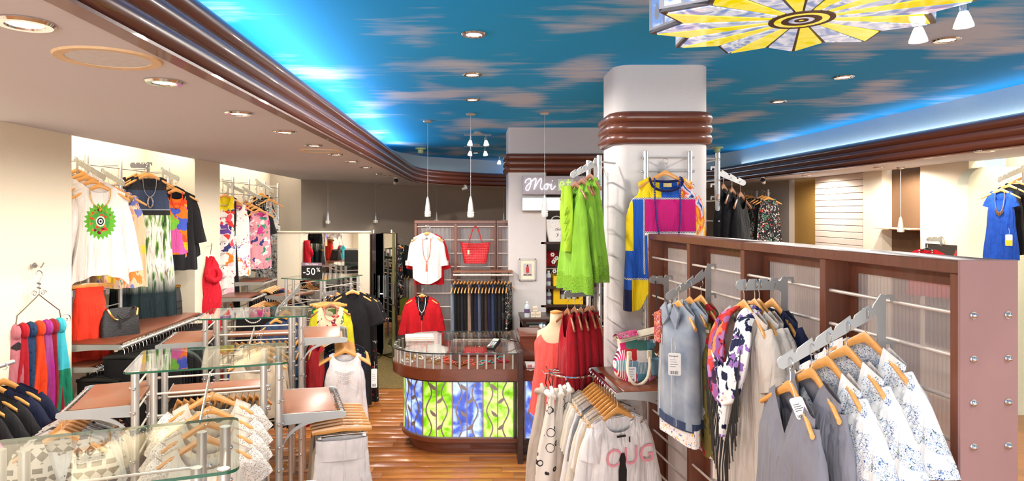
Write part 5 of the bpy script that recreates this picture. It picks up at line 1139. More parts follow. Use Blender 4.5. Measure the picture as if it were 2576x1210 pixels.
# jewellery in the glass display
rg = random.Random(11); jc = [('gold', M_GOLD), ('coral', plain('coral_j', C(224, 90, 70), 0.4)), ('turquoise', plain('turq_j', C(70, 170, 170), 0.4)), ('pearl', plain('pearl_j', C(232, 224, 210), 0.25)), ('bronze', plain('bronze_j', C(150, 90, 50), 0.3, 0.8)), ('red', plain('red_j', C(180, 30, 50), 0.4))]
for k in range(20):
    x = -0.66 + 0.98 * ((k * 7) % 20) / 19; y = 6.22 + 0.40 * rg.random() + (0.12 if x < -0.45 else 0); nm, m = jc[k % 6]; o = empty('necklace', (x, y, 0.843), rg.uniform(-0.6, 0.6)); w = rg.uniform(0.025, 0.045); l_ = rg.uniform(0.10, 0.20)
    pts = [(w * cos(q) + 0.006 * sin(5 * q), l_ * (0.5 + 0.5 * sin(q)) , 0.006) for q in [2 * pi * i / 40 for i in range(41)]]; a = MB(); beads(a, pts, rg.uniform(0.005, 0.009), 6); a.build('beads', m, o)
    tag(o, '%s bead necklace laid out in the counter display, %s of the row from the left' % (nm, ORD[(k * 7) % 20]), 'necklace', 'necklaces in the counter display')
o = empty('magazine_stack', (-0.55, 6.72, 1.004), R(8))
for k in range(5):
    MB().box(-0.145 + 0.003 * (k % 2), 0.145 - 0.002 * k, -0.1, 0.1 - 0.003 * (k % 3), 0.008 * k, 0.008 * k + 0.0075, b=0.0015).build('magazine', [M_PAPER, plain('mag_beige', C(222, 200, 178), 0.6), plain('mag_cream', C(236, 226, 214), 0.6)][k % 3], o)
tag(o, 'small stack of magazines lying on the glass counter top', 'magazines')
M_TRANS = thin_glass('milky_acrylic', (0.80, 0.78, 0.78, 1), 0.2, 1.4)
o = empty('acrylic_stand', (-0.40, 6.66, 0.843)); MB().prism([(-0.11, 0)] + [(0.11 * cos(q), 0.075 + 0.05 * sin(q)) for q in [pi - pi * i / 12 for i in range(13)]] + [(0.11, 0)], -0.006, 0.006, lambda a, b, t: (a, t, b)).build('panel', plain('frosted_acrylic', C(214, 206, 204), 0.4), o); MB().box(-0.1, 0.1, 0.0, 0.09, 0, 0.008, b=.002).build('foot', M_TRANS, o); tag(o, 'frosted arched display stand under the glass counter top', 'display stand')
o = empty('acrylic_box', (-0.17, 6.5, 0.843)); 
for sx in (-1, 1): MB().box(sx*0.05-0.002, sx*0.05+0.002, -0.04, 0.04, 0.0, 0.10).build('wall', M_TRANS, o)
for sy in (-1, 1): MB().box(-0.05, 0.05, sy*0.04-0.002, sy*0.04+0.002, 0.0, 0.10).build('wall', M_TRANS, o)
MB().box(-0.05, 0.05, -0.04, 0.04, 0.0, 0.004).build('base', M_TRANS, o); tag(o, 'small clear box in the counter display beside the frosted stand', 'box')
o = empty('bangle_tray', (0.06, 6.75, 0.843), R(-3)); MB().box(-0.2, 0.2, -0.10, 0.10, 0, 0.012, b=.003).build('tray', plain('wine_velvet', C(92, 22, 36), 0.9), o)
for k in range(18):
    a = MB(); a.tube([(-0.18 + 0.02 * k, 0.035 * cos(q) + 0.04, 0.055 + 0.035 * sin(q)) for q in [2 * pi * i / 14 for i in range(14)]], 0.004, 6, closed=True); a.build('bangle', [M_GOLD, M_CHROME, plain('bronze_j', C(150, 90, 50))][k % 3], o)
tag(o, 'dark red tray with a row of gold and silver bangles in the counter', 'jewellery tray')
o = empty('card_terminal', (0.20, 6.32, 1.004), R(-25)); T = Matrix.Rotation(R(18), 4, 'X'); b = MB(); b.box(-0.04, 0.04, -0.09, 0.09, 0.012, 0.05, M=T, b=0.006); b.build('body', M_BLACKPL, o); b = MB(); b.box(-0.03, 0.03, 0.03, 0.075, 0.05, 0.052, M=T); b.build('screen', plain('lcd_green', C(176, 196, 170), 0.3), o)
for r_ in range(4):
    for c_ in range(3):
        b = MB(); b.box(-0.028 + 0.021 * c_, -0.013 + 0.021 * c_, -0.075 + 0.024 * r_, -0.060 + 0.024 * r_, 0.049, 0.054, M=T, b=.001); b.build('key', [plain('key_grey', C(190, 190, 194), 0.5), plain('key_red', C(200, 60, 50), 0.5), plain('key_green', C(70, 160, 80), 0.5)][0 if r_ else c_ if c_ < 3 else 0], o)
b = MB(); b.tube([(0.0, 0.09, 0.05), (0.05, 0.12, 0.07), (0.12, 0.14, 0.05), (0.16, 0.2, 0.03)], 0.005, 6); b.build('cable', M_BLACKPL, o); tag(o, 'black card payment terminal on the glass counter top', 'card terminal')
o = empty('box_set', (0.50, 6.18, 0.832)); MB().box(0.0, 0.3, 0.0, 0.2, 0.0, 0.022, b=.002).build('tray', M_WHITEPL, o); [MB().box(0.01 + 0.055 * i, 0.055 + 0.055 * i, -0.001, 0.02, 0.006, 0.034, b=.002).build('card_case', [plain('case_pink', C(222, 150, 150), 0.4), plain('case_white', C(236, 232, 230), 0.4), plain('case_red', C(206, 90, 70), 0.4)][i % 3], o) for i in range(5)]; tag(o, 'white tray of small pink and red cases on the counter extension', 'tray')
o = empty('desk_lamp_head', P(1364, 866, 6.55)); MB().lathe([(0.03, 0), (0.034, 0.012), (0.014, 0.02), (0.012, 0.035)], 14).build('base', M_BLACKPL, o); MB().lathe([(0.012, 0.03), (0.036, 0.045), (0.042, 0.07), (0.03, 0.10), (0.012, 0.112)], 16).build('dome', M_CHROME, o); tag(o, 'small chrome domed bell on the counter extension', 'bell')
o.location.z = 1.085
# ================================================================== BACK OF THE SHOP
# mirror screen
ms = empty('mirror_screen', (0, 9.8, 0)); X = lambda px, D=9.8: (px - CX) * D / F
MB().box(X(697), X(754), 0, 0.05, 0, 2.0, b=.004).build('white_panel', M_PILLAR, ms); MB().box(X(754), X(902), 0.0, 0.05, 0, 2.0).build('backing', M_PILLAR, ms); MB().box(X(755), X(901), -0.006, -0.001, 0.02, 1.99).build('mirror_glass', M_MIRROR, ms); MB().box(X(902), X(930), -0.01, 0.05, 0, 2.0, b=.004).build('frame', M_PILLAR, ms); MB().box(X(697), X(932), -0.03, 0.06, 2.0, 2.025, b=.004).build('top_rail', M_WALL, ms)
tag(ms, 'large wall mirror with white panel and frame left of the fitting area', 'mirror')
# folded mirrored doors
for k, (xa, ya, xb, yb, lab) in enumerate([(930, 9.85, 962, 10.5, 'left mirrored fitting-room door beside the white mirror frame'), (962, 10.5, 996, 10.2, 'right mirrored fitting-room door with a long silver handle')]):
    A = Vector((X(xa, ya), ya, 0)); B = Vector((X(xb, yb), yb, 0)); d = (B - A); o = empty('mirror_door', A, math.atan2(d.y, d.x)); MB().box(0, d.length, 0, 0.03, 0.02, 1.98).build('leaf', M_DARKWOOD, o); MB().box(0.01, d.length - 0.01, -0.004, 0, 0.03, 1.97).build('mirror_glass', M_MIRROR, o)
    a = MB(); a.tube([(d.length - 0.06, -0.04, 0.95), (d.length - 0.06, -0.04, 1.30)], 0.014, 10); h = a.build('handle', M_CHROME, o); MB().box(d.length - 0.066, d.length - 0.054, -0.04, 0, 1.0, 1.02).build('handle_mount', M_CHROME, h)
    tag(o, lab, 'door')
o = empty('door_handle_post', (X(990, 9.9), 9.9, 0)); MB().box(-0.02, 0.02, -0.01, 0.03, 0, 2.0, b=.003).build('jamb', plain('olive_paint', C(96, 92, 48), 0.7), o); MB().cyl((0.0, -0.04, 0.92), (0, -0.04, 1.24), 0.016, 10).build('handle', M_CHROME, o); tag(o, 'olive jamb with a vertical silver handle in the fitting area', 'door jamb')
# fitting area behind: dark clothes, black top, cream trousers, tub chair
ladder_rack('clothes_rack', 'dark rack of patterned clothes left in the fitting area', [(X(940, 11.6), 11.6), (X(985, 11.6), 11.6)], 2.0, 0.0, [1.9, 1.0], cat='rack')
for k in range(6):
    m = [F_BLACK, dotted('bw_zigzag', C(20, 20, 20), C(200, 200, 196), 26, 0.25), BW][k % 3]
    garment('dress', 'dark patterned garment on the fitting-area rack, %s from the left' % ORD[k], 'dress', (X(940 + 9 * k, 11.6), 11.5, 1.905 if k % 2 else 1.45), R(20), m, 1.1, 'dark garments in the fitting area', hlabel='wooden hanger on the fitting-area rack, %s from the left' % ORD[k], hgroup='hangers on the fitting-area rack', nu=28, nv=8, seed=300 + k)
pb = P(1010, 600, 12.0)
garment('blouse', 'black short-sleeved blouse with a gold bib necklace on the fitting-area wall', 'blouse', pb, 0, F_BLACK, 0.72, hk='black', hlabel='black hanger of the short-sleeved blouse on the fitting-area wall', sleeves=dict(L=0.25, r0=0.08, r1=0.09, ang=28), neck=0.07, nf=0.14, vneck=True, seed=310)
necklace('gold bib necklace on the black blouse in the fitting area', pb, 0, M_GOLD, 0.05, 0.13, 0.007, 'bib', y=-0.065)
o = empty('rail', (X(985, 12.1), 12.1, 1.32)); MB().cyl((0, 0, 0), (0.42, 0, 0), 0.014, 10).build('bar', M_ALU, o); [MB().cyl((x_, 0, 0), (x_, 0.4, 0), 0.01, 8).build('bracket', M_ALU, o) for x_ in (0.01, 0.41)]; tag(o, 'short wall rail with cream trousers in the fitting area', 'rail')
trc = body_mesh('legs', fabric('cream_trousers', C(206, 196, 180)), 0.85, neck=0, slope=False, W0=0.12, W1=0.12, W2=0.12, d=0.03, fold=0.01, nu=28, nv=8)
for k in range(7):
    p = (X(985, 12.1) + 0.03 + 0.06 * k, 12.1, 1.335); hanger(p, R(65), 'wooden hanger with cream trousers in the fitting area, %s from the left' % ORD[k], 'hangers with cream trousers'); q = empty('trousers', p, R(65)); link('legs', trc, q); tag(q, 'cream trousers on the short fitting-area rail, %s from the left' % ORD[k], 'trousers', 'cream trousers')
o = empty('tub_chair', (X(988, 11.2), 11.3, 0.0), R(-20)); F_OL = fabric('olive_velvet', C(112, 118, 40)); F_TER = fabric('terracotta', C(176, 88, 40))
b = MB(); b.grid(lambda u, v: ((0.30 + 0.03 * v) * cos(pi * u), (0.30 + 0.03 * v) * sin(pi * u), 0.42 + (0.40 * v) * (0.45 + 0.55 * sin(pi * u)) ), 24, 5); b.grid(lambda u, v: ((0.23 + 0.03 * v) * cos(pi * u), (0.23 + 0.03 * v) * sin(pi * u), 0.42 + (0.40 * v) * (0.45 + 0.55 * sin(pi * u))), 24, 5); b.build('backrest', F_OL, o, sharp=0)
MB().prism(rrect(-0.31, 0.31, -0.33, 0.31, 0.1), 0.14, 0.42).build('seat_base', F_TER, o); MB().prism(rrect(-0.24, 0.24, -0.33, 0.22, 0.06), 0.42, 0.50).build('cushion', F_TER, o)
for x_ in (-0.24, 0.24):
    for y_ in (-0.25, 0.22): MB().cyl((x_, y_, 0.012), (x_, y_, 0.15), 0.016, 10, 0.024).build('leg', M_DARKWOOD, o)
tag(o, 'tub chair with olive back and terracotta seat in the fitting area', 'chair')
# display unit with ribbed panels (a unit of two bays, shared builder with the big divider)
def divider_unit(label, A, B, th, ztop, zr, bays, end_near=None, bolts=True, panel_off=0.6, zbot=0.0, dz=0.145):
    """framed screen: wooden uprights and rails, ribbed translucent panels, thin rods in front of them. A -> B along the front face; thickness to the left of A->B"""
    A, B = Vector((*A, 0)), Vector((*B, 0)); d = B - A; L_ = d.length; root = empty('display_screen', A, math.atan2(d.y, d.x))
    MB().box(-0.02, L_ + 0.02, 0, th, ztop - 0.045, ztop, b=.003).build('top_rail', M_BROWN, root); MB().box(-0.02, L_ + 0.02, 0, th, zbot, zbot + 0.08).build('bottom_rail', M_BROWN, root)
    xs = [L_ * i / bays for i in range(bays + 1)]
    for i, x in enumerate(xs):
        w = 0.02 if 0 < i < bays else 0.016
        x0, x1 = (x - w, x + w) if 0 < i < bays else ((x - 0.02, x + 0.015) if i == 0 else (x - 0.015, x + 0.02))
        MB().box(x0, x1, 0, th, zbot + 0.08, ztop - 0.045, b=.002).build('upright', M_BROWN, root)
    py_ = th * panel_off
    for i in range(bays):
        x0, x1 = xs[i] + 0.02, xs[i + 1] - 0.02
        for (a0, a1, b0, b1) in ((x0, x1, zbot + 0.08, zbot + 0.12), (x0, x1, ztop - 0.10, ztop - 0.045), (x0, x0 + 0.045, zbot + 0.12, ztop - 0.10), (x1 - 0.045, x1, zbot + 0.12, ztop - 0.10)):
            MB().box(a0, a1, py_ - 0.012, py_ + 0.012, b0, b1).build('panel_frame', M_BROWN, root)
        nr = max(8, int((x1 - x0) / 0.021)); b = MB(); b.grid(lambda u, v: (lerp(x0 + 0.03, x1 - 0.03, u), py_ + 0.0035 * (abs(sin(pi * nr * u)) ** 0.5), lerp(zbot + 0.1, ztop - 0.07, v)), nr * 6, 1); b.build('ribbed_panel', M_RIBBED, root, sharp=60)
        z = zr
        while z > zbot + 0.2:
            a = MB(); a.cyl((x0 - 0.005, th * 0.12, z), (x1 + 0.005, th * 0.12, z), 0.0078, 10); a.build('rod', M_ROD, root); z -= dz
    return root
bk = divider_unit('', (X(1046, 9.35), 9.35), (X(1246, 9.35), 9.35), 0.12, 2.19, 2.10, 2, dz=0.19); tag(bk, 'brown framed display screen with ribbed panels behind the counter', 'display screen', 'ribbed display screens')
bk = divider_unit('', (X(1250, 9.35), 9.35), (X(1350, 9.35), 9.35), 0.12, 2.19, 2.10, 1, dz=0.19); tag(bk, 'narrow brown framed screen partly hidden by the grey column', 'display screen', 'ribbed display screens')
arm_plate('clothes_bar', 'short bar holding the white shirt on the back screen', P(1074, 576, 9.33), P(1074, 578, 9.14), 2, 0.12); arm_plate('clothes_bar', 'short bar holding the red jacket on the back screen', P(1062, 728, 9.33), P(1062, 730, 9.14), 2, 0.12)
p = P(1074, 566, 9.15)
def shirt_extra(m):
    def f(root):
        for sd in (-1, 1):
            MB().prism([(0, -0.165), (sd*0.055, -0.115), (sd*0.085, -0.15), (sd*0.05, -0.215)][::sd], -0.05, -0.044, lambda a, b, t: (a, t, b)).build('collar', m, root)
            b = MB(); b.tube([(sd*0.268, -0.0, -0.50), (sd*0.27, 0, -0.56)], 0.055, 12, flat=0.6); b.build('cuff', m, root)
        MB().box(-0.012, 0.012, -0.078, -0.070, -0.78, -0.24, b=.001).build('placket', m, root)
    return f
garment('shirt', 'white long-sleeved shirt with rolled cuffs on the back screen', 'shirt', p, 0, F_WHITE, 0.82, hlabel='wooden hanger of the white shirt on the back screen', sleeves=dict(L=0.36, r0=0.075, r1=0.055, ang=12), W0=0.19, W1=0.21, W2=0.2, neck=0.055, nf=0.1, vneck=True, d=0.055, fold=0.009, hem=lambda cx, f: 0.09 * abs(cx) ** 2, seed=320, extra=shirt_extra(F_WHITE))
garment('shirt', 'red shirt behind the white shirt on the back screen', 'shirt', p + Vector((0.02, 0.10, 0)), 0, F_RED, 0.84, hlabel='wooden hanger of the red shirt behind the white one', sleeves=dict(L=0.42, r0=0.075, r1=0.055, ang=14), W2=0.21, seed=321)
necklace('long necklace with a red tassel on the white shirt', p, 0, plain('tassel_rust', C(196, 110, 90), 0.6), 0.055, 0.30, 0.006, 'tassel', y=-0.075, z0=-0.19)
p = P(1062, 722, 9.1)
garment('jacket', 'red zip jacket over a black shirt on the back screen', 'jacket', p, 0, [F_RED, F_BLACK], 0.84, hlabel='wooden hanger of the red zip jacket', sleeves=dict(L=0.46, r0=0.08, r1=0.055, ang=14), W0=0.2, W1=0.22, W2=0.22, neck=0.07, nf=0.08, mi=lambda x, y, z: 1 if y < 0 and abs(x) < 0.10 * (1 + (z + 0.14) / 0.34) and z > -0.45 else 0, nu=90, nv=30, d=0.06, seed=322, extra=lambda r: [MB().prism([(0, -0.165), (sd*0.05, -0.115), (sd*0.08, -0.15), (sd*0.045, -0.225)][::sd], -0.052, -0.044, lambda a, b, t: (a, t, b)).build('collar', F_BLACK, r) for sd in (-1, 1)] + [MB().cyl((0, -0.078, -0.46), (0, -0.078, -0.80), 0.003, 6).build('zip', M_CHROME, r)])
necklace('silver pendant necklace on the red zip jacket', p, 0, M_CHROME, 0.05, 0.2, 0.003, 'drop', True, y=-0.075)
# red tote
o = empty('tote_bag', P(1196, 662, 9.27)); w = 0.21; b = MB()
tw = lambda v: lerp(0.155, 0.215, v)
F_TOTE = None
t = NT('red_quilted_leather'); vo = t.n('TexVoronoi', Vector=t.co(), Scale=42.0, Randomness=0.0).outputs[0]; F_TOTE = t.fin(C(196, 24, 34), 0.35, 0, 0.5, vo, 0.8)
b.grid(lambda u, v: (tw(v) * math.copysign(abs(cos(2*pi*u)) ** 0.5, cos(2*pi*u)), 0.06 * math.copysign(abs(sin(2*pi*u)) ** 0.6, sin(2*pi*u)) * (1.1 - 0.4 * v), 0.30 * v - 0.02 * (1 - abs(cos(2*pi*u))) * v), 40, 8, True); b.add([(tw(0) * cos(2*pi*i/24), 0.05 * sin(2*pi*i/24), 0) for i in range(24)], [tuple(range(23, -1, -1))]); b.build('body', F_TOTE, o, sharp=0)
for s in (-1, 1):
    a = MB(); a.tube(catmull([Vector(q) for q in [(-0.10, s*0.04, 0.24), (-0.08, s*0.03, 0.34), (-0.035, s*0.015, 0.48), (0, s*0.01, 0.515), (0.035, s*0.015, 0.48), (0.08, s*0.03, 0.34), (0.10, s*0.04, 0.24)]], 4), 0.008, 8); a.build('handle', F_TOTE, o)
MB().box(-0.11, -0.085, -0.075, -0.07, 0.13, 0.19, b=.001).build('tag', M_GOLD, o); tag(o, 'red quilted tote bag hanging on the back screen', 'tote bag')
a = MB(); a.tube([(0, 0.06, 0.0), (0, -0.03, 0.0), (0, -0.05, 0.02)], 0.006, 6); tag(a.build('bag_hook', M_CHROME, None, o.location + Vector((0, 0.02, 0.51))), 'small chrome hook carrying the red tote bag', 'hook')
# trouser rail below the tote
zt = EYE - (692 - CY) * 9.0 / F; o = empty('hanging_rail', (X(1140, 9.0), 9.0, zt)); MB().cyl((0, 0, 0), (0.82, 0, 0), 0.015, 12).build('bar', M_ROD, o); [MB().cyl((x_, 0, 0), (x_, 0.36, 0), 0.009, 8).build('bracket', M_ALU, o) for x_ in (0.02, 0.4, 0.8)]; MB().box(0.0, 0.82, 0.05, 0.34, 0.03, 0.05).build('shelf_board', M_SHELF, o); tag(o, 'hanging rail with dark trousers under the red tote', 'rail')
tcol = [fabric('washed_denim', C(120, 138, 158)), F_BLACK, F_BLACK, fabric('ink', C(34, 34, 42)), F_BLACK, fabric('taupe_trouser', C(160, 134, 120)), F_BLACK, F_NAVY, fabric('steel_denim', C(86, 92, 112)), F_BLACK, fabric('brown_trouser', C(64, 44, 40)), F_NAVY, F_DENIM, F_BLACK, fabric('ink', C(34, 34, 42)), floral('dark_camo', C(40, 40, 42), [C(90, 84, 76), C(26, 28, 30), C(70, 74, 84)], 14, 0.6), BW]
nmt = ['washed denim', 'black', 'black', 'ink', 'black', 'taupe', 'black', 'navy', 'steel blue', 'black', 'brown', 'navy', 'denim', 'black', 'ink', 'dark camouflage', 'dark floral']
tm = {}
for k, m in enumerate(tcol):
    p = (X(1140, 9.0) + 0.025 + 0.046 * k, 9.0, zt + 0.015); hanger(p, R(72), 'wooden hanger on the rail under the red tote, %s from the left' % ORD[k], 'hangers under the red tote'); q = empty('trousers', p, R(72))
    if m.name not in tm: tm[m.name] = body_mesh('legs', m, 1.02, neck=0, slope=False, W0=0.16, W1=0.15, W2=0.12, d=0.028, d2=0.03, fold=0.007, nu=32, nv=12, seed=330 + k)
    link('legs', tm[m.name], q); tag(q, '%s trousers on the rail under the red tote, %s from the left' % (nmt[k], ORD[k]), 'trousers', 'trousers under the red tote')
# neon sign, light box, picture, desk and shelves around the grey column
o = empty('neon_sign', P(1396, 466, 9.19)); MB().box(-0.46, 0.46, 0.0, 0.03, -0.13, 0.13, b=.003).build('back_panel', plain('sign_grey', C(176, 166, 172), 0.5), o)
NEON = glow('neon_white', (0.92, 0.97, 1.0, 1), 1.3); NEOG = glow('neon_green', (0.55, 0.85, 0.12, 1), 0.7)
def stroke(pts, m, r=0.0058, nm='neon_letter'):
    a = MB(); a.tube(catmull([Vector((x, -0.012, z)) for x, z in pts], 5), r, 8); a.build(nm, m, o)
stroke([(-0.42, 0.03), (-0.40, 0.075), (-0.35, 0.09), (-0.335, 0.05), (-0.355, -0.04), (-0.385, -0.075), (-0.41, -0.05), (-0.385, 0.0), (-0.33, 0.05), (-0.28, 0.095), (-0.265, 0.07), (-0.285, -0.01), (-0.295, -0.06), (-0.275, -0.02), (-0.235, 0.05), (-0.20, 0.095), (-0.19, 0.06), (-0.205, -0.02), (-0.19, -0.06), (-0.165, -0.045)], NEON)
stroke([(-0.115, 0.02), (-0.145, 0.0), (-0.15, -0.04), (-0.125, -0.06), (-0.10, -0.035), (-0.10, 0.0), (-0.12, 0.02), (-0.085, 0.01), (-0.062, -0.005)], NEON)
stroke([(-0.05, 0.02), (-0.058, -0.03), (-0.045, -0.06), (-0.02, -0.045), (0.005, -0.01)], NEON); stroke([(-0.040, 0.058), (-0.036, 0.066)], NEON)
MB().box(0.04, 0.26, -0.006, -0.001, -0.08, 0.085).build('green_field', plain('pale_sign_green', C(206, 216, 200), 0.5), o)
stroke([(0.07, 0.0), (0.125, 0.01), (0.115, 0.045), (0.085, 0.045), (0.065, 0.0), (0.075, -0.05), (0.105, -0.06), (0.14, -0.035)], NEOG, 0.0055)
stroke([(0.185, 0.085), (0.18, 0.0), (0.185, -0.045), (0.205, -0.058), (0.23, -0.045)], NEOG, 0.0055); stroke([(0.155, 0.04), (0.225, 0.042)], NEOG, 0.0055)
tag(o, 'neon shop sign with white script lettering Moi et above the desk', 'sign')
o = empty('light_box', P(1378, 513, 9.17)); MB().box(-0.36, 0.36, 0, 0.06, -0.098, 0.098, b=.004).build('casing', M_ALUP, o); MB().box(-0.352, 0.352, -0.004, 0.001, -0.085, 0.082).build('diffuser', glow('lightbox_white', (0.93, 0.98, 1.0, 1), 1.0), o); tag(o, 'white glowing light box under the neon sign', 'light box')
o = empty('picture_frame', P(1327, 678, 9.235)); hw, hh = 0.118, 0.155
for a0, a1, b0, b1 in ((-hw, hw, hh - 0.018, hh), (-hw, hw, -hh, -hh + 0.018), (-hw, -hw + 0.018, -hh, hh), (hw - 0.018, hw, -hh, hh)): MB().box(a0, a1, -0.02, 0.0, b0, b1, b=.003).build('frame_bar', M_ALU, o)
MB().box(-hw + .015, hw - .015, -0.006, 0, -hh + .015, hh - .015).build('mat', plain('ivory_mat', C(236, 228, 206), 0.8), o); MB().box(-0.058, 0.058, -0.008, -0.006, -0.085, 0.085).build('photo', plain('photo_grey', C(196, 186, 188), 0.7), o)
MB().prism([(-0.014, 0.05), (-0.024, 0.0), (-0.02, -0.045), (0.02, -0.045), (0.022, 0.0), (0.014, 0.05)], -0.010, -0.008, lambda a, b, t: (a, t, b)).build('red_coat', plain('photo_red', C(186, 60, 56), 0.7), o); MB().ball((0, -0.009, 0.06), 0.011, 8).build('head', plain('photo_dark', C(70, 40, 36), 0.7), o); MB().box(-0.012, 0.012, -0.010, -0.008, -0.078, -0.045).build('legs', plain('photo_skin', C(190, 150, 130), 0.7), o); MB().box(-0.058, 0.058, -0.009, -0.008, -0.085, -0.066).build('pavement', plain('photo_street', C(90, 84, 84), 0.7), o)
tag(o, 'small silver framed picture of a figure in a red coat on the grey column', 'picture')
dk = empty('desk', P(1312, 0, 8.55)); dk.location.z = 0; zt = EYE - (803 - CY) * 8.55 / F
MB().box(0.0, 1.15, 0.0, 0.62, zt - 0.035, zt, b=.004).build('top', M_DARKWOOD, dk); MB().box(0.02, 1.12, 0.02, 0.6, zt - 0.22, zt - 0.1).build('drawer_unit', M_DARKWOOD, dk); MB().box(0.1, 1.1, 0.012, 0.02, zt - 0.1, zt - 0.085).build('metal_strip', M_ALU, dk); MB().box(0.02, 0.06, 0.02, 0.6, 0, zt - 0.03).build('side_panel', M_DARKWOOD, dk); MB().box(1.08, 1.12, 0.02, 0.6, 0, zt - 0.03).build('side_panel', M_DARKWOOD, dk); tag(dk, 'dark wooden desk behind the counter by the grey column', 'desk')
def bottle(loc, label, s=1.0, water=True):
    o = empty('water_bottle', loc); MB().lathe([(0.030*s, 0), (0.033*s, 0.006), (0.031*s, 0.03), (0.033*s, 0.05), (0.032*s, 0.12), (0.033*s, 0.14), (0.026*s, 0.165), (0.013*s, 0.18), (0.013*s, 0.195)], 16).build('body', plain('pet_clear', C(196, 206, 212), 0.12, var=0.05), o); MB().lathe([(0.0335*s, 0.06), (0.0338*s, 0.115)], 16, caps=False).build('label_band', plain('bottle_label', C(90, 70, 110), 0.5), o); MB().lathe([(0.015*s, 0.195), (0.015*s, 0.212)], 12).build('cap', M_WHITEPL, o); tag(o, label, 'bottle', 'water bottles')
bx = lambda px: (px - CX) * 8.7 / F
bottle((bx(1326), 8.7, zt), 'water bottle standing on the dark desk beside small boxes', 1.15)
for k, (px, z_) in enumerate(((1341, 0), (1354, 0), (1346, 0.075))):
    b = MB(); b.box(-0.033, 0.033, -0.033, 0.033, 0, 0.072, b=.002); o = b.build('gift_box', plain('ivory_card', C(226, 214, 196), 0.7), None, (bx(px), 8.72, zt + z_)); tag(o, ('small ivory box on the desk, left one of the bottom pair', 'small ivory box on the desk, right one of the bottom pair', 'small ivory box on top of the pair on the desk')[k], 'box', 'ivory boxes'); MB().box(-0.028, 0.028, -0.0345, -0.0333, 0.028, 0.05).build('label', plain('card_tan', C(206, 186, 160), 0.7), o)
sh = empty('shelf_unit', (1.03, 9.3, 0)); MB().box(0, 1.5, 0.66, 0.69, 0, 2.87).build('back_panel', M_DARKWOOD, sh)
zsh = [EYE - (py - CY) * 9.3 / F for py in (608, 720, 766)]
for z_ in zsh: MB().box(-0.08 if z_ != zsh[1] else 0.0, 1.5, -0.05, 0.66, z_ - 0.035, z_, b=.003).build('shelf', M_DARKWOOD, sh)
tag(sh, 'dark wooden shelf unit between the grey column and the green tops', 'shelf unit')
xs_ = lambda px, D=9.35: (px - CX) * D / F
bottle((xs_(1381), 9.4, zsh[1]), 'water bottle on the upper dark shelf next to the grey column', 1.15); bottle((xs_(1382), 9.4, zsh[2]), 'water bottle on the lower dark shelf left of the yellow cube', 1.15)
yc = empty('yellow_cube', (xs_(1392), 9.33, zsh[2])); YM = plain('yellow_lacquer', C(236, 190, 20), 0.35, var=0.03); cw, chh, cd = 0.42, 0.40, 0.3
for a0, a1, b0, b1 in ((0, cw, 0, 0.07), (0, cw, chh - 0.1, chh), (0, 0.09, 0.07, chh - 0.1), (cw - 0.05, cw, 0.07, chh - 0.1)): MB().box(a0, a1, 0, cd, b0, b1).build('wall', YM, yc)
MB().box(0, cw, cd, cd + 0.01, 0, chh).build('back', YM, yc); tag(yc, 'yellow cube shelf box holding water bottles', 'shelf box')
for k in range(3): bottle((xs_(1392) + 0.14 + 0.085 * k, 9.42, zsh[2] + 0.07), 'water bottle inside the yellow cube, %s from the left' % ORD[k], 1.05)
o = empty('printed_bag', (xs_(1400), 9.35, zsh[0])); PB = floral('cactus_print', C(238, 236, 232), [C(60, 130, 200), C(232, 210, 90), C(170, 60, 110), C(120, 170, 90), C(60, 60, 70)], 16, 0.33, 0.4)
b = MB(); b.grid(lambda u, v: (lerp(0.115, 0.175, v) * math.copysign(abs(cos(2*pi*u)) ** 0.4, cos(2*pi*u)), 0.06 * math.copysign(abs(sin(2*pi*u)) ** 0.5, sin(2*pi*u)), 0.31 * v), 36, 6, True); b.build('body', PB, o, sharp=0); MB().box(-0.17, 0.17, -0.05, 0.05, 0.30, 0.315, b=.003).build('zip_top', M_WHITEPL, o)
a = MB(); a.tube([(0.07 * cos(q), 0, 0.31 + 0.05 * sin(q)) for q in [pi * i / 10 for i in range(11)]], 0.008, 6); a.build('handle', M_WHITEPL, o); text('CACTUS', 0.035, o, (-0.03, -0.064, 0.16), M_BLACKPL); tag(o, 'white printed bag with butterfly and lemons on the top dark shelf', 'bag')
o = empty('flower_bunch', (xs_(1412), 9.4, zsh[1])); MB().lathe([(0.03, 0), (0.045, 0.05), (0.03, 0.11), (0.035, 0.13)], 14).build('vase', M_DARKWOOD, o); rg = random.Random(5)
for k in range(16):
    h = Vector((rg.uniform(-0.13, 0.13), rg.uniform(-0.1, 0.06), rg.uniform(0.16, 0.46))); f_ = MB(); f_.cyl((0, 0, 0.12), h, 0.0025, 5); st = f_.build('stem', plain('stem_green', C(70, 100, 50), 0.7), o); f_ = MB()
    for q in range(6): an = 2 * pi * q / 6; f_.ball(h + Vector((0.02 * cos(an), -0.004, 0.02 * sin(an))), 0.012, 6)
    f_.build('petals', M_WHITEPL, st)
tag(o, 'bunch of white daisies in a dark vase on the shelf', 'flowers')
garment('scarf', 'red tartan cloth hanging under the top dark shelf', 'scarf', (xs_(1385), 9.6, zsh[0] - 0.02), 0, floral('tartan', C(150, 24, 34), [C(40, 20, 24), C(180, 40, 46)], 14, 0.4, 0.0), 0.35, hk=None, neck=0, slope=False, W0=0.14, W1=0.14, W2=0.14)
for k in range(9):
    hanger((xs_(1384) + 0.026 * k, 9.6, zsh[1] + 0.24), R(75), 'wooden hanger on the small rail in the dark shelf unit, %s from the left' % ORD[k], 'hangers in the dark shelf unit', s=0.7)
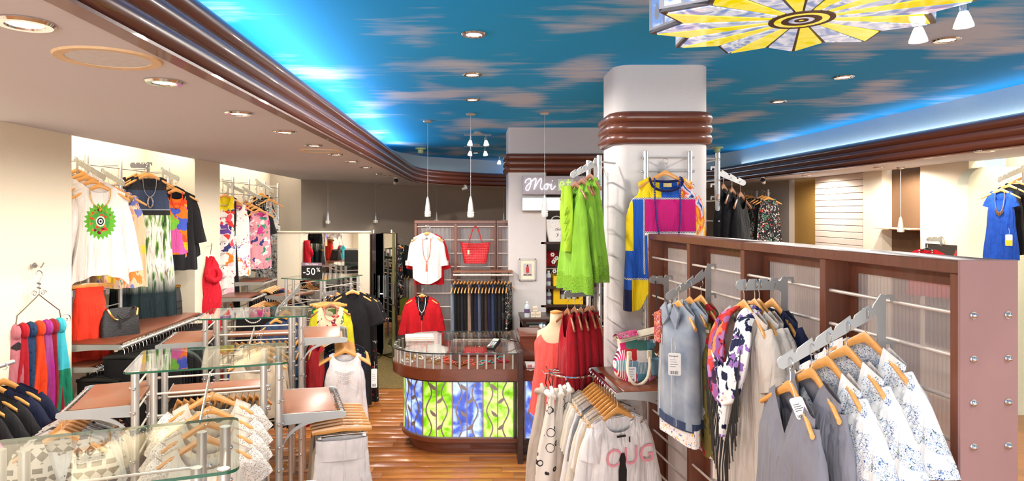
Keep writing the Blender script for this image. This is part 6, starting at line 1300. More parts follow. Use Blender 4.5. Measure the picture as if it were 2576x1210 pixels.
o = empty('shelf_rail', (xs_(1380), 9.6, zsh[1] + 0.225)); MB().cyl((-0.05, 0, 0), (0.3, 0, 0), 0.012, 10).build('bar', M_ROD, o); [MB().cyl((x_, 0, 0), (x_, 0.36, 0), 0.006, 8).build('bracket', M_ALU, o) for x_ in (-0.04, 0.29)]; tag(o, 'small rail crowded with hangers inside the dark shelf unit', 'rail')
o = empty('calculator', (xs_(1462, 8.8), 8.8, zt), R(-10)); T = Matrix.Rotation(R(55), 4, 'X'); b = MB(); b.box(-0.07, 0.07, 0.0, 0.13, 0, 0.02, M=T, b=.004); b.build('body', M_BLACKPL, o)
for r_ in range(4):
    for c_ in range(5): b = MB(); b.box(-0.058 + 0.024 * c_, -0.04 + 0.024 * c_, 0.012 + 0.022 * r_, 0.028 + 0.022 * r_, 0.02, 0.025, M=T); b.build('key', M_WHITEPL, o)
tag(o, 'black keypad with pale keys on the desk behind the red dresses', 'keypad')
# ================================================================== FRONT RIGHT: THE LONG DISPLAY SCREEN
NEAR, MID, FAR = (1.61, 2.2), (1.475, 3.6), (1.34, 5.0)
u1 = divider_unit('', FAR, MID, 0.20, 2.14, 1.96, 2); tag(u1, 'far half of the long brown display screen, next to the column', 'display screen', 'long brown display screens')
u2 = divider_unit('', MID, NEAR, 0.20, 2.14, 1.96, 2); tag(u2, 'near half of the long brown display screen with a bolted mauve end panel', 'display screen', 'long brown display screens')
Ld = (Vector(NEAR) - Vector(MID)).length
ep = MB().box(Ld + 0.02, Ld + 0.034, -0.004, 0.204, 0.0, 2.143, b=.002).build('end_panel', M_ENDPANEL, u2)
Q = Matrix.Rotation(R(90), 4, 'Y')
for k in range(12):
    for y_ in (0.04, 0.165):
        b = MB(); b.lathe([(0.013, 0), (0.013, 0.003), (0.009, 0.0035), (0.009, 0.008), (0.006, 0.012), (0.0005, 0.0135)], 14, (Ld + 0.034, y_, 1.96 - 0.145 * k), M=Q, caps=False); b.build('bolt', M_CHROME, ep)
def xd(D): return NEAR[0] + (FAR[0] - NEAR[0]) * (D - NEAR[1]) / (FAR[1] - NEAR[1])
arm_plate('clothes_bar', 'sloping steel bar with grey and blue floral tops, nearest on the screen', (xd(2.5) - 0.01, 2.5, 1.955), (1.165, 2.47, 1.735), 5, 0.31, mat_=M_ALUP)
arm_plate('clothes_bar', 'level steel bar with the scarf-draped t-shirts on the screen', (xd(3.15) - 0.01, 3.15, 1.96), (1.27, 3.12, 1.955), 4, 0.31)
arm_plate('clothes_bar', 'sloping steel bar with the denim jackets on the screen', (xd(3.95) - 0.01, 3.95, 1.96), (1.17, 3.92, 1.80), 4, 0.31)
arm_plate('clothes_bar', 'short steel bar with black belts at the far end of the screen', (xd(4.6) - 0.01, 4.6, 1.83), (1.25, 4.58, 1.83), 2, 0.16)
o = empty('belt', (1.27, 4.58, 1.825)); b = MB(); b.tube([(0, 0, -0.0), (0.008, 0, -0.1), (0.0, 0.0, -0.24), (0.0, -0.03, -0.42)], 0.014, 8, flat=0.25); b.build('strap', M_BLACKLEATHER, o); b = MB(); b.tube([(0.03 * cos(q) - 0.03, -0.03, -0.36 + 0.02 * sin(q)) for q in [2 * pi * i / 12 for i in range(12)]], 0.004, 6, closed=True); b.build('buckle', M_GOLD, o); tag(o, 'black leather belt hanging at the far end of the screen', 'belt')
# grey and blue floral tops
BFL = floral('blue_floral', C(232, 228, 224), [C(48, 84, 150), C(96, 134, 186), C(70, 104, 100), C(228, 226, 224), C(160, 180, 206)], 26, 0.62, 0.9, clump=(9, 0.5)); GREYV = fabric('grey_viscose', C(126, 124, 132), var=0.06); DKN = fabric('midnight', C(20, 24, 34))
rows = [(1988, 896, 2.47, 'grey draped top at the tip of the sloping bar', GREYV, 0), (2042, 862, 2.475, 'grey open cardigan over black, second on the sloping bar', GREYV, 0), (2083, 833, 2.48, 'blue floral blouse in the middle of the sloping bar', BFL, 1), (2130, 806, 2.49, 'white and blue floral blouse, fourth on the sloping bar', BFL, 1), (2176, 773, 2.50, 'wide blue floral kimono blouse next to the screen', BFL, 1)]
for k, (px, py, D, lab, m, fl_) in enumerate(rows):
    garment('blouse' if fl_ else 'cardigan', lab, 'blouse' if fl_ else 'cardigan', P(px, py, D), R(-92 + 3 * k), m, 0.86, 'tops on the nearest sloping bar', hlabel='wooden hanger of the ' + lab, hgroup='hangers on the nearest sloping bar', sleeves=dict(L=0.34 if fl_ else 0.5, r0=0.085, r1=0.14 if fl_ else 0.07, ang=16 if fl_ else 8), W0=0.19, W1=0.2, W2=0.24, neck=0.10, nf=0.16, vneck=not fl_, seed=400 + k, fold=0.012)
price_tag('white price tag on the grey draped top', P(2000, 1000, 2.36), R(-50), 0.05, 0.075, True, roll=-25)
# t-shirts with the fringed scarf
TEE = fabric('oatmeal_jersey', C(206, 194, 182), var=0.05, weave=200)
rows = [(1872, 702, 3.12, 'oatmeal t-shirt dress under the fringed scarf'), (1899, 700, 3.13, 'oatmeal t-shirt behind the scarf-draped one'), (1910, 700, 3.14, 'lilac-patterned oatmeal t-shirt, third on the level bar'), (1944, 699, 3.15, 'navy embroidered top next to the screen')]
for k, (px, py, D, lab) in enumerate(rows):
    m = [TEE, TEE, floral('lilac_tee', C(206, 194, 182), [C(140, 130, 190), C(60, 60, 100)], 12, 0.25), F_NAVY][k]
    garment('t_shirt', lab, 't-shirt', P(px, py + 2, D), R(-84), m, 1.02 if k == 0 else 0.85, 't-shirts on the level bar', hlabel='wooden hanger of the ' + lab, hgroup='hangers on the level bar', sleeves=dict(L=0.26, r0=0.095, r1=0.095, ang=18), W0=0.2, W1=0.225, W2=0.25, neck=0.10, nf=0.09, seed=410 + k, nv=22)
def fringed_scarf():
    p = P(1872, 704, 3.12); o = empty('fringed_scarf', p, R(-84)); o.scale = (0.9, 1, 1)
    NAVW = floral('navy_white_blotch', C(238, 234, 230), [C(26, 28, 60), C(30, 34, 70), C(238, 234, 230), C(150, 110, 180)], 11, 0.72, 0.4); RED_ = floral('red_violet', C(200, 50, 48), [C(150, 90, 150), C(222, 70, 60), C(180, 120, 170), C(60, 30, 60), C(236, 140, 90)], 9, 0.8, 0.6)
    for sd, m, nm in ((-1, RED_, 'left_drape'), (1, NAVW, 'right_drape')):
        b = MB(); path = catmull([Vector(q) for q in [(sd*0.055, 0.03, -0.125), (sd*0.095, -0.04, -0.17), (sd*0.125, -0.075, -0.28), (sd*0.10, -0.095, -0.42), (sd*0.045, -0.105, -0.53), (0.0, -0.11, -0.57)]], 5); n = len(path)
        def pt(u, v): 
            i = min(n - 1, int(v * (n - 1) + 1e-6)); c = path[i]; w = 0.035 + 0.045 * sin(pi * min(1, v * 0.9)); a = 2 * pi * u
            return (c.x + w * cos(a), c.y + 0.022 * sin(a) + 0.006 * sin(5 * a + 8 * v), c.z - 0.25 * w * cos(a) * sd)
        b.grid(pt, 20, n - 1, True); b.build('drape', m, o, sharp=0)
    b = MB(); b.grid(lambda u, v: (lerp(-1, 1, u) * (0.12 - 0.11 * v), -0.112 - 0.012 * sin(pi * u), -0.40 - 0.34 * v + 0.05 * abs(lerp(-1, 1, u)) * (1 - v)), 16, 10); b.grid(lambda u, v: (lerp(-1, 1, u) * (0.12 - 0.11 * v), -0.100 - 0.012 * sin(pi * u), -0.40 - 0.34 * v + 0.05 * abs(lerp(-1, 1, u)) * (1 - v)), 16, 10); b.build('point', NAVW, o, sharp=0)
    rg = random.Random(9); b = MB()
    for side in (-1, 1):
        for k in range(26):
            t_ = k / 25; x = side * lerp(0.17, 0.01, t_ ** 1.3); z = lerp(-0.30, -0.76, t_); ln = rg.uniform(0.22, 0.34); b.tube([(x, -0.10, z), (x + rg.uniform(-.008, .008), -0.115, z - ln * 0.5), (x + rg.uniform(-.012, .012), -0.11, z - ln)], 0.0028, 5)
    b.build('fringe', M_BLACKPL, o)['kind'] = 'stuff'
    tag(o, 'red, navy and white scarf with long black fringe draped over a t-shirt', 'scarf')
fringed_scarf()
a = MB()
# denim jackets with flowered sleeves
def denim(name, a_, b_):
    t = NT(name); v = t.co(); no = t.n('TexNoise', Vector=v, Scale=5.0, Detail=3.0).outputs[0]; tw = t.n('TexWave', {'bands_direction': 'DIAGONAL'}, Vector=v, Scale=160.0).outputs[0]
    return t.fin(t.mix(0.12, t.ramp(no, [(0.3, a_), (0.7, b_)]), t.ramp(tw, [(0, a_), (1, C(220, 224, 228))])), 0.85, 0, 0.2, tw, 0.1)
DN = denim('washed_grey_denim', C(104, 116, 136), C(176, 182, 188)); OLF = floral('olive_red_floral', C(122, 112, 58), [C(122, 112, 58), C(92, 90, 44), C(176, 30, 44), C(226, 214, 196), C(88, 80, 40)], 8, 0.66, 0.6)
def jacket_extra(m, emb):
    def f(root):
        for sd in (-1, 1):
            MB().prism([(sd*0.01, -0.19), (sd*0.05, -0.11), (sd*0.11, -0.155), (sd*0.075, -0.25)][::sd], -0.064, -0.052, lambda a, b, t: (a, t, b)).build('collar', m, root)
            b = MB(); b.tube([(sd*0.06, -0.078, -0.30), (sd*0.07, -0.086, -0.74)], 0.003, 5); b.build('seam', fabric('seam_thread', C(206, 196, 180)), root)
        b = MB(); hb = 0.205 if emb else 0.232; b.grid(lambda u, v: (hb * cos(2*pi*u), 0.072 * sin(2*pi*u), -0.76 - 0.05 * v), 36, 1, True); b.build('hem_band', fabric('indigo_band', C(52, 64, 92)), root)
        if emb:
            b = MB(); b.grid(lambda u, v: (0.21 * cos(2*pi*u), 0.055 * sin(2*pi*u), -0.79 - 0.10 * v + 0.008 * sin(6*pi*u)), 36, 2, True); b.build('shirt_tail', floral('geo_print', C(236, 230, 224), [C(60, 130, 190), C(220, 80, 60), C(230, 180, 60), C(150, 60, 130)], 26, 0.5), root)
            MB().prism([(0.09, -0.16), (0.17, -0.19), (0.17, -0.36), (0.10, -0.36)], -0.070, -0.055, lambda a, b, t: (-a, t, b)).build('embroidery', floral('embroidery', C(176, 40, 60), [C(60, 150, 170), C(236, 190, 80), C(220, 60, 40), C(240, 230, 220)], 40, 0.6), root)
    return f
garment('vest', 'washed denim vest with embroidered shoulder on the sloping bar', 'vest', P(1708, 714, 3.83), R(-78), DN, 0.80, hlabel='wooden hanger of the embroidered denim vest', W0=0.17, W1=0.19, W2=0.2, neck=0.06, nf=0.12, vneck=True, d=0.06, fold=0.008, seed=420, extra=jacket_extra(DN, True))
garment('jacket', 'washed denim jacket with olive and red floral sleeves', 'jacket', P(1736, 706, 3.88), R(-80), DN, 0.80, hlabel='wooden hanger of the denim jacket with floral sleeves', sleeves=dict(L=0.74, r0=0.085, r1=0.06, ang=4), smat=OLF, W0=0.2, W1=0.22, W2=0.23, neck=0.06, nf=0.12, vneck=True, d=0.06, seed=421, extra=jacket_extra(DN, False))
garment('jacket', 'olive and red floral jacket behind the denim ones', 'jacket', P(1764, 702, 3.92), R(-80), OLF, 0.95, hlabel='wooden hanger of the olive and red floral jacket', sleeves=dict(L=0.8, r0=0.08, r1=0.065, ang=4), seed=422)
price_tag('large white price tag on the denim vest', P(1697, 888, 3.66), R(-12), 0.068, 0.125, words='Desigual.')
# ------------------------------------------------------------------ shelf arm with white tops
wr = empty('shelf_bracket', (0.0, 0.0, 0.0)); A = Vector((0.95, 4.22, 0)); B = Vector((0.90, 4.92, 0)); wr.location = (1.30, 4.24, 0); wr.rotation_euler = (0, 0, R(4)); side_shelf(wr, 0.0, -0.38, 0.0, 0.70, 1.135, M_REDWOOD); tag(wr, 'wooden shelf arm with a crowded chrome rail on the long screen', 'shelf')
GYW = fabric('pearl_grey', C(190, 180, 172)); LAC2 = LACE
wn = [('white open cardigan', F_WHITE), ('beige knit top', F_BEIGE), ('white shirt', F_WHITE), ('cream cardigan', F_CREAM), ('dark grey top', F_GREY), ('white blouse', F_WHITE), ('pearl grey top', GYW), ('cream lace top', WJAC), ('white crochet top', WJAC), ('cream sweater', F_CREAM), ('white lace blouse', WJAC)]
for k in range(11):
    p = wr.matrix_world @ Vector((0, 0, 0)); th_ = R(4); l = Vector((-0.368, 0.03 + 0.062 * k, 0)); p = Vector((1.30 + l.x * cos(th_) - l.y * sin(th_), 4.24 + l.x * sin(th_) + l.y * cos(th_), 1.137)); nm, m = wn[k]
    garment('cardigan' if k in (0, 3) else 'top', nm + ' on the crowded rail below the patchwork bag, %s from the front' % ORD[k], 'cardigan' if k in (0, 3) else 'top', p, R(22), m, 0.82, 'white tops below the patchwork bag', hlabel='wooden hanger on the rail below the patchwork bag, %s from the front' % ORD[k], hgroup='hangers below the patchwork bag', sleeves=dict(L=0.52 if k in (0, 3, 5) else 0.3, r0=0.085, r1=0.07, ang=14), W0=0.2, W1=0.22, W2=0.25, neck=0.115, nf=0.62 if k == 0 else 0.12, vneck=False, seed=430 + k, fold=0.012, nu=64, d=0.05)
p = Vector((1.30 - 0.372, 4.24 - 0.045, 1.137))
tee = garment('t_shirt', 'white t-shirt with pink OUG lettering inside the white cardigan', 't-shirt', p + Vector((0, 0.02, -0.004)), R(22), F_WHITE, 0.80, hk=None, W0=0.18, W1=0.19, W2=0.2, neck=0.115, nf=0.10, d=0.042, seed=445, fold=0.004, sleeves=dict(L=0.2, r0=0.08, r1=0.08, ang=16))
PK = plain('pink_ink', C(236, 150, 160), 0.8)
text('OUG', 0.165, tee, (-0.13, -0.0535, -0.44), PK); MB().box(-0.035, 0.03, -0.046, -0.04, -0.262, -0.25).build('neck_label', M_BLACKPL, tee); MB().box(0.055, 0.062, -0.048, -0.042, -0.30, -0.265).build('neck_label', M_BLACKPL, tee)
MB().prism([(-0.028, -0.55), (-0.03, -0.47), (-0.022, -0.43), (-0.026, -0.40), (-0.014, -0.36), (0.012, -0.36), (0.024, -0.40), (0.02, -0.43), (0.03, -0.47), (0.028, -0.55)], -0.056, -0.0525, lambda a, b, t: (a, t, b)).build('black_print', M_BLACKPL, tee)
# patchwork bag on the shelf arm
def patch_bag():
    c = (1.13, 4.56, 1.150); o = empty('patchwork_bag', c, R(14)); 
    t = NT('patchwork'); v = t.co((1, 1, 1)); vo = t.n('TexVoronoi', {'distance': 'CHEBYCHEV'}, Vector=v, Scale=13.0, Randomness=0.45); sp = t.n('SeparateColor', Color=vo.outputs['Color'])
    col = t.ramp(sp.outputs[0], [(0, C(206, 28, 100)), (0.14, C(90, 150, 166)), (0.3, C(236, 228, 216)), (0.42, C(200, 50, 50)), (0.54, C(130, 170, 196)), (0.66, C(92, 40, 52)), (0.78, C(70, 120, 110)), (0.9, C(236, 90, 80))], 'CONSTANT'); st = t.n('TexWave', Vector=v, Scale=30.0).outputs[0]
    m = t.fin(t.mix(t.math('MULTIPLY', t.math('GREATER_THAN', sp.outputs[1], 0.55), t.math('GREATER_THAN', st, 0.7)), col, C(240, 232, 226)), 0.6, 0, 0.3)
    ivory = plain('ivory_leather', C(232, 216, 188), 0.5); b = MB()
    pr = [(0, 0.12), (0.12, 0.155), (0.4, 0.165), (0.75, 0.13), (1.0, 0.145)]
    def pt(u, v): a = 2 * pi * u; return (interp(pr, v) * math.copysign(abs(cos(a)) ** 0.6, cos(a)), lerp(0.085, 0.045, v) * math.copysign(abs(sin(a)) ** 0.7, sin(a)) * (1 + 0.05 * sin(9 * a)), 0.27 * v + 0.012 * sin(3 * a + 1) * v - 0.02 * cos(a) * v)
    b.grid(pt, 40, 12, True); b.add([pt(i / 40, 0) for i in range(40)], [tuple(range(39, -1, -1))]); b.build('body', m, o, sharp=0)
    b = MB(); b.grid(lambda u, v: (lerp(-0.16, 0.165, u), 0.05 * (1 - 2 * v) - 0.02, 0.275 + 0.055 * u + 0.03 * sin(pi * v)), 14, 5); b.grid(lambda u, v: (lerp(-0.16, 0.165, u), 0.05 * (1 - 2 * v) - 0.02, 0.262 + 0.055 * u + 0.02 * sin(pi * v)), 14, 5); b.build('folded_top', ivory, o)
    b = MB(); b.grid(lambda u, v: (lerp(-0.165, -0.02, u), 0.05 * (1 - 2 * v) - 0.025, 0.29 + 0.025 * u + 0.03 * sin(pi * v)), 10, 4); b.build('flap_print', floral('flap_print', C(200, 60, 110), [C(60, 150, 120), C(40, 30, 40), C(230, 120, 160)], 30, 0.6), o)
    a = MB(); a.tube(catmull([Vector(q) for q in [(-0.10, -0.09, 0.20), (-0.13, -0.13, 0.10), (-0.12, -0.16, 0.03), (-0.07, -0.16, -0.005), (0.0, -0.15, 0.03), (0.04, -0.12, 0.11), (0.05, -0.09, 0.18)]], 5), 0.011, 8); a.build('handle', ivory, o)
    for x_ in (-0.10, 0.05): MB().box(x_ - 0.016, x_ + 0.016, -0.105, -0.085, 0.15, 0.21, b=.003).build('handle_tab', ivory, o)
    MB().box(0.075, 0.16, -0.1, -0.05, 0.03, 0.155, b=.01).build('pocket', denim('teal_denim', C(76, 120, 140), C(120, 160, 176)), o)
    a = MB(); a.tube([(0.17 + 0.02 * cos(q), -0.03, 0.16 + 0.025 * sin(q)) for q in [2 * pi * i / 12 for i in range(12)]], 0.004, 6, closed=True); a.build('ring', M_GOLD, o)
    tag(o, 'colourful patchwork bag with ivory handles on the wooden shelf arm', 'bag')
patch_bag(); price_tag('white price tag hanging on the patchwork bag', (1.06, 4.38, 1.27), R(8), 0.055, 0.10, words='Desigual.')
# spiral hook ring with pale scarves
o = empty('scarf_ring', (0.74, 5.0, 0.0)); a = MB(); a.tube([(0.15 * cos(q), 0.15 * sin(q), 1.08) for q in [2 * pi * i / 28 for i in range(28)]], 0.008, 8, closed=True); a.build('ring', M_CHROME, o); MB().cyl((0, 0, 0), (0, 0, 1.12), 0.014, 12).build('pole', M_CHROME, o); MB().lathe([(0.2, 0.0), (0.2, 0.015), (0.03, 0.03)], 24).build('foot', M_CHROME, o)
for k in range(10):
    an = 2 * pi * k / 10; c_, s_ = cos(an), sin(an); a = MB(); a.tube([(0.0, 0, 1.08), (0.15 * c_, 0.15 * s_, 1.08), (0.20 * c_, 0.20 * s_, 1.075), (0.215 * c_, 0.215 * s_, 1.10)], 0.005, 6); a.build('prong', M_CHROME, o)
    a = MB(); a.tube([(0.18 * c_, 0.18 * s_, 1.07), (0.19 * c_, 0.19 * s_, 1.0), (0.17 * c_, 0.17 * s_, 0.95)], 0.004, 6); a.build('clip', M_BLACKPL, o)
tag(o, 'chrome ring stand with prongs carrying pale scarves', 'stand')
FLW = floral('outline_flowers', C(226, 216, 204), [C(226, 216, 204)], 8, 0.4, 0.3, line=None)
t = NT('flower_outline'); v = t.co(); vo = t.n('TexVoronoi', Vector=v, Scale=11.0).outputs['Distance']; FLW = t.fin(t.mix(t.ramp(vo, [(0.30, (0, 0, 0, 1)), (0.32, (1, 1, 1, 1)), (0.36, (1, 1, 1, 1)), (0.38, (0, 0, 0, 1))]), C(228, 218, 206), C(48, 44, 46)), 0.85, 0, 0.2)
for k, (px, D, m, lab, L_) in enumerate([(1362, 4.78, fabric('sheer_taupe', C(188, 172, 156)), 'sheer taupe scarf knotted on the ring stand, leftmost', 0.85), (1386, 4.70, FLW, 'cream scarf with black outlined flowers on the ring stand', 0.85), (1408, 4.74, fabric('cream_scarf', C(222, 210, 196)), 'plain cream crocheted scarf on the ring stand', 0.8), (1428, 4.8, FLW, 'second flower-outline scarf at the back of the ring stand', 0.7)]):
    x = (px - CX) * D / F; q = empty('scarf', (x, D, 1.0)); b = MB()
    b.grid(lambda u, v: ((0.025 + 0.055 * smooth(v * 1.6)) * cos(2*pi*u) - 0.05 * v, 0.05 * sin(2*pi*u) + 0.01 * sin(8*pi*u + 6 * v), -L_ * v + 0.02 * sin(4*pi*u) * v), 28, 14, True); b.build('hanging_end', m, q, sharp=0)
    b = MB(); b.tube([(0.028 * cos(a_) + 0.006 * sin(3 * a_), 0.034 * sin(a_), 0.012 * sin(2 * a_ + k)) for a_ in [2 * pi * i / 16 for i in range(16)]], [0.020 + 0.007 * sin(2.5 * i) for i in range(16)], 9, closed=True); b.tube([(0.0, 0.012, 0.05), (0.012, -0.02, 0.02), (-0.008, -0.035, -0.03)], [0.012, 0.02, 0.014], 8); b.build('knot', m, q, sharp=0); tag(q, lab, 'scarf', 'pale scarves on the ring stand')
# ------------------------------------------------------------------ racks on the grey column
rz2 = [2.737 - 0.11 * k for k in range(18)]
ladder_rack('column_rack', 'aluminium ladder rack on the front of the grey column', [(1.373, 5.22), (1.721, 5.22)], 2.79, 0.3, rz2, stand=(0, 0.1, 0), cat='rack')
ladder_rack('column_rack', 'aluminium ladder rack on the left side of the grey column', [(0.985, 5.13), (0.985, 5.62)], 2.75, 0.0, [2.68 - 0.17 * k for k in range(15)], stand=(0.165, 0.2, 0), cat='rack')
ladder_rack('column_rack', 'aluminium ladder rack on the right side of the grey column', [(2.03, 5.45), (2.03, 5.88)], 2.80, 0.0, [2.74 - 0.17 * k for k in range(15)], stand=(-0.1, 0.0, 0), cat='rack')
arm_plate('clothes_bar', 'white sloping bar holding the lime green tops', P(1501, 408, 5.2), P(1440, 440, 5.02), 4, 0.28, mat_=M_WHITEPL)
arm_plate('clothes_bar', 'white sloping bar holding black dresses right of the column', (2.04, 5.55, 2.66), (2.26, 5.5, 2.55), 3, 0.25, mat_=M_WHITEPL)
LIME = fabric('lime_cotton', C(130, 180, 52), var=0.07); LIMEL = None
t = NT('lime_lace'); v = t.co(); vo = t.n('TexVoronoi', {'feature': 'DISTANCE_TO_EDGE'}, Vector=v, Scale=120.0).outputs[0]; LIMEL = t.fin(C(128, 178, 50), 0.85, 0, 0.2, vo, 0.5, alpha=t.math('SUBTRACT', 1.0, t.math('MULTIPLY', t.math('GREATER_THAN', vo, 0.2), 0.6)))
for k, (px, py, D) in enumerate([(1447, 425, 5.02), (1464, 417, 5.08), (1469, 416, 5.12), (1484, 405, 5.17)]):
    def lime_extra(root):
        pass
    garment('tank_top', 'lime green tank top with lace hem, %s from the tip of the bar' % ORD[k], 'top', P(px, py, D), R(-72), [LIME, LIMEL], 0.93 - 0.05 * (k % 3), 'lime green tank tops', hk='dark', hlabel='brown wooden hanger of a lime green tank top, %s from the tip of the bar' % ORD[k], hgroup='hangers with lime green tops', W0=0.13, W1=0.18, W2=0.25, neck=0.09, nf=0.26 if k else 0.1, arm=0.3, fold=0.018, nfold=6, mi=lambda x, y, z: 1 if z < -0.80 + 0.05 * (k % 3) else 0, nv=24, seed=450 + k)
p = P(1447, 425, 5.02); o = empty('lime_scarf', p, R(-72)); b = MB(); b.grid(lambda u, v: ((0.05 + 0.05 * sin(pi * v)) * cos(2*pi*u) - 0.02, -0.06 + 0.03 * sin(2*pi*u) + 0.006 * sin(8*pi*u + 8*v), -0.13 - 0.5 * v), 24, 14, True); b.build('drape', fabric('lime_scarf', C(152, 190, 40)), o, sharp=0)
for k in range(16): MB().ball((0.06 - 0.012 * (k % 4), -0.10, -0.30 - 0.016 * k), 0.008, 6).build('pompom', _MC['lime_scarf'], o)
tag(o, 'lime scarf with pompom trim over the first green tank top', 'scarf')
for k, (px, py, D) in enumerate([(1428, 744, 5.02), (1446, 740, 5.06), (1462, 742, 5.10), (1480, 738, 5.14), (1492, 738, 5.18)]):
    garment('dress', 'deep red strappy dress below the lime tops, %s from the left' % ORD[k], 'dress', P(px, py, D), R(-80), fabric('deep_red', C(158, 16, 30)), 0.95, 'red dresses below the lime tops', hk='dark', hlabel='brown wooden hanger of a red dress, %s from the left' % ORD[k], hgroup='hangers with red dresses', W0=0.11, W1=0.15, W2=0.20, neck=0.075, nf=0.20, arm=0.3, fold=0.016, seed=460 + k)
arm_plate('clothes_bar', 'straight bar holding the red dresses on the column rack', P(1502, 735, 5.25), P(1424, 740, 5.0), 5, 0.2, mat_=M_ALUP)
# poncho
def brush(cols, sc, st):
    def f(t):
        no = t.n('TexNoise', Vector=t.co(st), Scale=sc, Detail=4.0, Distortion=0.8).outputs[0]; return t.ramp(no, [(0.3 + 0.4 * i / (len(cols) - 1), c) for i, c in enumerate(cols)], 'CONSTANT' if False else 'LINEAR')
    return f
YL, BL, MG, NV, WH = C(240, 206, 24), C(30, 84, 176), C(196, 20, 112), C(30, 34, 78), C(236, 230, 226)
mult = brush([NV, BL, WH, C(236, 60, 40), C(246, 190, 40), WH, MG], 5.0, (2.2, 2.2, 1.0))
stitch = lambda t: t.mix(t.math('GREATER_THAN', t.n('TexChecker', Vector=t.co((1, 0, 1)), Scale=160.0).outputs[1], 0.5), WH, NV)
PON = blocks('poncho_blocks', BL, [(-0.5, -0.04, -0.32, 0.2, YL), (-0.5, -0.265, -0.72, 0.2, YL), (-0.5, -0.20, -1.4, -1.02, NV), (0.10, 0.5, -0.32, 0.0, mult), (0.20, 0.5, -1.4, -0.30, mult), (-0.185, 0.22, -0.575, -0.315, MG), (-0.185, 0.22, -0.60, -0.572, WH), (-0.16, 0.22, -1.4, -0.60, mult), (-0.30, 0.22, -0.322, -0.308, stitch), (-0.19, -0.178, -0.9, -0.31, stitch), (-0.19, 0.22, -0.582, -0.570, stitch), (-0.28, -0.05, -1.4, -0.93, YL), (-0.4, -0.1, -0.945, -0.93, stitch)])
p = P(1674, 398, 5.12)
garment('poncho_top', 'colour-block poncho top in yellow, blue and magenta on the column', 'top', p, R(2), PON, 0.98, hlabel='wooden hanger of the colour-block poncho', W0=0.215, W1=0.31, W2=0.335, neck=0.125, nf=0.10, nb=0.03, d=0.06, d2=0.09, fold=0.02, nfold=5, hem=lambda cx, f: -0.20 * smooth((-cx - 0.35) / 0.3), nu=96, nv=30, seed=470, extra=lambda r: (MB().tube([(0.128 * cos(q), -0.024 * (1 if sin(q) < 0 else -0.3) - 0.008, -0.152 + (-0.105 if sin(q) < 0 else -0.03) * abs(sin(q)) ** 0.7) for q in [2 * pi * i / 36 for i in range(36)]], 0.010, 8, closed=True).build('neck_binding', fabric('navy_binding', NV), r), MB().box(-0.02, 0.045, -0.012, -0.008, -0.225, -0.195).build('neck_label', plain('gold_label', C(214, 190, 120), 0.6), r)), smat=None)
necklace('long royal blue bead necklace over the poncho top', p, R(2), plain('blue_beads', C(36, 50, 130), 0.25), 0.10, 0.62, 0.0085, y=-0.105, z0=-0.15, n=44, yo=0.06)
# black dresses right of the column
for k, (x, y, z) in enumerate([(2.12, 5.56, 2.64), (2.18, 5.53, 2.61), (2.24, 5.50, 2.57)]):
    garment('dress', 'black sleeveless dress right of the grey column, %s from the column' % ORD[k], 'dress', (x, y, z), R(50), F_BLACK, 1.3, 'black dresses right of the column', hk='dark', hlabel='brown wooden hanger of a black dress, %s from the column' % ORD[k], hgroup='hangers with black dresses', W0=0.14, W1=0.18, W2=0.23, neck=0.08, nf=0.12, seed=480 + k)
# mannequin torso in the coral top
o = empty('mannequin', (0.70, 5.55, 0.0), R(-25)); SKIN = plain('mannequin_skin', C(214, 186, 150), 0.6, var=0.04)
prof = [(0.62, 0.15, 0.10), (0.80, 0.165, 0.11), (0.95, 0.135, 0.095), (1.08, 0.16, 0.115), (1.20, 0.175, 0.11), (1.29, 0.165, 0.075), (1.33, 0.09, 0.055), (1.37, 0.055, 0.05), (1.45, 0.05, 0.048)]
b = MB(); n = 28; b.add([(rx * cos(2*pi*i/n), ry * sin(2*pi*i/n), z) for z, rx, ry in prof for i in range(n)], [(k*n+i, k*n+(i+1) % n, (k+1)*n+(i+1) % n, (k+1)*n+i) for k in range(len(prof)-1) for i in range(n)] + [tuple(range((len(prof)-1)*n, len(prof)*n)), tuple(range(n-1, -1, -1))]); b.build('torso', SKIN, o, sharp=0); MB().lathe([(0.05, 1.45), (0.052, 1.465), (0.02, 1.475)], 20).build('neck_cap', M_HANGER, o); MB().cyl((0, 0, 0), (0, 0, 0.63), 0.018, 12).build('pole', M_CHROME, o); MB().lathe([(0.17, 0), (0.17, 0.015), (0.03, 0.03)], 24).build('base', M_CHROME, o); tag(o, 'beige mannequin torso beside the red dresses', 'mannequin')
o = empty('coral_top', (0.70, 5.55, 0.0), R(-25)); b = MB()
def pt(u, v):
    a = 2 * pi * u; z0_ = 1.315 - 0.10 * (abs(sin(a)) ** 2) * (1 if sin(a) < 0 else 0.4) - 0.14 * max(0, abs(cos(a)) - 0.80) / 0.2; z = lerp(z0_, 0.60, v); rx = interp([(0.55, 0.24), (0.8, 0.21), (1.0, 0.185), (1.2, 0.19), (1.3, 0.14), (1.33, 0.12)], z); ry = interp([(0.55, 0.16), (0.8, 0.15), (1.0, 0.135), (1.2, 0.125), (1.3, 0.085), (1.33, 0.075)], z)
    return (rx * cos(a), ry * sin(a) + 0.012 * v * sin(9 * a), z)
b.grid(pt, 44, 16, True); b.build('body', fabric('coral_jersey', C(238, 92, 84)), o, sharp=0); tag(o, 'coral sleeveless top worn by the mannequin torso', 'top')
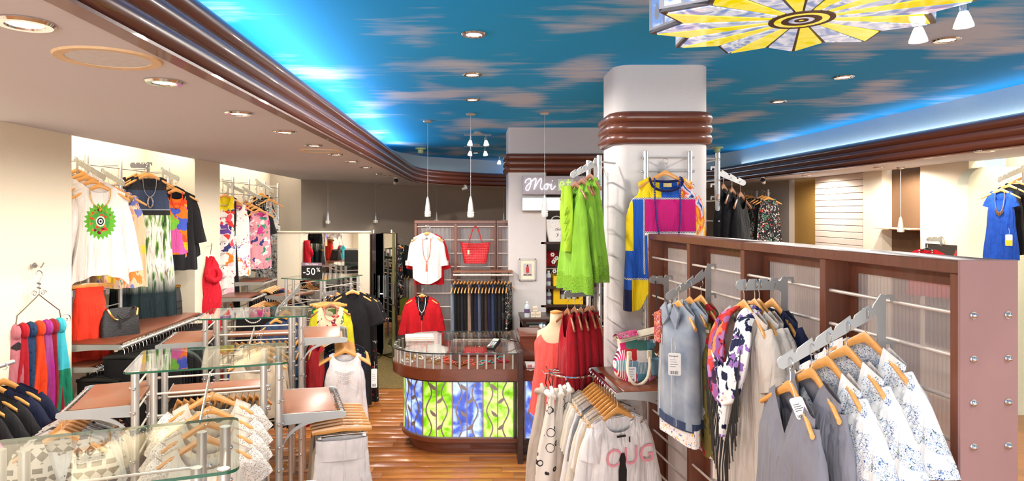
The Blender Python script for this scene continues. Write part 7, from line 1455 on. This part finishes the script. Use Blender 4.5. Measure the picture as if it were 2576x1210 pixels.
# ================================================================== RIGHT SIDE OF THE SHOP
ladder_rack('wall_rack', 'dim aluminium rack of dark dresses by the far right wall', [(5.35, 11.9), (5.45, 12.6), (5.5, 13.3)], 2.72, 0.0, [2.6, 2.3, 1.9], cat='rack')
for k, (px, py, D) in enumerate([(1868, 476, 12.9), (1880, 478, 12.8), (1890, 480, 12.7), (1918, 478, 12.0), (1926, 480, 11.9), (1934, 482, 11.8)]):
    garment('dress', 'dark floral dress on the dim far right rack, %s from the left' % ORD[k], 'dress', P(px, py, D), R(-30), [BW, F_BLACK, BW][k % 3], 1.05, 'dark dresses on the far right rack', hlabel='wooden hanger on the dim far right rack, %s from the left' % ORD[k], hgroup='hangers on the far right rack', W0=0.15, W1=0.18, W2=0.22, nu=32, nv=12, seed=490 + k)
o = empty('niche_shelf', (5.66, 8.49, 2.3 - (573 - CY) * 8.9 / F)); MB().box(0, 0.26, 0, 0.77, -0.02, 0.0, b=.003).build('board', plain('pale_shelf', C(206, 176, 150), 0.6), o); MB().box(0.2, 0.26, 0.0, 0.77, -0.035, -0.02).build('batten', plain('pale_shelf', C(206, 176, 150), 0.6), o); tag(o, 'thin pale shelf across the dark brown niche', 'shelf')
o = empty('wall_mirror', (5.745, 7.72, 1.55)); MB().box(0, 0.02, 0, 0.62, -0.9, 0.36).build('backing', M_DARKWOOD, o); MB().box(-0.006, 0, 0.01, 0.61, -0.89, 0.35).build('mirror_glass', M_MIRROR, o); tag(o, 'dark framed mirror on the right wall showing a red top', 'mirror')
p = Vector((5.55, 8.02, 1.98)); garment('top', 'red v-neck top with a silver necklace on the right wall', 'top', p, R(-60), F_RED, 0.7, hk='black', hlabel='black hanger of the red v-neck top', sleeves=dict(L=0.3, r0=0.08, r1=0.08, ang=20), neck=0.09, nf=0.16, vneck=True, seed=500)
arm_plate('clothes_bar', 'short wall bar holding the red v-neck top at right', (5.76, 8.06, 1.975), (5.56, 8.02, 1.975), 2, 0.08)
necklace('silver bead necklace on the red v-neck top', p, R(-60), M_CHROME, 0.07, 0.16, 0.012, y=-0.06)
ladder_rack('wall_rack', 'bright aluminium wall rack in the right niche', [(6.05, 7.1), (6.05, 6.5), (6.05, 5.9)], 2.80, 0.2, [2.72 - 0.16 * k for k in range(14)], stand=(0.2, 0, 0))
arm_plate('clothes_bar', 'sloping bar holding the royal blue dress in the right niche', P(2576, 424, 6.75), P(2512, 452, 6.55), 5, 0.25)
BLUED = fabric('royal_dress', C(24, 70, 160))
for k, (px, py, D, m, nm) in enumerate([(2518, 456, 6.50, BLUED, 'royal blue cold-shoulder dress with a gold bib necklace'), (2538, 446, 6.60, F_BLACK, 'black dress right behind the royal blue one'), (2556, 436, 6.70, F_BLACK, 'black dress at the right edge of the photo'), (2572, 428, 6.8, F_WHITE, 'pale dress cut off by the right edge')]):
    garment('dress', nm, 'dress', P(px, py, D), R(-56), m, 1.05, 'dresses in the right niche', hlabel='wooden hanger of the ' + nm, hgroup='hangers in the right niche', sleeves=dict(L=0.17, r0=0.05, r1=0.065, ang=16) if k == 0 else None, W0=0.125, W1=0.155, W2=0.2, neck=0.095, nf=0.13, seed=510 + k, arm=0.28, s=0.74)
necklace('gold bib necklace on the royal blue dress', P(2518, 456, 6.50), R(-56), M_GOLD, 0.05, 0.28, 0.006, 'bib', y=-0.065).scale = (0.74, 0.74, 0.74)
price_tag('white and yellow price tag on the royal blue dress', P(2538, 590, 6.38), R(-30), 0.055, 0.11, False, plain('tag_yellow', C(246, 196, 40), 0.6))
